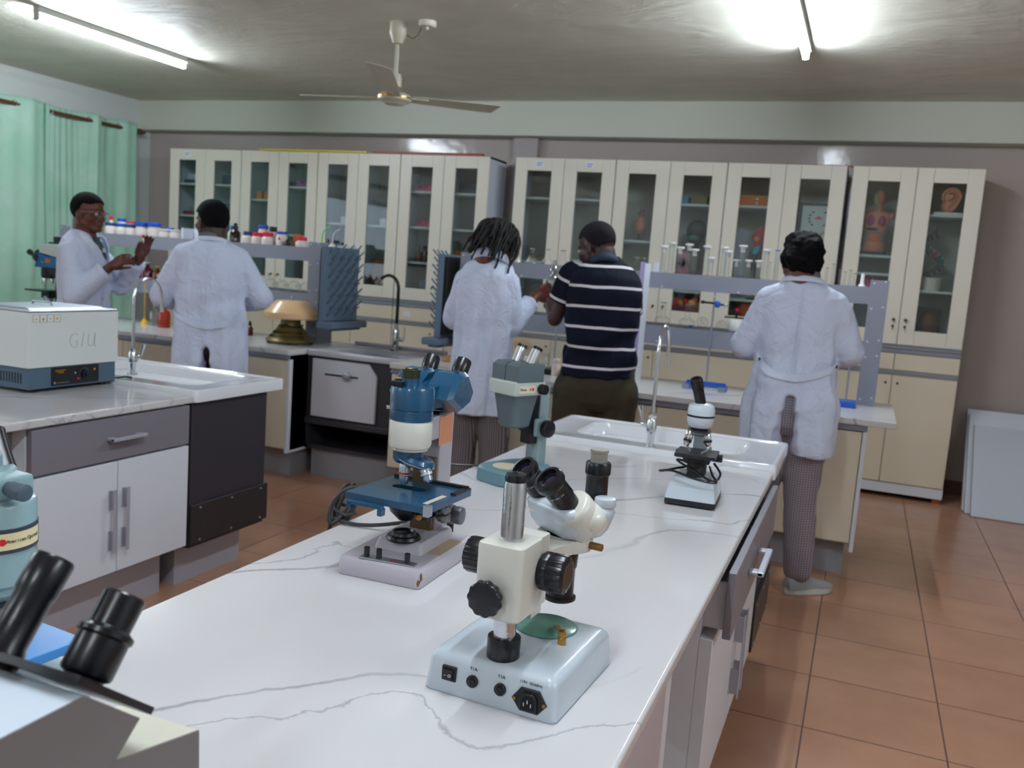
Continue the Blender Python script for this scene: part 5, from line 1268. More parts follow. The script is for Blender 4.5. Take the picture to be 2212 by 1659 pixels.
# on the left bench
t = thing('funnel', 'yellow funnel standing mouth down on the left bench with a long thin stem', 'funnel', (-4.70, 4.93, ZB))
MB().lathe([(0.030, 0), (0.031, 0.001), (0.010, 0.032), (0.004, 0.040), (0.003, 0.050), (0.002, 0.050), (0.003, 0.038), (0.028, 0.0)], n=28, closed=True).build('cone', YEL, t)
MB().cyl((0, 0, 0.04), (0, 0, 0.30), 0.0032, n=10).build('stem', YEL, t)
amber('clear stoppered reagent bottle on the left bench beside the yellow funnel', -4.60, 4.93, ZB, 0.046, 0.155, thin_glass_mat('frosted_clear', (0.9, 0.92, 0.92), (0.5, 0.55, 0.55), 3.0), mat('frosted_stopper', (214, 220, 220), 0.4), group='reagent bottles on the left bench')
amber('bright orange red reagent bottle on the left bench, touching the lab coat', -4.46, 4.86, ZB, 0.042, 0.17, ORGL, BRGL, group='reagent bottles on the left bench')
dropper('small brown dropper bottle alone on the left bench, left of the centrifuge', -3.83, 4.97, ZB, 0.022, 0.098, BRGL)
t = thing('stapler', 'small dark tool lying on the left bench behind the person with glasses', 'tool', (-5.25, 5.10, ZB))
MB().box((0, 0, 0.02), (0.12, 0.04, 0.03), 0.005).tube([(-0.04, 0, 0.03), (0.0, 0, 0.10), (0.04, 0, 0.08), (0.05, 0, 0.02)], 0.006, 8).build('tool_body', BLKL, t)
# centrifuge
t = thing('centrifuge', 'old centrifuge with a cream tapered dome over an olive slotted metal base', 'centrifuge', (-3.385, 4.80, ZB), 0.1)
CRD = mat('cream_orange_dome', (232, 190, 142), 0.3, coat=0.4)
do = MB().lathe([(0, 0.275), (0.085, 0.272), (0.100, 0.266), (0.165, 0.205), (0.172, 0.196), (0.172, 0.168), (0.165, 0.160), (0.05, 0.158), (0, 0.158)], n=56).build('dome', CRD, t)
MB().cyl((0, 0, 0.274), (0, 0, 0.30), 0.008, n=16, bev=.002).cyl((0, 0, 0.272), (0, 0, 0.278), 0.016, n=20).build('dome_knob', STEEL, do)
OLV = mat('olive_metal', (112, 100, 58), 0.4, 0.5)
ba = MB().lathe([(0, 0.012), (0.150, 0.012), (0.155, 0.018), (0.150, 0.026), (0.135, 0.034), (0.085, 0.095), (0.065, 0.115), (0.060, 0.162), (0, 0.162)], n=48).build('base', OLV, t)
sl = MB()
for k in range(22):
    a = -2.6+k*0.10*1.05; c, s = math.cos(a), math.sin(a)
    for q in range(2):
        r0, z0 = (0.123, 0.048) if q == 0 else (0.103, 0.072)
        sl.box((r0*c, r0*s, z0), (0.006, 0.004, 0.020), M=RZ(a)@RY(-0.75))
sl.build('vent_slots', BLKL, ba)
MB().tube([(0.075*math.cos(a), 0.075*math.sin(a), 0.112+0.006*math.sin(3*a)) for a in [2*PI*k/24 for k in range(24)]], 0.005, 8, closed=True).build('coiled_cord', BLKL, t)
for a in (0.5, 2.1, 3.7, 5.3): MB().cyl((0.13*math.cos(a), 0.13*math.sin(a), 0), (0.13*math.cos(a), 0.13*math.sin(a), 0.016), 0.012, n=12).build('foot', BLKL, t)
# black/blue microscope at far left
def far_scope():
    t = thing('binocular_microscope', 'blue and black binocular microscope on the left bench in front of the green curtain', 'microscope', (-5.54, 4.87, ZB), 0.0)
    BB_ = mat('deep_blue_enamel', (10, 84, 136), 0.3, coat=0.3)
    rslab(MB(), 0.20, 0.18, 0.02, [(0, 0.003), (0.004, 0), (0.04, 0.003), (0.046, 0.01)], cx=0.04).build('base', BLK, t)
    MB().prism([(0.10, 0.04), (0.15, 0.04), (0.15, 0.36), (0.02, 0.36), (0.02, 0.30), (0.10, 0.27)], -0.035, 0.035, bev=0.006).build('arm', BLK, t)
    MB().box((-0.04, 0, 0.168), (0.22, 0.15, 0.012), 0.002).box((0.0, 0, 0.14), (0.08, 0.06, 0.05), 0.004).build('stage', BLK, t)
    MB().lathe([(0, 0.09), (0.03, 0.09), (0.035, 0.13), (0, 0.13)], n=24).build('condenser', STEEL, t)
    MB().lathe([(0, 0.255), (0.045, 0.26), (0.05, 0.275), (0.05, 0.335), (0, 0.335)], (0.0, 0, 0), n=32).build('nosepiece', BLK, t)
    for k, (dx, dy) in enumerate(((-0.035, -0.01), (0.0, -0.03), (0.03, 0.0))):
        MB().lathe([(0, 0), (0.012, 0), (0.014, 0.01), (0.010, 0.035), (0.006, 0.045), (0, 0.045)], (dx, dy, 0.262), (dx*6, dy*5, -1), 20).build('objective', CHROME, t)
    hb_ = MB().prism([(-0.09, 0.335), (0.16, 0.335), (0.16, 0.41), (0.02, 0.42), (-0.05, 0.44), (-0.06, 0.42)], -0.05, 0.05, bev=0.008).build('head', BB_, t)
    MB().box((0.045, -0.0505, 0.385), (0.05, 0.002, 0.03)).build('orange_label', mat('brown_orange_label', (168, 96, 44), 0.6), hb_)
    MB().cyl((0.0, -0.05, 0.375), (0.0, -0.056, 0.375), 0.006, n=14).build('screw', CHROME, hb_)
    MB().prism([(-0.05, 0.44), (0.16, 0.41), (0.16, 0.50), (0.12, 0.505), (-0.03, 0.50)], -0.045, 0.045, bev=0.006).build('upper_head', mat('grey_white_enamel', (186, 192, 188), 0.4), t)
    MB().box((0.07, 0, 0.515), (0.09, 0.05, 0.012), 0.002).box((0.085, 0, 0.54), (0.04, 0.04, 0.045), 0.004).build('camera_mount', BLK, t)
    for s in (-1, 1):
        e0 = V((-0.055, s*0.032, 0.395)); dv = V((-0.88, s*0.03, 0.42)).normalized()
        MB().lathe([(0, 0), (0.030, 0), (0.030, 0.035), (0.020, 0.05), (0.0165, 0.055), (0.0165, 0.085), (0.020, 0.088), (0.020, 0.11), (0.015, 0.115), (0, 0.114)], e0, dv, 28).build('eyepiece', BLK, t)
far_scope()
# ---- drying racks
DRK = mat('slate_drying_board', (98, 116, 136), 0.45)
def drying_rack(label, x, sgn, y0, y1, z0, z1):
    t = thing('drying_rack', label, 'drying rack', (x, (y0+y1)/2, z0), 0, 'glassware drying racks beside the grey sink')
    D = (y1-y0)/2; Hh = z1-z0
    b = MB().bb(-0.012*sgn, 0.018*sgn, -D, D, 0, Hh, 0.004, 2).build('board', DRK, t)
    MB().bb(-0.036*sgn, -0.010*sgn, -D+0.03, D-0.03, 0.02, Hh-0.015).build('back_plate', BLKL, t)
    MB().bb(-0.02*sgn, 0.095*sgn, -D-0.01, D+0.01, -0.045, -0.002, 0.008, 2).bb(-0.0*sgn, 0.06*sgn, -D+0.02, D-0.02, -0.06, -0.04).build('drip_tray', DRK, t)
    first = None; n = 0
    for r_ in range(11):
        for c in range(4):
            yy = -D+0.05+(2*D-0.10)*(c+(0.35 if r_ % 2 else 0))/3.35; zz = 0.03+(Hh-0.07)*r_/10
            if first is None:
                first = MB().tube([(0, 0, 0), (0.062*sgn, 0, 0.062)], [0.0062, 0.0048], 8).build('peg', DRK, t); first.location = (0.016*sgn, yy, zz)
            else:
                p = first.copy(); COL.objects.link(p); p.parent = t; p.location = (0.016*sgn, yy, zz)
    return t
drying_rack('grey pegged drying board on the end of the left shelf, pegs facing right', -3.13, 1, 4.74, 5.14, 0.945, 1.405)
drying_rack('grey pegged drying board on the end of the right shelf, seen edge on', -2.385, -1, 4.86, 5.14, 0.905, 1.41)
# ---- right shelf glassware
def cylinder(label, x, h, r=0.017, y=5.05, cap=WHL):
    t = thing('measuring_cylinder', label, 'measuring cylinder', (x, y, ZT), 0, 'white capped measuring cylinders on the right shelf')
    MB().lathe([(0, 0.002), (0.026, 0.0), (0.028, 0.003), (0.022, 0.008), (r, 0.012), (r, h-0.006), (r*0.86, h-0.006), (r*0.86, 0.016), (0, 0.016)], n=24).build('tube', THING, t)
    MB().lathe([(0, h-0.002), (r*1.45, h-0.002), (r*1.5, h+0.003), (r*1.45, h+0.008), (r*0.7, h+0.009), (0, h+0.009)], n=22).lathe([(r*0.8, h-0.03), (r*0.85, h-0.002), (0, h-0.002), (0, h-0.028)], n=18).build('cap', cap, t)
ordn = ['first', 'second', 'third', 'fourth', 'fifth', 'sixth', 'seventh', 'eighth', 'ninth', 'tenth', 'eleventh', 'twelfth', 'thirteenth', 'fourteenth', 'fifteenth']
cl_ = [(-1.090, 0.145), (-1.055, 0.168), (-0.998, 0.143), (-0.958, 0.165), (-0.917, 0.136), (-0.858, 0.160), (-0.822, 0.096), (-0.762, 0.160), (-0.735, 0.138), (-0.690, 0.094), (-0.657, 0.172), (-0.626, 0.096), (-0.567, 0.096), (-0.535, 0.16)]
for k, (x, h) in enumerate(cl_):
    cylinder(('tall' if h > 0.12 else 'short')+' white capped measuring cylinder, '+ordn[k]+' to the right of the divider panel', x, h, y=5.05+(0.035 if k % 2 else -0.01), r=0.0155 if h > 0.12 else 0.014)
def erlen(label, x, z=ZT, s=1.0, y=5.05, group='conical flasks on the right shelf'):
    t = thing('conical_flask', label, 'flask', (x, y, z), 0, group)
    MB().lathe([(0, 0.001), (0.034*s, 0), (0.036*s, 0.004), (0.013*s, 0.062*s), (0.013*s, 0.086*s), (0.0155*s, 0.089*s)], n=28).build('flask_body', THING, t)
    MB().lathe([(0.0130*s, 0.086*s), (0.0165*s, 0.087*s), (0.0165*s, 0.091*s), (0.013*s, 0.092*s)], n=24, closed=True).build('rim', WHG, t)
WHG = thin_glass_mat('bright_glass_edge', (0.8, 0.84, 0.86), (0.7, 0.75, 0.78), 6.0)
for k, (x, l) in enumerate(((-1.975, 'conical flask beside the braided hair'), (-1.878, 'conical flask midway between the braided hair and the striped shirt'), (-1.782, 'conical flask left of the cropped head'), (-1.685, 'conical flask touching the cropped head'), (-1.24, 'conical flask right of the striped shoulder'), (-1.195, 'conical flask immediately left of the divider panel'))):
    erlen(l+' on the right shelf', x, s=1.0 if k < 4 else 0.85)
tag(MB().bb(-1.155+.02, -1.075-.03, 5.02, 5.10, ZT, ZT+0.055, 0.002).build('box', WHITE), 'small plain white box just right of the divider panel on the top shelf', 'box')
def tube_thing(label, x, h, r=0.007, m=None, group='small glass tubes at the right end of the shelf', name='test_tube', cat='tube', y=5.05):
    t = thing(name, label, cat, (x, y, ZT), 0, group)
    MB().lathe([(0, 0.001), (r*1.9, 0), (r*1.9, 0.004), (r, 0.006), (r, h), (r*0.8, h), (r*0.8, 0.008), (0, 0.008)], n=18).build('tube', THING, t)
    MB().lathe([(r*0.9, h-0.004), (r*1.25, h-0.003), (r*1.25, h), (r*0.9, h)], n=18, closed=True).build('rim', m or WHG, t)
    return t
tg = tube_thing('tall graduated glass tube with blue markings left of the dark bun of hair', -0.475, 0.165, 0.013, BLUEL, name='graduated_tube')
mk = MB()
for k in range(16): mk.box((0.0, -0.0135, 0.02+0.009*k), (0.012 if k % 5 == 0 else 0.007, 0.0006, 0.0012))
mk.build('graduation_marks', mat('grey_blue_print', (120, 150, 170), 0.5), tg)
tube_thing('slender clear tube between the capped cylinders and the graduated tube', -0.508, 0.10, 0.005)
for k, (x, h, l) in enumerate(((-0.215, 0.09, 'nearest the hair'), (-0.185, 0.112, 'tallest, second from the hair'), (-0.150, 0.085, 'third from the hair'), (-0.125, 0.075, 'fourth from the hair'), (-0.098, 0.085, 'fifth from the hair'), (-0.072, 0.070, 'sixth from the hair'))):
    tube_thing('small glass tube at the right end of the top shelf, '+l, x, h, 0.007, m=mat('amber_rim', (160, 120, 90), 0.3) if k % 2 == 0 else None)
t = thing('plastic_cylinder', 'little white footed cylinder, last object before the right end post', 'cylinder', (-0.035, 5.04, ZT))
MB().lathe([(0, 0), (0.020, 0), (0.020, 0.006), (0.010, 0.020), (0.009, 0.07), (0, 0.07)], n=20).build('cylinder_body', WHL, t)
# lower shelf right
def volflask(label, x, s=1.0):
    t = thing('volumetric_flask', label, 'flask', (x, 5.05, ZL+.008), 0, 'volumetric flasks on the lower right shelf')
    MB().lathe([(0, 0), (0.03*s, 0.0), (0.046*s, 0.014*s), (0.044*s, 0.036*s), (0.018*s, 0.052*s), (0.0145*s, 0.06*s), (0.0145*s, 0.125*s)], n=30).build('flask_body', THING, t)
    MB().lathe([(0.0145*s, 0.122*s), (0.0175*s, 0.123*s), (0.0175*s, 0.128*s), (0.0145*s, 0.128*s)], n=24, closed=True).build('rim', WHG, t)
volflask('long necked volumetric flask just right of the divider panel, lower shelf', -1.065)
volflask('long necked volumetric flask in front of the red and yellow model, lower shelf', -0.925)
volflask('long necked volumetric flask left of the divider panel, beside the striped shirt', -1.225, 1.05)
lying_flask('round glass flask lying on the lower right shelf, left of the retort stand', -0.838, 0.032, ZL+.008, group='round flasks on the lower right shelf')
lying_flask('round glass flask lying on the lower right shelf, right of the retort stand', -0.735, 0.028, ZL+.008, group='round flasks on the lower right shelf')
t = thing('stopper', 'tiny bright blue stopper lying between flasks on the lower right shelf', 'stopper', (-0.895, 5.02, ZL+.008)); MB().lathe([(0, 0), (0.008, 0), (0.010, 0.014), (0, 0.014)], n=16).build('stopper_body', BLUEL, t)
t = thing('spirit_burner', 'white jar with a black bar and magenta knob on top, lower right shelf', 'jar', (-0.655, 5.03, ZL+.008))
MB().lathe([(0, 0), (0.034, 0.002), (0.042, 0.02), (0.040, 0.055), (0.030, 0.068), (0, 0.070)], n=28).build('jar_body', WHL, t)
MB().box((-0.005, 0, 0.076), (0.115, 0.02, 0.008), 0.001).cyl((0, 0, 0.07), (0, 0, 0.11), 0.006, n=12).build('clamp_bar', BLKL, t)
MB().ell((0, 0, 0.118), (0.011, 0.011, 0.012)).build('knob', REDL, t)
# retort stands
BLUEB = mat('blue_cast_base', (38, 96, 190), 0.4)
def retort(label, x, y, h, H_=True, clamp=None):
    t = thing('retort_stand', label, 'retort stand', (x, y, ZB), 0, 'retort stands on the right bench')
    b = MB()
    if H_:
        b.bb(-0.105, 0.105, -0.008, 0.014, 0.012, 0.042, 0.002)
        for s in (-1, 1): b.bb(s*0.095-0.018, s*0.095+0.018, -0.075, 0.035, 0.0, 0.026, 0.003)
    else: b.bb(-0.05, 0.05, -0.06, 0.06, 0, 0.03, 0.003)
    bo = b.build('base', BLUEB if H_ or x > -1 else BLKL, t)
    if H_:
        for s in (-1, 1): MB().bb(s*0.095-0.0185, s*0.095+0.0185, -0.079, -0.072, 0, 0.026).build('end_cap', mat('grey_cast_end', (140, 144, 156), 0.5), bo)
    MB().cyl((0, 0, 0.02), (0, 0, h), 0.0055, n=14).build('rod', STEEL, t)
    MB().cyl((0, 0, h), (0, 0, h+0.006), 0.006, n=14).build('rod_cap', WHL, t)
    if clamp:
        c = MB().tube([(-0.065, -0.01, clamp), (0.0, -0.012, clamp-0.002), (0.05, -0.012, clamp-0.008)], 0.006, 8).cyl((-0.068, -0.01, clamp), (-0.050, -0.01, clamp), 0.009, n=12).build('clamp', mat('dark_steel', (60, 58, 56), 0.4, 0.7), t)
        MB().ell((0.022, -0.020, clamp-0.006), (0.017, 0.008, 0.019)).build('blue_screw', BLUEB, c)
        MB().ell((0.062, -0.012, clamp-0.008), (0.012, 0.010, 0.010)).build('bright_screw', CHROME, c)
retort('retort stand with a blue H shaped base and a blue screw clamp near its top', -0.762, 4.90, 0.50, True, 0.470)
retort('retort stand with a dark base, partly hidden by the striped shirt', -1.60, 4.78, 0.42, False)
retort('short retort stand with a blue block base, right of the last lab coat', -0.045, 4.86, 0.22, False)
# round bottomed glass held between the two people in the middle
t = thing('distilling_bulb', 'clear double bulb glass vessel held up between the braided hair person and striped shirt', 'glass vessel', (-1.53, 4.46, 1.29))
MB().lathe([(0.006, -0.06), (0.006, -0.045), (0.014, -0.03), (0.036, 0.0), (0.036, 0.018), (0.018, 0.040), (0.016, 0.05), (0.024, 0.065), (0.020, 0.082), (0.010, 0.095), (0.010, 0.12), (0.013, 0.122)], n=32).build('bulb', WHG, t)
# beakers, bottles and packs on the right bench
def beaker(label, x, y, r, h, liquid=None):
    t = thing('beaker', label, 'beaker', (x, y, ZB), 0, 'beakers on the right bench')
    MB().lathe([(0, 0.001), (r*0.96, 0), (r, 0.004), (r, h), (r*1.04, h+0.002), (r*0.95, h), (r*0.95, 0.005), (0, 0.004)], n=30).build('glass', THING, t)
    if liquid: MB().lathe([(0, 0.005), (r*0.94, 0.005), (r*0.94, h*0.25), (0, h*0.25)], n=26).build('liquid', liquid, t)
beaker('clear beaker holding a little orange liquid, left of the braided hair person', -2.27, 4.80, 0.036, 0.10, mat('orange_liquid', (232, 150, 20), 0.1))
beaker('large clear beaker behind the teal microscope', -1.80, 4.91, 0.05, 0.13)
beaker('clear beaker beside the thin stand rod, behind the teal microscope', -1.70, 4.88, 0.034, 0.10)
jar('small white bottle behind the bare eyepiece tubes on the right bench', -1.735, 4.72, ZB, 0.024, 0.07, 'white', group='white bottles on the right bench')
jar('small white bottle right of the thin stand rod on the right bench', -1.565, 4.72, ZB, 0.024, 0.075, 'white', group='white bottles on the right bench')
jar('white bottle nearest the striped shirt on the right bench', -1.515, 4.80, ZB, 0.024, 0.085, 'white', group='white bottles on the right bench')
tag(MB().bb(-1.50, -1.462, 4.66, 4.74, ZB, ZB+0.105, 0.003).build('carton', mat('orange_carton', (226, 110, 44), 0.5)), 'upright orange carton on the bench against the striped shirt', 'carton')
t = thing('clear_box', 'clear plastic box with a round brown patch behind the teal microscope', 'box', (-1.85, 5.02, ZB))
MB().bb(-0.18, 0.28, -0.04, 0.10, 0.0, 0.20, 0.008).build('box_walls', THING, t); MB().ell((-0.02, -0.045, 0.13), (0.06, 0.004, 0.035)).build('brown_patch', mat('pale_brown_patch', (206, 172, 140), 0.6), t)
t = thing('black_cable', 'black cable coil lying on the right bench at the edge of the striped shirt', 'cable', (-1.50, 4.60, ZB))
MB().tube(smooth([(0.03*math.cos(a)+0.01*a, 0.04*math.sin(a), 0.008+0.003*a) for a in [k*0.6 for k in range(18)]], 3), 0.006, 8).build('cable_body', BLKL, t)

# ================================================================== contents of the tall cabinets
def cbox(name, label, x, z, w_, h, m, y=6.66, d=0.10, cat='box', group=None, extra=None):
    o = MB().box((x, y, z+h/2+0.009), (w_, d, h), 0.002).build(name, m)
    tag(o, label, cat, group); return o
def cm_(n, c, r=0.5): return mat(n, c, r)
cbox('carton', 'dark blue grey box on the top shelf behind the first glass door from the left', -5.80, 1.897, 0.15, 0.035, cm_('slate_box', (70, 84, 100)))
cbox('carton', 'pale folded cloth on top of the shelf behind the first glass door', -5.78, 1.934, 0.12, 0.05, cm_('pale_cloth', (190, 194, 206)))
cbox('carton', 'crimson flat box on the second shelf behind the first glass door', -5.80, 1.617, 0.15, 0.035, cm_('crimson_box', (150, 40, 70)))
cbox('carton', 'small grey box lying on the crimson flat box', -5.77, 1.654, 0.09, 0.035, cm_('grey_small_box', (130, 140, 146)))
cbox('carton', 'dark blue box on the top shelf behind the second glass door', -5.37, 1.897, 0.17, 0.09, cm_('navy_box', (46, 60, 84)))
cbox('carton', 'grey box on the second shelf behind the second glass door', -5.36, 1.617, 0.16, 0.12, cm_('dim_grey_box', (96, 100, 104)))
cbox('wooden_block', 'orange wooden block on the shelf behind the third glass door, left one', -5.05, 1.786, 0.055, 0.07, cm_('orange_block', (206, 118, 48)), group=None)
cbox('wooden_block', 'orange wooden block on the shelf behind the third glass door, right one', -4.965, 1.786, 0.06, 0.065, MATS['orange_block'])
cbox('carton', 'low brown box at the bottom behind the third glass door', -4.99, 1.36, 0.16, 0.03, cm_('peach_box', (196, 140, 104)))
def knobbly(name, label, x, z, w_, h, m, n=6, seed=1, cat='model'):
    rng = random.Random(seed); q = MB(); q.box((0, 0, h*0.25), (w_, 0.07, h*0.5), 0.004)
    for k in range(n): q.ell((-w_/2+w_*(k+0.5)/n, rng.uniform(-.02, .01), h*rng.uniform(0.5, 0.8)), (w_/n*0.55, 0.02, h*0.3), seg=14, rings=10)
    q.xf(T(x, 6.65, z+0.009)); return tag(q.build(name, m), label, cat)
knobbly('magenta_pieces', 'row of magenta plastic pieces on the top shelf behind the fourth glass door', -4.60, 1.905, 0.14, 0.05, cm_('magenta_plastic', (196, 40, 160)), 5, 3, 'plastic pieces')
cbox('carton', 'purple box beside the magenta pieces behind the fourth glass door', -4.715, 1.905, 0.07, 0.045, cm_('purple_box', (82, 50, 110)))
for k, (x, l) in enumerate(((-4.17, 'fifth'), (-3.79, 'sixth'))):
    t = thing('plastic_tub', 'white tub with a dark ball on it, on the shelf behind the '+l+' glass door', 'tub', (x, 6.65, 1.631), 0, 'white tubs in the glazed cabinet')
    MB().lathe([(0, 0), (0.048, 0), (0.053, 0.055), (0, 0.055)], n=24).build('tub_body', WHL, t); MB().ell((0.01, 0, 0.07), (0.018, 0.018, 0.018)).build('ball', cm_('dark_slate_ball', (50, 58, 62)), t)
knobbly('pink_pieces', 'pink plastic pieces on the top shelf behind the seventh glass door', -3.43, 1.91, 0.17, 0.06, cm_('pink_plastic', (206, 44, 110)), 4, 5, 'plastic pieces')
knobbly('pink_pieces', 'pink plastic pieces on the second shelf behind the seventh glass door', -3.42, 1.627, 0.17, 0.055, MATS['pink_plastic'], 3, 8, 'plastic pieces')
for k in range(3): 
    q = thing('brown_bottle', ['left', 'middle', 'right'][k]+' one of three brown bottles behind the seventh glass door', 'bottle', (-3.475+0.062*k, 6.66, 1.354), 0, 'brown bottles in the glazed cabinet')
    MB().lathe([(0, 0), (0.028, 0), (0.028, 0.075), (0.012, 0.10), (0.012, 0.12), (0, 0.12)], n=20).build('bottle_body', BRGL, q); MB().cyl((0, 0, 0.115), (0, 0, 0.135), 0.014, n=14).build('cap', BLKL, q)
cbox('carton', 'blue grey box at the bottom behind the seventh glass door', -3.38, 1.045, 0.10, 0.15, cm_('blue_grey_box', (92, 112, 140)))
cbox('carton', 'dark equipment case on the top shelf behind the eighth glass door', -3.02, 1.907, 0.20, 0.09, cm_('charcoal_case', (52, 54, 62)))
cbox('carton', 'flat orange box low behind the eighth glass door, above the drying board', -3.05, 1.41, 0.15, 0.04, cm_('flat_orange_box', (196, 116, 60)))
cbox('carton', 'large brown carton low behind the sixth glass door', -3.78, 1.045, 0.22, 0.30, cm_('brown_carton', (118, 78, 46)))
cbox('carton', 'pale brown carton on the floor of the fifth glazed compartment', -4.18, 1.045, 0.22, 0.20, cm_('tan_carton', (128, 112, 84)))
# right group
knobbly('brown_pieces', 'pale brown pieces low behind the first glass door right of the pilaster', -2.42, 1.419, 0.16, 0.05, cm_('tan_pieces', (140, 124, 90)), 4, 11, 'pieces')
t = thing('heart_model', 'pink pear shaped organ model hanging on a stand with a dark red top', 'anatomy model', (-1.64, 6.65, 1.629))
MB().lathe([(0, 0), (0.04, 0), (0.04, 0.008), (0, 0.008)], n=24).cyl((0, 0, 0), (0, 0, 0.06), 0.006, n=10).build('stand', BLKL, t)
MB().ell((0, 0, 0.105), (0.052, 0.045, 0.052)).ell((0.008, 0, 0.15), (0.032, 0.03, 0.04)).build('organ', cm_('pink_organ', (196, 118, 108)), t)
MB().ell((0.005, 0, 0.195), (0.026, 0.022, 0.022)).tube([(0.0, 0, 0.19), (0.02, 0, 0.225), (-0.01, 0, 0.235)], 0.009, 8).build('vessels', cm_('dark_crimson', (120, 16, 44)), t)
t = thing('muscle_model', 'tall dark red standing model at the right edge of the second cabinet pane', 'anatomy model', (-1.50, 6.66, 1.629))
MB().loft([[(a*math.cos(u), a*0.7*math.sin(u), z) for u in [2*PI*k/16 for k in range(16)]] for z, a in ((0, 0.03), (0.05, 0.04), (0.16, 0.034), (0.24, 0.04), (0.33, 0.03))]).build('figure', cm_('dull_red_model', (140, 50, 52)), t)
MB().bb(-0.02, 0.02, -0.01, 0.01, 0.33, 0.42).build('top_bar', BLKL, t)
cbox('carton', 'small sky blue box behind the fourth glass door right of the pilaster', -1.33, 1.90, 0.085, 0.055, cm_('sky_blue_box', (84, 150, 190)))
cbox('carton', 'olive box beside the sky blue box', -1.21, 1.90, 0.12, 0.062, cm_('olive_box', (124, 116, 78)))
t = thing('globe_model', 'dark round skull like model on a stand behind the measuring cylinders', 'anatomy model', (-1.215, 6.67, 1.50), 0)
MB().ell((0, 0, 0.22), (0.075, 0.07, 0.085)).ell((-0.01, -0.045, 0.165), (0.045, 0.03, 0.04)).build('skull', cm_('dark_bronze', (58, 54, 52)), t); MB().ell((-0.01, -0.068, 0.17), (0.035, 0.012, 0.02)).build('teal_part', cm_('dull_teal', (70, 110, 110)), t)
MB().cyl((0, 0, -0.21), (0, 0, 0.14), 0.025, n=16).build('stand', BLKL, t)
t = thing('pink_figure', 'pink half figure anatomy model behind the tallest cylinders', 'anatomy model', (-1.29, 6.60, 1.289), 0)
PK = cm_('mauve_pink', (196, 128, 146))
MB().ell((0, 0, 0.235), (0.058, 0.05, 0.055)).loft([[(a*math.cos(u), a*0.6*math.sin(u), z) for u in [2*PI*k/16 for k in range(16)]] for z, a in ((0, 0.045), (0.08, 0.062), (0.15, 0.055), (0.20, 0.035))]).build('figure', PK, t)
MB().ell((0.01, -0.045, 0.195), (0.03, 0.016, 0.02)).build('dark_mouth', BLKL, t)
t = thing('food_model', 'heap of red and yellow plastic pieces low behind the fourth door right of the pilaster', 'model', (-1.25, 6.62, 1.155))
rng = random.Random(2)
for k in range(9):
    MB().ell((-0.10+0.027*k, rng.uniform(-.02, .02), 0.03+rng.uniform(0, 0.035)), (0.032, 0.03, 0.026), seg=16, rings=10).build('piece', cm_('red_piece', (206, 44, 30)) if k % 3 else cm_('yellow_piece', (226, 170, 40)), t)
MB().bb(-0.12, 0.14, -0.03, 0.03, -0.1, 0.02).build('tray', cm_('dark_red_tray', (110, 30, 26)), t)
o = cbox('latched_box', 'flat orange box with two metal latches, fifth door right of the pilaster', -0.82, 1.905, 0.215, 0.075, cm_('orange_case', (214, 116, 54)))
MB().box((0.018-0.82, 6.608, 1.965), (0.016, 0.004, 0.012)).box((0.018-0.82, 6.608, 1.935), (0.016, 0.004, 0.012)).build('latch', STEEL, o)
t = thing('organ_model', 'red and blue organ model on a stand beside the cabinet stile', 'anatomy model', (-0.765, 6.63, 1.50))
MB().cyl((0, 0, -0.24), (0, 0, 0.14), 0.006, n=10).lathe([(0, -0.241), (0.05, -0.241), (0.05, -0.23), (0, -0.23)], n=20).build('stand', BLKL, t)
MB().ell((0, 0, 0.20), (0.048, 0.03, 0.055)).ell((0.02, 0, 0.25), (0.022, 0.02, 0.03)).ell((0.0, 0, 0.15), (0.03, 0.025, 0.03)).build('red_lobe', cm_('rose_red', (196, 60, 76)), t)
MB().prism([(-0.035, 0.08), (0.0, 0.08), (0.025, 0.14), (-0.02, 0.13)], -0.03, 0.0, bev=0.003).build('blue_lobe', cm_('cyan_blue', (70, 170, 200)), t); MB().ell((-0.012, -0.026, 0.185), (0.02, 0.012, 0.018)).build('yellow_spot', cm_('orange_yellow', (232, 150, 50)), t)
cbox('door_board', 'pale grey board standing inside the fifth compartment right of the pilaster', -0.895, 1.30, 0.10, 0.45, cm_('pale_grey_board', (176, 180, 186)), y=6.80, d=0.02, cat='board')
t = thing('pelvis_model', 'terracotta coloured pelvis like model low in the fifth compartment right of the pilaster', 'anatomy model', (-0.77, 6.64, 1.049))
MB().loft([[(a*math.cos(u), a*0.45*math.sin(u), z) for u in [2*PI*k/20 for k in range(20)]] for z, a in ((0.0, 0.05), (0.08, 0.075), (0.15, 0.10), (0.20, 0.095))]).build('shell', cm_('terracotta_model', (204, 104, 72)), t)
MB().ell((0, -0.02, 0.215), (0.05, 0.03, 0.012)).build('ring', cm_('slate_ring', (110, 124, 134)), t); MB().ell((0.01, -0.03, 0.225), (0.025, 0.015, 0.008)).build('orange_top', cm_('orange_yellow', (232, 150, 50)), t)
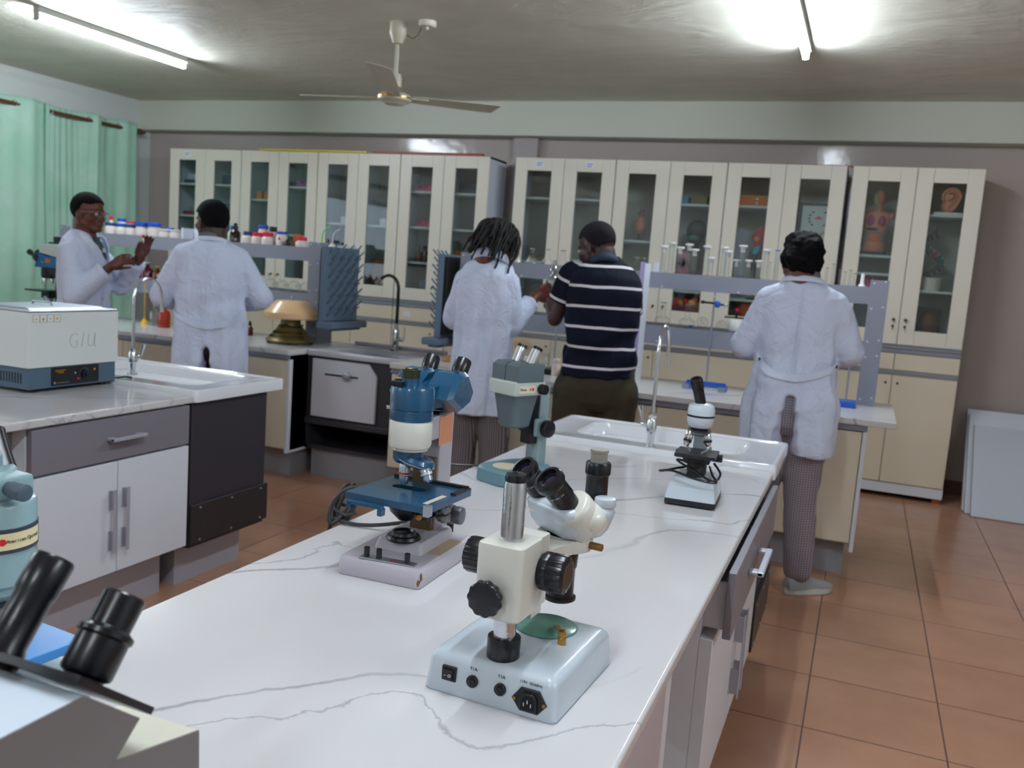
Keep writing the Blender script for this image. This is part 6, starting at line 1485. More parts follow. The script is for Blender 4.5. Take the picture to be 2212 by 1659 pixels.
# framed chart
t = thing('framed_chart', 'framed specimen chart with a wreath of small coloured shapes, above the bun of hair', 'framed chart', (-0.375, 6.60, 1.452))
fr_ = MB().bb(-0.13, 0.13, 0, 0.015, 0, 0.018).bb(-0.13, 0.13, 0, 0.015, 0.482, 0.50).bb(-0.13, -0.112, 0, 0.015, 0, 0.5).bb(0.112, 0.13, 0, 0.015, 0, 0.5).build('frame', cm_('dark_frame', (58, 60, 66)), t)
pn = MB().bb(-0.112, 0.112, 0.004, 0.01, 0.018, 0.482).build('chart_sheet', cm_('chart_paper', (206, 214, 212)), t)
for (c, pts) in (('brown_print', [(0.062*math.cos(a), 0.395+0.056*math.sin(a)) for a in [math.radians(d) for d in (130, 155, 180, 205, 230)]]+[(0.062*math.cos(a), 0.395+0.056*math.sin(a)) for a in [math.radians(d) for d in (50, 25, 0, -25, -50)]]+[(-0.055, 0.30), (-0.04, 0.305), (-0.05, 0.22), (0.03, 0.2), (0.05, 0.16)]), ('pink_print', [(-0.015, 0.398), (0.0, 0.395), (0.015, 0.398), (0.0, 0.408)]), ('orange_print', [(0.03, 0.295), (0.048, 0.298), (0.064, 0.303), (0.045, 0.31), (0.02, 0.245), (0.04, 0.25)])):
    q = MB()
    for (x, z) in pts: q.ell((x, 0.003, z), (0.011, 0.001, 0.007), seg=10, rings=6)
    q.build(c+'_shapes', cm_(c, {'brown_print': (130, 90, 80), 'pink_print': (210, 120, 130), 'orange_print': (216, 140, 60)}[c]), pn)
# torso model
t = thing('torso_model', 'human torso teaching model with head, lungs and intestines showing, on a black base', 'anatomy model', (-0.005, 6.62, 1.624))
SKM = cm_('model_skin', (200, 122, 96))
MB().bb(-0.085, 0.085, -0.04, 0.05, 0, 0.022, 0.002).build('base', BLKL, t)
b_ = MB()
b_.loft([[(a*math.cos(u)+o_, bb_*math.sin(u), z) for u in [2*PI*k/24 for k in range(24)]] for z, a, bb_, o_ in ((0.022, 0.068, 0.045, 0), (0.06, 0.072, 0.05, 0), (0.11, 0.062, 0.045, 0), (0.17, 0.070, 0.048, 0), (0.24, 0.085, 0.05, 0.004), (0.275, 0.082, 0.045, 0.008), (0.295, 0.04, 0.035, 0), (0.31, 0.026, 0.027, 0), (0.34, 0.024, 0.026, 0))])
b_.ell((0.094, 0, 0.262), (0.02, 0.025, 0.03)).ell((-0.085, 0, 0.262), (0.02, 0.025, 0.03)).ell((0.008, 0, 0.380), (0.036, 0.042, 0.052))
tb_ = b_.build('torso', SKM, t, ang=180); remesh(tb_, 0.004, 2)
MB().ell((-0.030, -0.034, 0.225), (0.030, 0.020, 0.042)).ell((0.030, -0.034, 0.225), (0.030, 0.020, 0.042)).build('lungs', cm_('plum_lungs', (150, 52, 84)), t)
MB().ell((-0.018, -0.040, 0.170), (0.040, 0.016, 0.014)).build('liver', cm_('dark_liver', (62, 36, 44)), t)
MB().tube([(-0.042, -0.040, 0.085), (-0.044, -0.046, 0.145), (0.0, -0.05, 0.152), (0.044, -0.046, 0.145), (0.046, -0.042, 0.085)], 0.008, 8).build('large_intestine', cm_('grey_green_gut', (120, 128, 112)), t)
MB().ell((0.0, -0.040, 0.112), (0.036, 0.018, 0.032)).build('small_intestine', cm_('orange_gut', (206, 108, 48)), t)
MB().tube([(-0.006, -0.030, 0.29), (-0.006, -0.034, 0.25)], 0.010, 10).tube([(-0.008, -0.026, 0.34), (-0.006, -0.030, 0.29)], 0.008, 8).build('windpipe', cm_('grey_blue_trachea', (112, 122, 136)), t)
MB().ell((-0.012, -0.020, 0.375), (0.026, 0.026, 0.045)).build('open_face', cm_('bone_olive', (150, 142, 104)), t)
# ear model
t = thing('ear_model', 'large human ear model on a white plinth on the top shelf of the last cabinet', 'anatomy model', (0.425, 6.62, 1.908))
MB().bb(-0.085, 0.085, -0.05, 0.06, 0, 0.016, 0.002).build('plinth', WHL, t)
EM = cm_('ear_model_skin', (216, 146, 112))
e_ = MB().ell((0.01, 0, 0.115), (0.058, 0.034, 0.062)).ell((0.0, 0.0, 0.06), (0.045, 0.03, 0.05)).caps((-0.01, 0, 0.052), (0.0, 0, 0.07), 0.035, 0.035)
eo = e_.build('ear_body', EM, t, ang=180); remesh(eo, 0.004, 3)
MB().tube(smooth([(-0.028, -0.028, 0.085), (-0.044, -0.026, 0.12), (-0.020, -0.030, 0.160), (0.022, -0.030, 0.168), (0.058, -0.024, 0.14), (0.060, -0.020, 0.10), (0.035, -0.026, 0.05), (0.01, -0.028, 0.025)], 4), 0.009, 10).build('ear_rim', EM, t)
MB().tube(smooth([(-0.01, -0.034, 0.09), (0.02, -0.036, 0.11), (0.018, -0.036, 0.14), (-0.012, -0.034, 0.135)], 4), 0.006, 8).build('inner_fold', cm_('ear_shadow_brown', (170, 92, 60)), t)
# spiral model
t = thing('helix_model', 'green and black spiral model rising from a cream drum in the last cabinet', 'model', (0.375, 6.63, 1.411))
MB().lathe([(0, 0), (0.062, 0), (0.062, 0.085), (0, 0.085)], n=36).build('drum', cm_('cream_drum', (216, 208, 192)), t)
GRD = cm_('dark_bottle_green', (16, 66, 62)); BKM = cm_('model_black', (26, 28, 32)); 
for k in range(13):
    a = k*0.55-0.3; z = 0.105+k*0.022; cx_ = 0.052*math.sin(a)*1.05
    q = MB().box((cx_-0.004, -0.01+0.02*math.cos(a), z), (0.046, 0.05, 0.030), 0.003, M=RY(math.cos(a)*0.7)).build('segment', [BKM, BKM, BKM, GRD, GRD, GRD, cm_('magenta_piece', (150, 20, 80)), GRD, GRD, GRD, BKM, BKM, BKM][k], t)
    MB().box((cx_+0.016, -0.036+0.02*math.cos(a), z+0.004), (0.004, 0.004, 0.014)).build('white_rung', WHL, q)
MB().cyl((0, 0, 0.38), (0, 0, 0.42), 0.003, n=8).build('tip', BLKL, t)
o = knobbly('pink_set', 'pink dental like model set on the middle shelf of the torso compartment', 0.02, 1.40, 0.10, 0.07, cm_('hot_pink', (214, 60, 120)), 4, 21, 'model')
MB().bb(-0.08, 0.12, 6.57, 6.72, 1.385, 1.408).build('small_shelf', SHELFW, o)
t = thing('head_model', 'dim brown head section model at the bottom of the last cabinet', 'anatomy model', (0.40, 6.68, 1.049))
MB().ell((0, 0, 0.145), (0.065, 0.06, 0.08)).caps((0, 0, 0.037), (0, 0, 0.08), 0.035, 0.03).build('head', cm_('dark_brown_model', (112, 66, 46)), t); MB().bb(-0.09, 0.075, 0.07, 0.09, 0, 0.25).build('back_panel', cm_('dark_panel', (60, 56, 52)), t)
# ================================================================== people
def skin_mat(name, c):
    m = mat(name, c, 0.42, spec=0.4, var=0.10, vscale=14, bump=0.08, bscale=160)
    b = m.node_tree.nodes['Principled BSDF']; b.inputs['Subsurface Weight'].default_value = 0.0
    return m
SKIN1 = skin_mat('deep_brown_skin', (92, 50, 40)); SKIN2 = skin_mat('very_dark_brown_skin', (66, 44, 42)); SKIN3 = skin_mat('warm_brown_skin', (98, 54, 44))
HAIRM = mat('black_short_hair', (10, 9, 12), 0.9, spec=0.15, bump=0.4, bscale=200)
EYEW = mat('eye_white', (214, 206, 200), 0.25); EYED = mat('dark_iris', (24, 14, 12), 0.15)
def coat_mat():
    m, nt, b = nodemat('white_coat_cotton')
    tc = nt.nodes.new('ShaderNodeTexCoord')
    mp = nt.nodes.new('ShaderNodeMapping'); mp.inputs['Scale'].default_value = (4, 4, 1.3); nt.links.new(tc.outputs['Object'], mp.inputs[0])
    n = noise_tex(nt, mp.outputs[0], 1.6, 3, 0.5, 0.8); n2 = noise_tex(nt, tc.outputs['Object'], 11, 4, 0.5, 1.5)
    b.inputs['Base Color'].default_value = rgb(210, 219, 243); b.inputs['Roughness'].default_value = 0.85; b.inputs['Specular IOR Level'].default_value = 0.15
    nt.links.new(bumpn(nt, mth(nt, 'ADD', n, mth(nt, 'MULTIPLY', n2, 0.8)), 0.55, 0.035), b.inputs['Normal'])
    return m
COAT = coat_mat()
COATE = mat('white_coat_trim', (212, 220, 242), 0.8, spec=0.15)
def check_mat():
    m, nt, b = nodemat('grey_check_trousers')
    tc = nt.nodes.new('ShaderNodeTexCoord'); sp = nt.nodes.new('ShaderNodeSeparateXYZ'); nt.links.new(tc.outputs['Object'], sp.inputs[0])
    def st(o): return mth(nt, 'GREATER_THAN', mth(nt, 'FRACT', mth(nt, 'MULTIPLY', o, 90.0)), 0.5)
    a = st(sp.outputs[0]); c = st(sp.outputs[2])
    f = mth(nt, 'MULTIPLY', mth(nt, 'ADD', a, c), 0.5)
    nt.links.new(mixrgb(nt, f, rgb(96, 90, 104), rgb(164, 154, 160)), b.inputs['Base Color']); b.inputs['Roughness'].default_value = 0.85
    return m
def stripe_mat(name, c0, c1, period, width, off=0.0, axis=2, rough=0.8):
    m, nt, b = nodemat(name)
    tc = nt.nodes.new('ShaderNodeTexCoord'); sp = nt.nodes.new('ShaderNodeSeparateXYZ'); nt.links.new(tc.outputs['Object'], sp.inputs[0])
    n = noise_tex(nt, tc.outputs['Object'], 5.0, 2)
    z = mth(nt, 'ADD', mth(nt, 'ADD', sp.outputs[axis], off), mth(nt, 'MULTIPLY', n, 0.02 if axis == 2 and period > 0.03 else 0.0))
    f = mth(nt, 'LESS_THAN', mth(nt, 'FRACT', mth(nt, 'DIVIDE', z, period)), width/period)
    nt.links.new(mixrgb(nt, f, rgb(*c0), rgb(*c1)), b.inputs['Base Color']); b.inputs['Roughness'].default_value = rough; b.inputs['Specular IOR Level'].default_value = 0.15
    n2 = noise_tex(nt, tc.outputs['Object'], 9, 4, 0.5, 1.5)
    nt.links.new(bumpn(nt, n2, 0.35, 0.02), b.inputs['Normal'])
    return m
CHECK = check_mat()
PINST = stripe_mat('brown_pinstripe_trousers', (92, 84, 88), (140, 130, 132), 0.011, 0.004, axis=0)
NAVY = stripe_mat('navy_shirt_white_stripes', (11, 17, 34), (222, 216, 224), 0.0945, 0.0125, off=0.020)
OLIVE = mat('dark_olive_trousers', (52, 44, 32), 0.85, var=0.1, vscale=12, bump=0.3, bscale=10)

def head_geo(mb, M):
    """face looks along +Y, origin at the middle of the skull between the ears"""
    q = MB()
    q.ell((0, -0.012, 0.028), (0.074, 0.095, 0.086), seg=32, rings=20)
    q.ell((0, 0.030, -0.030), (0.061, 0.060, 0.078)).ell((0, 0.052, -0.084), (0.034, 0.030, 0.025)).ell((0, 0.072, -0.092), (0.018, 0.016, 0.015))
    for s in (-1, 1):
        q.caps((s*0.052, 0.0, -0.055), (s*0.020, 0.062, -0.088), 0.024, 0.020)
        q.ell((s*0.040, 0.056, -0.026), (0.023, 0.024, 0.020))
        q.caps((s*0.016, 0.084, 0.018), (s*0.046, 0.068, 0.016), 0.0085, 0.007)
        q.ell((s*0.012, 0.094, -0.036), (0.009, 0.010, 0.008))
        q.ell((s*0.075, -0.004, -0.018), (0.009, 0.019, 0.032), M=RZ(s*0.35))
        q.caps((s*0.080, 0.004, 0.004), (s*0.083, -0.014, -0.002), 0.005, 0.005).caps((s*0.083, -0.016, 0.0), (s*0.079, -0.008, -0.040), 0.005, 0.005)
    q.caps((0, 0.086, 0.010), (0, 0.102, -0.030), 0.008, 0.011)
    q.ell((0, 0.086, -0.058), (0.023, 0.012, 0.0075)).ell((0, 0.084, -0.070), (0.020, 0.012, 0.0085))
    q.caps((0, -0.030, -0.045), (0, -0.035, -0.110), 0.058, 0.054)
    q.xf(M)
    me = bpy.data.meshes.new('h'); q.bm.to_mesh(me); q.bm.free(); mb.bm.from_mesh(me); bpy.data.meshes.remove(me)
def hand_geo(mb, w, d, n, side, curl=(0.35, 0.5, 0.4), spread=0.06, thumb=(0.5, 0.75, 0.35), s=1.0, curls=None):
    """w wrist, d finger direction, n palm normal, side +1: thumb along +(d x n)"""
    w, d, n = V(w), V(d).normalized(), V(n); n = (n-d*n.dot(d)).normalized(); u = d.cross(n)*side
    def P(a, b, c): return w+(d*a+u*b+n*c)*s
    mb.chain([P(-0.02, 0, 0), P(0.02, 0.0, 0)], [0.026*s, 0.024*s])
    for b0, b1 in ((0.020, 0.030), (0.006, 0.010), (-0.008, -0.010), (-0.018, -0.028)):
        mb.chain([P(0.012, b0*0.8, 0), P(0.05, b1, 0), P(0.082, b1, 0)], [0.017*s, 0.0145*s, 0.0115*s])
    for k, (b, L) in enumerate(((0.031, 0.072), (0.0105, 0.080), (-0.0105, 0.075), (-0.030, 0.058))):
        cc = curls[k] if curls else curl
        p = P(0.086, b, 0); ang = 0.0; pts = [p]
        dd = (d+u*spread*(b/0.03)).normalized()
        for j, fr in enumerate((0.45, 0.31, 0.24)):
            ang += cc[j]
            v = dd*math.cos(ang)+n*math.sin(ang)
            p = p+v*L*fr*s; pts.append(p)
        mb.chain(pts, [0.0096*s, 0.0088*s, 0.0080*s, 0.0070*s], 12)
    p0 = P(0.018, 0.026, 0.004); dt = (d*thumb[0]+u*thumb[1]+n*thumb[2]).normalized(); p1 = p0+dt*0.036*s
    dt2 = (d*(thumb[0]+0.4)+u*thumb[1]*0.5+n*(thumb[2]+0.1)).normalized(); p2 = p1+dt2*0.030*s; p3 = p2+dt2*0.024*s
    mb.chain([p0, p1, p2, p3], [0.016*s, 0.0115*s, 0.0100*s, 0.0085*s], 12)

def shoe(t, L, R, F, foot, top=(196, 196, 190), dark=None, sock=(222, 222, 230)):
    """foot: (r, f, yaw)"""
    r, f, yw = foot
    c = R*r+F*f
    fd = (F*math.cos(yw)+R*math.sin(yw)); sd = V((fd.y, -fd.x, 0))
    def P(a, b, z): q = c+fd*a+sd*b; return (q.x, q.y, z)
    def ring(z, ins, top_=False):
        pts = []
        for k in range(28):
            a = 2*PI*k/28
            w_ = 0.042+0.008*math.cos(a)
            x = 0.055+(0.125-ins)*math.cos(a); y = (w_-ins)*math.sin(a)
            pts.append(P(x, y, z))
        return pts
    sm = mat('shoe_sole_cream', (206, 204, 196), 0.6); um = mat('grey_shoe_fabric', (150, 152, 156), 0.8) if dark is None else mat('dark_shoe_leather', (30, 26, 26), 0.45)
    MB().loft([ring(0.0, 0.004), ring(0.006, 0), ring(0.028, 0.002), ring(0.032, 0.006)]).build('sole', sm, t)
    u = MB(); secs = []
    for a0, hw, h in ((-0.065, 0.030, 0.07), (-0.045, 0.036, 0.085), (0.0, 0.038, 0.090), (0.05, 0.038, 0.075), (0.10, 0.040, 0.060), (0.15, 0.036, 0.050), (0.172, 0.022, 0.040)):
        secs.append([P(a0, hw*math.cos(PI*k/10), 0.028+(h-0.028)*math.sin(PI*k/10)) for k in range(11)])
    u.loft(secs).build('shoe_upper', um, t)

def make_person(name_label, ox, oy, phi, spec, group=None):
    t = thing('person', name_label, 'person', (ox, oy, 0), 0, group)
    F = V((math.cos(phi), math.sin(phi), 0)); R = V((math.sin(phi), -math.cos(phi), 0)); Z_ = V((0, 0, 1))
    def L(r, f, z): return R*r+F*f+Z_*z
    sp_ = spec
    # ---- body, one continuous mesh
    b = MB()
    hc = sp_['head']; hM = Matrix.Translation(V(hc))@RZ(sp_['hphi']-PI/2)@RX(-sp_.get('hpitch', 0.0))@RY(sp_.get('hroll', 0.0))
    hs = sp_.get('hscale', 1.0); hM = hM@Matrix.Scale(hs, 4)
    head_geo(b, hM)
    nk = V(sp_['neck']); base = hM@V((0, -0.03, -0.07))
    b.chain([base, nk, nk-Z_*0.08], [0.053, 0.053, 0.050])
    pel = V(sp_['pelvis'])
    b.loft([[tuple((nk+(pel-nk)*k)+R*a*math.cos(2*PI*i/20)+F*bb*math.sin(2*PI*i/20)) for i in range(20)] for k, a, bb in ((0.04, 0.055, 0.05), (0.10, 0.085, 0.06), (0.25, 0.11, 0.075), (0.55, 0.105, 0.075), (0.8, 0.13, 0.085), (1.0, 0.13, 0.09), (1.08, 0.10, 0.07))])
    for k in ('armL', 'armR'):
        s_, e_, w_ = [V(p) for p in sp_[k]]
        b.chain([s_, e_, w_], [0.040, 0.036, 0.0255])
        hd = sp_['hand'+k[-1]]
        hand_geo(b, w_, hd['d'], hd['n'], hd['side'], hd.get('curl', (0.35, 0.5, 0.4)), thumb=hd.get('thumb', (0.5, 0.75, 0.35)), s=hd.get('s', 0.92), curls=hd.get('curls'))
    for k in ('legL', 'legR'):
        h_, kn, an = [V(p) for p in sp_[k]]
        b.chain([h_, kn, an, V((an.x, an.y, 0.05))], [0.07, 0.050, 0.036, 0.032])
        b.chain([V((an.x, an.y, 0.045)), V((an.x, an.y, 0.045))+F*0.12], [0.028, 0.022])
    body = b.build('body', sp_['skin'], t, ang=180); remesh(body, 0.0055, 2)
    # ---- eyes
    if sp_.get('eyes', True):
        for s in (-1, 1):
            MB().ell((s*0.030, 0.078, 0.0), (0.012, 0.011, 0.0075)).xf(hM).build('eye', EYEW, t)
            MB().ell((s*0.030, 0.0855, 0.0), (0.0055, 0.0045, 0.0055)).xf(hM).build('iris', EYED, t)
    # ---- trousers
    tm = MB()
    pw = sp_.get('pelvis_w', (0.15, 0.11))
    tm.loft([[tuple(pel+Z_*dz+R*pw[0]*k*math.cos(2*PI*i/24)+F*pw[1]*k*math.sin(2*PI*i/24)) for i in range(24)] for dz, k in ((0.16, 0.80), (0.12, 0.86), (0.04, 0.98), (-0.03, 1.0), (-0.10, 0.95), (-0.14, 0.7))])
    tr = sp_.get('leg_r', (0.095, 0.072, 0.062))
    for k in ('legL', 'legR'):
        h_, kn, an = [V(p) for p in sp_[k]]
        tm.chain([h_, (h_+kn)/2, kn, (kn+an)/2, an], [tr[0], (tr[0]+tr[1])/2+0.004, tr[1], (tr[1]+tr[2])/2, tr[2]])
    to = tm.build('trousers', sp_['trousers'], t, ang=180); remesh(to, 0.009, 3, 0.012, 0.09)
    for k, ft in (('L', sp_['footL']), ('R', sp_['footR'])): shoe(t, L, R, F, ft, dark=sp_.get('darkshoe'))
    # ---- coat / shirt
    rng = random.Random(sp_.get('seed', 1)); ph = [rng.uniform(0, 6.28) for _ in range(10)]
    prof = sp_['coat']          # (z, half width, half depth, r offset, f offset)
    zs = [p[0] for p in prof]
    def at(z):
        for i in range(len(prof)-1):
            z0, z1 = prof[i][0], prof[i+1][0]
            if (z0-z)*(z1-z) <= 0:
                k = (z-z0)/(z1-z0) if z1 != z0 else 0
                k = k*k*(3-2*k)*0.4+k*0.6
                return [prof[i][j]+(prof[i+1][j]-prof[i][j])*k for j in range(1, 5)]
        return prof[-1][1:]
    top, bot = zs[0], zs[-1]; NZ = 70; NA = 96
    slit = sp_.get('slit')
    def skin_pt(a, z, grow=0.0, fold=True):
        aw, bd, ro, fo = at(z)
        ca, sa = math.cos(a), math.sin(a)
        e = 2.35
        rr = 1.0/((abs(ca)**e+abs(sa)**e)**(1/e))
        x = aw*ca*rr; y = bd*sa*rr
        k = max(0.0, min(1.0, (top-0.12-z)/0.35)); amp = sp_.get('fold', 0.010)*k if fold else 0
        dsp = amp*(math.sin(5*a+ph[0]+1.5*z)+0.8*math.sin(9*a+ph[1]-3*z)+0.5*math.sin(14*a+ph[2]+5*z))
        sc = sp_.get('cross', 0.004); dsp += sc*(math.sin(z*34+2*math.sin(a*2+ph[3])+ph[4])*math.exp(-((z-sp_.get('waist', 1.0))/0.13)**2)) if fold else 0
        d0 = math.hypot(x, y); s_ = (d0+dsp+grow)/max(d0, 1e-6)
        if slit and z < slit[0]:
            # slit at the back: a = -pi/2
            da = (a+PI/2+PI) % (2*PI)-PI-slit[3] if len(slit) > 3 else (a+PI/2+PI) % (2*PI)-PI
            wd = slit[1]*(0.25+0.75*(slit[0]-z)/(slit[0]-bot))
            if abs(da) < wd: s_ *= 0.03
            elif abs(da) < wd*1.12: s_ *= 0.03+0.97*(abs(da)-wd)/(wd*0.12)
        return L(x*s_+ro, y*s_+fo, z)
    cm = MB(); secs = []
    for j in range(NZ+1):
        z = top+(bot-top)*j/NZ
        hemw = 0.012*math.sin(3*ph[5]) if j == NZ else 0
        secs.append([skin_pt(2*PI*i/NA, z) for i in range(NA)])
    # close top and hem towards the middle (star shaped, so a slit stays open)
    def mid(sec, z):
        aw, bd, ro, fo = at(z); c = L(ro, fo, z)
        return [c+(V(q)-c)*0.01 for q in sec]
    cm.loft([mid(secs[0], top)]+secs+[mid(secs[-1], bot)])
    sr = sp_.get('sleeve_r', (0.066, 0.060, 0.052)); slen = sp_.get('sleeve_len', 1.0)
    sep = sp_.get('sep_sleeve')
    for k in ('armL', 'armR'):
        s_, e_, w_ = [V(p) for p in sp_[k]]
        target = cm if not sep else MB()
        cuff = w_+(e_-w_).normalized()*sp_.get('cuff', 0.035)
        if slen >= 1.0:
            pts = [s_, s_+(e_-s_)*0.5, e_, e_+(cuff-e_)*0.5, cuff]
            rs = [sr[0], (sr[0]+sr[1])/2, sr[1], (sr[1]+sr[2])/2, sr[2]]
            # inner elbow creases
            target.chain(pts[:-1], rs[:-1]); target.cyl(pts[-2], cuff, rs[-2], rs[-1], n=24)
            if sp_.get('cuffring', True):
                d_ = (cuff-pts[-2]).normalized()
                target.lathe([(0.0, -0.03), (rs[-1]+0.003, -0.03), (rs[-1]+0.004, 0.0), (0, 0.0)], cuff, d_, 24)
        else:
            end = s_+(e_-s_)*slen
            target.chain([s_, s_+(end-s_)*0.5], [sr[0], sr[0]*0.98]).cyl(s_+(end-s_)*0.5, end, sr[0]*0.97, sr[1], n=28)
            if sep:
                # sleeve object with its own axis so its stripes run round the arm
                d_ = (end-s_).normalized(); x, y, z = basis(-d_)
                Mx = Matrix(((x.x, y.x, z.x, s_.x), (x.y, y.y, z.y, s_.y), (x.z, y.z, z.z, s_.z), (0, 0, 0, 1)))
                target.xf(Mx.inverted())
                so = target.build('sleeve', sp_['cloth'], t, ang=180); so.matrix_local = Mx; remesh(so, 0.007, 3)
    co = cm.build(sp_.get('clothname', 'lab_coat'), sp_['cloth'], t, ang=180); remesh(co, 0.0085, 2, sp_.get('disp', 0.014), 0.11)
    # ---- collar
    cl = sp_.get('collar')
    if cl:
        c0 = V(cl['c']); r1, r2, h = cl['r'], cl['r2'], cl['h']
        tilt = cl.get('tilt', 0.25)
        def ring(r, dz, k=1.0):
            out = []
            for i in range(41):
                a = math.radians(-90-cl.get('span', 150)+2*cl.get('span', 150)*i/40)
                fz = -tilt*0.06*(math.sin(a)+1)
                out.append(c0+R*r*math.cos(a)+F*r*0.92*math.sin(a)+Z_*(dz+fz))
            return out
        g = MB(); g.loft([ring(r2, -0.002), ring(r2-0.004, h*0.45), ring(r1+0.004, h), ring(r1-0.001, h), ring(r1, 0.0)], cap=False, closed_ring=False)
        o = g.build('collar', cl['m'], t if cl.get('free') else co, ang=180)
        sd = o.modifiers.new('thick', 'SOLIDIFY'); sd.thickness = 0.004
    if sp_.get('belt'):
        zc, drop, half, hh = sp_['belt']
        g = MB(); A_, B_ = [], []
        secs = [[], [], [], []]
        for i in range(49):
            a = -PI/2-half+2*half*i/48
            z = zc+drop*(1-math.cos((a+PI/2)/half*PI/2))
            for q, (gz, gr) in enumerate(((0, 0.006), (hh, 0.006), (hh, 0.011), (0, 0.011))):
                secs[q].append(skin_pt(a, z+gz, gr+0.002, True))
        g.loft([list(x) for x in zip(*secs)], cap=True)
        bo = g.build('half_belt', COATE, co, ang=60)
        for a in sp_.get('belt_buttons', ()):
            z = zc+drop*(1-math.cos(a/half*PI/2))+hh*0.5
            p = skin_pt(-PI/2+a, z, 0.012); q = skin_pt(-PI/2+a, z, 0.017)
            MB().cyl(p, q, 0.007, n=14).build('button', mat('dark_button', (50, 46, 60), 0.3), bo)
    if sp_.get('seam'):
        z1 = sp_['seam']; g = MB(); pts = []
        for j in range(30):
            z = top-0.04+(z1-(top-0.04))*j/29; pts.append(skin_pt(-PI/2, z, 0.003))
        g.tube(pts, 0.0028, 6).build('back_seam', COATE, co)
    return t, hM, L, skin_pt, co

def short_hair(t, hM, hair=HAIRM, low=-0.050, grow=0.006, front=0.050):
    g = MB()
    g.ell((0, -0.012, 0.028), (0.074+grow, 0.095+grow, 0.086+grow), seg=64, rings=44)
    bm = g.bm; kill = []
    for v in bm.verts:
        x, y, z = v.co
        if y > 0.02: lim = front+0.012*math.cos(x*30)
        elif y > -0.012: lim = 0.005+(y+0.012)/0.032*(front-0.005)
        else: lim = low+(0.015*math.cos(x*25)) if y < -0.05 else low+(0.005-low)*((y+0.05)/0.038)
        if z < lim: kill.append(v)
        v.co *= 1+0.010*noise.noise(V((x, y, z))*60)
    bmesh.ops.delete(bm, geom=kill, context='VERTS')
    g.xf(hM)
    o = g.build('hair', hair, t, ang=180)
    s = o.modifiers.new('thick', 'SOLIDIFY'); s.thickness = 0.008; s.offset = -1
    return o
def HND(d, n, side, **k): return dict(d=d, n=n, side=side, **k)

# ---- right: white coat, checked trousers
phi = math.radians(92)
F = V((math.cos(phi), math.sin(phi), 0)); R = V((math.sin(phi), -math.cos(phi), 0))
def LW(r, f, z): return tuple(R*r+F*f+V((0, 0, z)))
coat5 = [(1.405, 0.066, 0.060, 0, 0.0), (1.385, 0.092, 0.078, 0, 0), (1.355, 0.150, 0.095, 0, 0), (1.315, 0.172, 0.105, 0, 0), (1.25, 0.176, 0.115, 0, 0.005), (1.15, 0.168, 0.12, 0, 0.01), (1.02, 0.168, 0.12, 0, 0.01),
         (0.95, 0.185, 0.135, 0.0, 0.0), (0.85, 0.205, 0.15, 0, 0), (0.75, 0.204, 0.155, 0, 0), (0.64, 0.203, 0.155, 0.0, 0)]
sp5 = dict(head=LW(-0.02, 0.03, 1.482), hphi=math.radians(96), hpitch=0.25, neck=LW(-0.005, 0.0, 1.385), pelvis=LW(0, 0, 0.86), pelvis_w=(0.165, 0.115), skin=SKIN3,
           armL=(LW(-0.128, 0.0, 1.295), LW(-0.222, 0.03, 1.09), LW(-0.14, 0.24, 1.06)), armR=(LW(0.128, 0.0, 1.295), LW(0.212, 0.03, 1.10), LW(0.12, 0.24, 1.05)),
           handL=HND(LW(0.5, 0.8, -0.1), (0, 0, -1), 1), handR=HND(LW(-0.5, 0.8, -0.1), (0, 0, -1), -1),
           legL=(LW(-0.080, 0, 0.82), LW(-0.085, 0.03, 0.45), LW(-0.09, 0.0, 0.10)), legR=(LW(0.080, 0, 0.82), LW(0.085, 0.02, 0.45), LW(0.112, 0.02, 0.115)),
           footL=(-0.09, 0.02, -0.1), footR=(0.120, 0.02, 0.9), leg_r=(0.104, 0.074, 0.066), trousers=CHECK, coat=coat5, cloth=COAT, seed=5, fold=0.009, cross=0.009, waist=1.0,
           slit=(0.90, 0.27), seam=0.97, belt=(0.965, 0.075, 1.15, 0.030), belt_buttons=(-1.0, 1.0), sleeve_r=(0.068, 0.066, 0.056), eyes=True,
           collar=dict(c=LW(-0.003, 0.0, 1.392), r=0.080, r2=0.098, h=0.022, m=COATE))
P5, hM5, L5, sk5, co5 = make_person('person in a white lab coat and checked trousers at the right, seen from behind', -0.262, 4.10, phi, sp5)
MB().lathe([(0.055, 0), (0.078, 0.0), (0.070, 0.045), (0.062, 0.052), (0.055, 0.046)], LW(-0.008, 0.012, 1.385), (0, 0, 1), 40, closed=True).build('shirt_collar', mat('grey_shirt_collar', (108, 106, 116), 0.8), P5)
g = MB()
g.ell((0, -0.020, 0.032), (0.084, 0.100, 0.090), seg=48, rings=32).ell((0, -0.065, -0.012), (0.074, 0.062, 0.072), seg=40, rings=26).ell((0.028, -0.105, 0.025), (0.045, 0.03, 0.045)).ell((-0.03, -0.095, -0.02), (0.05, 0.035, 0.05))
for s in (-1, 1): g.ell((s*0.058, -0.04, 0.0), (0.032, 0.05, 0.055))
g.ell((0, -0.062, -0.045), (0.060, 0.045, 0.045))
g.xf(hM5)
HB = mat('soft_black_hair', (9, 8, 11), 0.75, spec=0.10, bump=0.3, bscale=60)
h5 = g.build('hair', HB, P5, ang=180); remesh(h5, 0.006, 1, 0.030, 0.035)

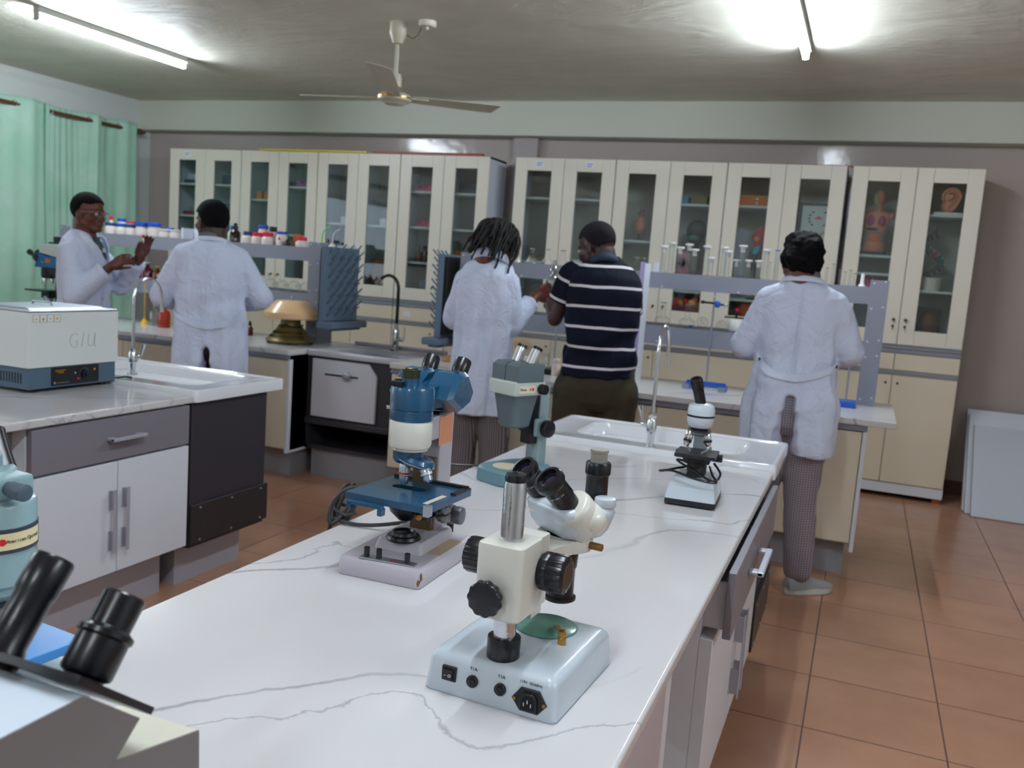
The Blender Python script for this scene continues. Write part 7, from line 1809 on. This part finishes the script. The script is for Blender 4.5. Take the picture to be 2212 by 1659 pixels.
# ---- striped shirt man
phi = math.radians(116); F = V((math.cos(phi), math.sin(phi), 0)); R = V((math.sin(phi), -math.cos(phi), 0))
ox, oy = -1.165, 4.15
def WD(x, y, z): return (x-ox, y-oy, z)
coat4 = [(1.445, 0.062, 0.058, -0.0, 0.03), (1.42, 0.085, 0.075, 0.0, 0.03), (1.385, 0.14, 0.10, 0.0, 0.02), (1.34, 0.172, 0.118, 0, 0.01), (1.27, 0.182, 0.128, 0, 0.0), (1.15, 0.176, 0.13, 0, -0.005), (1.02, 0.168, 0.13, 0, -0.005), (0.92, 0.172, 0.135, 0, 0), (0.868, 0.178, 0.138, 0, 0)]
sp4 = dict(head=WD(-1.235, 4.19, 1.488), hphi=math.radians(160), hpitch=0.38, neck=WD(-1.185, 4.155, 1.42), pelvis=LW(0, 0, 0.85), pelvis_w=(0.185, 0.135), skin=SKIN2,
           armL=(WD(-1.315, 4.13, 1.335), WD(-1.395, 4.13, 1.125), WD(-1.50, 4.34, 1.19)), armR=(WD(-1.075, 4.20, 1.305), WD(-1.065, 4.30, 1.10), WD(-1.28, 4.44, 1.08)),
           handL=HND((0.15, 0.75, 0.35), (1, 0, -0.1), -1, curl=(0.7, 0.8, 0.5)), handR=HND((-0.9, 0.3, 0.3), (0.2, -0.4, -1), 1),
           legL=(LW(-0.095, 0, 0.80), LW(-0.10, 0.04, 0.45), LW(-0.10, -0.01, 0.10)), legR=(LW(0.095, 0, 0.80), LW(0.10, 0.03, 0.45), LW(0.10, 0.0, 0.10)),
           footL=(-0.10, 0, -0.1), footR=(0.10, 0, 0.15), leg_r=(0.115, 0.085, 0.07), trousers=OLIVE, darkshoe=True, coat=coat4, cloth=NAVY, clothname='striped_polo_shirt', seed=14, fold=0.004, cross=0.010, waist=0.99, disp=0.012,
           sep_sleeve=True, slen=0.5, sleeve_len=0.62, sleeve_r=(0.078, 0.072, 0.06),
           collar=dict(c=WD(-1.182, 4.16, 1.425), r=0.060, r2=0.082, h=0.036, m=mat('navy_knit_collar', (30, 44, 66), 0.8), tilt=0.6))
P4, hM4, L4, sk4, co4 = make_person('person in a navy polo shirt with white stripes, seen from behind', ox, oy, phi, sp4)
short_hair(P4, hM4, mat('close_cropped_hair', (26, 24, 30), 0.85, spec=0.2, bump=0.3, bscale=200), low=-0.030, grow=0.003)

# ---- braided hair person
phi = math.radians(96); F = V((math.cos(phi), math.sin(phi), 0)); R = V((math.sin(phi), -math.cos(phi), 0))
ox, oy = -1.795, 4.20
coat3 = [(1.425, 0.060, 0.056, 0.012, 0.03), (1.40, 0.082, 0.074, 0.008, 0.025), (1.355, 0.125, 0.094, 0, 0.015), (1.30, 0.145, 0.105, 0, 0.005), (1.22, 0.150, 0.11, 0, 0.0), (1.10, 0.145, 0.11, 0, 0), (1.0, 0.145, 0.11, 0, 0), (0.88, 0.152, 0.125, 0, 0), (0.75, 0.150, 0.13, 0.0, 0), (0.605, 0.148, 0.13, 0.0, 0)]
sp3 = dict(head=WD(-1.762, 4.245, 1.468), hphi=math.radians(62), hpitch=0.45, neck=WD(-1.778, 4.22, 1.395), pelvis=LW(0, 0, 0.86), pelvis_w=(0.135, 0.10), skin=SKIN3,
           armL=(LW(-0.105, 0.0, 1.275), LW(-0.178, 0.05, 1.075), LW(-0.09, 0.25, 1.10)), armR=(LW(0.105, 0.0, 1.28), LW(0.135, 0.03, 1.07), LW(0.215, 0.175, 1.215)),
           handL=HND(LW(0.7, 0.6, 0.0), (0, 0, -1), 1), handR=HND(LW(0.62, 0.35, 0.50), LW(-0.6, 0.5, -0.1), -1, curl=(0.6, 0.7, 0.5)),
           legL=(LW(-0.07, 0, 0.80), LW(-0.085, 0.03, 0.45), LW(-0.10, 0.0, 0.10)), legR=(LW(0.07, 0, 0.80), LW(0.09, 0.02, 0.45), LW(0.105, 0.0, 0.10)),
           footL=(-0.10, 0, -0.1), footR=(0.10, 0, 0.15), leg_r=(0.092, 0.080, 0.078), trousers=PINST, darkshoe=True, coat=coat3, cloth=COAT, seed=9, fold=0.012, cross=0.003, sleeve_r=(0.064, 0.064, 0.050), cuff=0.045,
           collar=dict(c=LW(0.014, 0.008, 1.405), r=0.080, r2=0.098, h=0.046, m=COATE, tilt=0.7))
P3, hM3, L3, sk3, co3 = make_person('person in a long white lab coat with short braided hair, seen from behind', ox, oy, phi, sp3)
g = MB(); g.ell((0, -0.014, 0.030), (0.082, 0.102, 0.094), seg=40, rings=28).ell((0, -0.062, -0.010), (0.068, 0.056, 0.055), seg=24, rings=16)
bm = g.bm; bmesh.ops.delete(bm, geom=[v for v in bm.verts if (v.co.y > 0.03 and v.co.z < 0.045) or v.co.z < -0.05], context='VERTS')
rng = random.Random(4)
for k in range(230):
    a = rng.uniform(0, 2*PI); el = rng.uniform(-0.55, 1.35)
    if math.sin(a) > 0.75 and el < 0.6: continue
    x, y, z = 0.082*math.cos(a)*math.cos(el), -0.014+0.102*math.sin(a)*math.cos(el), 0.030+0.094*math.sin(el)
    p = V((x, y, z)); out = V((math.cos(a), math.sin(a), 0.25+el*0.3)).normalized()
    Lb = rng.uniform(0.09, 0.15); pts = [p]; v = out*0.6+V((0, 0, 0.15))+V((rng.uniform(-.3, .3), rng.uniform(-.3, .3), 0))
    for j in range(6):
        v = v*0.62+V((rng.uniform(-.2, .2), rng.uniform(-.2, .2), -0.42)) ; 
        q = pts[-1]+v.normalized()*Lb/6
        dd = V((q.x, (q.y+0.014)*0.82, 0)); 
        if dd.length < 0.082 and q.z < 0.1: q += dd.normalized()*(0.082-dd.length)*0.6 if dd.length > 1e-4 else V((0, 0, 0))
        pts.append(q)
    g.tube(smooth(pts, 2), 0.0052, 6)
g.xf(hM3).build('hair', mat('black_braided_hair', (12, 11, 13), 0.7, bump=0.6, bscale=200), P3, ang=80)

# ---- back view, second from left
phi = math.radians(122); F = V((math.cos(phi), math.sin(phi), 0)); R = V((math.sin(phi), -math.cos(phi), 0))
ox, oy = -3.435, 4.10
coat2 = [(1.402, 0.062, 0.060, 0, 0.0), (1.385, 0.095, 0.08, 0, 0), (1.35, 0.165, 0.10, 0, 0), (1.30, 0.195, 0.12, 0, 0), (1.22, 0.200, 0.13, 0, 0), (1.08, 0.192, 0.13, 0, 0), (0.96, 0.188, 0.13, 0, 0), (0.86, 0.195, 0.14, 0, 0), (0.75, 0.20, 0.145, 0.0, 0), (0.60, 0.20, 0.145, 0.0, 0)]
sp2 = dict(head=WD(-3.452, 4.11, 1.492), hphi=math.radians(165), hpitch=0.05, neck=LW(-0.003, 0.0, 1.40), pelvis=LW(0, 0, 0.86), pelvis_w=(0.155, 0.11), skin=SKIN2,
           armL=(LW(-0.145, 0.0, 1.285), LW(-0.262, 0.03, 1.06), LW(-0.16, 0.24, 1.02)), armR=(LW(0.145, 0.0, 1.285), LW(0.268, 0.03, 1.08), LW(0.16, 0.24, 1.04)),
           handL=HND(LW(0.5, 0.8, 0.1), (0, 0, -1), 1), handR=HND(LW(-0.5, 0.8, 0.1), (0, 0, -1), -1),
           legL=(LW(-0.085, 0, 0.80), LW(-0.09, 0.03, 0.45), LW(-0.09, 0.0, 0.10)), legR=(LW(0.085, 0, 0.80), LW(0.09, 0.02, 0.45), LW(0.09, 0.0, 0.10)),
           footL=(-0.09, 0, -0.1), footR=(0.09, 0, 0.15), trousers=mat('black_trousers', (24, 22, 28), 0.85), darkshoe=True, coat=coat2, cloth=COAT, seed=22, fold=0.010, cross=0.007,
           slit=(0.80, 0.20), seam=0.95, belt=(0.90, 0.10, 1.2, 0.022), sleeve_r=(0.074, 0.070, 0.058),
           collar=dict(c=LW(0, 0, 1.388), r=0.076, r2=0.094, h=0.022, m=COATE))
P2, hM2, L2, sk2, co2 = make_person('person with short black hair in a white lab coat, back to the camera, left bench', ox, oy, phi, sp2)
MB().lathe([(0.052, 0), (0.074, 0.0), (0.068, 0.036), (0.060, 0.044), (0.052, 0.036)], LW(0, 0.0, 1.388), (0, 0, 1), 40, closed=True).build('shirt_collar', mat('grey_green_collar', (96, 104, 104), 0.8), P2)
short_hair(P2, hM2, grow=0.010, low=-0.055)

# ---- person in profile with glasses
phi = math.radians(18); F = V((math.cos(phi), math.sin(phi), 0)); R = V((math.sin(phi), -math.cos(phi), 0))
ox, oy = -4.305, 4.02
coat1 = [(1.395, 0.062, 0.056, 0, -0.0), (1.375, 0.09, 0.075, 0, 0), (1.335, 0.14, 0.095, 0, 0), (1.28, 0.160, 0.115, 0, 0.0), (1.20, 0.165, 0.130, 0, 0.01), (1.08, 0.155, 0.125, 0, 0.01), (0.96, 0.155, 0.125, 0, 0.01), (0.86, 0.17, 0.135, 0, 0.01), (0.74, 0.18, 0.15, 0.0, 0.015), (0.62, 0.185, 0.16, 0.0, 0.02)]
sp1 = dict(head=WD(-4.262, 4.02, 1.495), hphi=math.radians(8), hpitch=0.08, hscale=0.99, neck=WD(-4.275, 4.02, 1.40), pelvis=LW(0, 0, 0.86), pelvis_w=(0.15, 0.105), skin=SKIN1,
           armL=(LW(-0.115, 0.0, 1.27), LW(-0.175, 0.14, 1.08), WD(-4.015, 4.17, 1.262)), armR=(LW(0.115, 0.0, 1.27), LW(0.165, 0.045, 1.02), WD(-4.045, 3.99, 1.205)),
           handL=HND((0.35, 0.05, 0.95), (0.75, -0.55, -0.3), -1, s=0.95, curls=[(0.9, 0.9, 0.5), (0.35, 0.35, 0.3), (0.25, 0.3, 0.3), (0.2, 0.25, 0.2)], thumb=(0.9, 0.35, 0.55)),
           handR=HND((0.88, 0.0, 0.45), (0.1, 0.9, -0.3), -1, s=0.95, curl=(0.55, 0.7, 0.4), thumb=(0.85, 0.25, 0.5)),
           legL=(LW(-0.08, 0, 0.80), LW(-0.085, 0.02, 0.45), LW(-0.09, 0.0, 0.10)), legR=(LW(0.08, 0, 0.80), LW(0.085, 0.02, 0.45), LW(0.09, 0.0, 0.10)),
           footL=(-0.09, 0, -0.1), footR=(0.09, 0, 0.1), trousers=MATS['black_trousers'], darkshoe=True, coat=coat1, cloth=COAT, seed=31, fold=0.009, cross=0.005, sleeve_r=(0.070, 0.066, 0.055), cuff=0.05,
           collar=dict(c=LW(0, -0.0, 1.372), r=0.062, r2=0.090, h=0.026, m=COATE, tilt=1.3, span=128))
P1, hM1, L1, sk1, co1 = make_person('person in profile wearing glasses, holding up a small red capped item', ox, oy, phi, sp1)
short_hair(P1, hM1, grow=0.007, low=-0.045, front=0.055)
# lapels, front opening, buttons
g = MB()
def strip(pts, w, up=0.004):
    sec = []
    for k, p in enumerate(pts):
        p = V(p); d = (V(pts[min(k+1, len(pts)-1)])-V(pts[max(k-1, 0)])).normalized()
        o = V((p.x, p.y, 0)).normalized(); s = d.cross(o).normalized()
        sec.append([p-s*w[k], p-s*w[k]+o*up, p+s*w[k]+o*up, p+s*w[k]])
    g.loft(sec)
for sgn in (-1, 1):
    pts = [sk1(PI/2+sgn*a, z, 0.004, False) for a, z in ((1.2, 1.375), (0.85, 1.345), (0.5, 1.29), (0.25, 1.22), (0.08, 1.15))]
    strip(pts, [0.012, 0.024, 0.032, 0.026, 0.006])
g.build('lapel', COATE, co1, ang=50)
g = MB(); sec = []
for a, z in ((0.45, 1.36), (0.3, 1.30), (0.18, 1.24), (0.05, 1.17)):
    sec.append([sk1(PI/2-a, z, 0.002, False), sk1(PI/2, z, 0.0035, False), sk1(PI/2+a, z, 0.002, False)])
g.loft(sec, cap=False, closed_ring=False).build('green_shirt', mat('dark_green_shirt', (52, 74, 68), 0.8), P1)
for z in (1.10, 1.0, 0.9):
    p = sk1(PI/2-0.03, z, 0.0); q = sk1(PI/2-0.03, z, 0.008); MB().cyl(p, q, 0.007, n=14).build('button', mat('white_button', (200, 200, 206), 0.3), co1)
# glasses
g = MB(); gm_ = mat('silver_glasses_frame', (150, 146, 148), 0.3, 0.7)
for s in (-1, 1):
    ring = [(s*0.032+0.024*cx_, 0.098-abs(cx_*s+0.5)*0.004, 0.0+0.015*cz_) for cx_, cz_ in ((-1, 0.8), (-0.85, 1), (0, 1), (0.85, 1), (1, 0.8), (1, -0.7), (0.8, -1), (0, -1), (-0.8, -1), (-1, -0.7))]
    g.tube(ring, 0.0016, 6, closed=True)
    g.tube([(s*0.057, 0.094, 0.010), (s*0.070, 0.085, 0.010), (s*0.078, 0.02, 0.006), (s*0.080, -0.01, -0.002), (s*0.078, -0.025, -0.018)], [0.003, 0.0035, 0.0025, 0.002, 0.002], 6)
g.tube([(-0.008, 0.100, 0.004), (0, 0.104, 0.007), (0.008, 0.100, 0.004)], 0.0015, 6)
go = g.xf(hM1).build('glasses', gm_, P1)
for s in (-1, 1): MB().box((s*0.032, 0.097, 0.0), (0.045, 0.001, 0.028)).xf(hM1).build('spectacle_lens', THING, go)
# wristwatch on the raised hand
w_ = V(sp1['armL'][2]); e_ = V(sp1['armL'][1]); dv = (w_-e_).normalized()
MB().lathe([(0.026, -0.004), (0.031, -0.004), (0.031, 0.016), (0.026, 0.016)], w_-dv*0.022, dv, 28, closed=True).build('wristwatch', BLK, P1)
# item held: small clear bottle with a red cap, and a metal instrument in the near hand
hp = w_+V((0.35, 0.05, 0.95)).normalized()*0.080+V((0.020, -0.034, 0.008))
t = thing('dropper_vial', 'tiny vial with a bright red cap held up by the person with glasses', 'vial', (ox+hp.x, oy+hp.y, hp.z))
MB().lathe([(0, 0), (0.006, 0.001), (0.006, 0.026), (0.004, 0.030), (0, 0.030)], n=20).build('vial_body', mat('milky_plastic', (226, 226, 228), 0.3), t)
MB().lathe([(0, 0.029), (0.010, 0.029), (0.0105, 0.042), (0.008, 0.046), (0, 0.047)], n=20).build('red_cap', mat('crimson_plastic', (212, 16, 66), 0.35), t)
w2 = V(sp1['armR'][2])+V((0.88, 0.0, 0.45)).normalized()*0.10+V((0.01, 0.02, 0.0))
t = thing('metal_clamp', 'small shiny metal instrument held in the nearer hand of the person with glasses', 'clamp', (ox+w2.x, oy+w2.y, w2.z))
MB().tube([(0, 0, -0.01), (0.012, 0, 0.004), (0.02, -0.004, 0.02)], 0.003, 8).tube([(0.02, -0.004, 0.02), (0.032, -0.004, 0.022), (0.036, -0.004, 0.014), (0.026, -0.004, 0.008)], 0.003, 8, closed=True).build('instrument', CHROME, t)
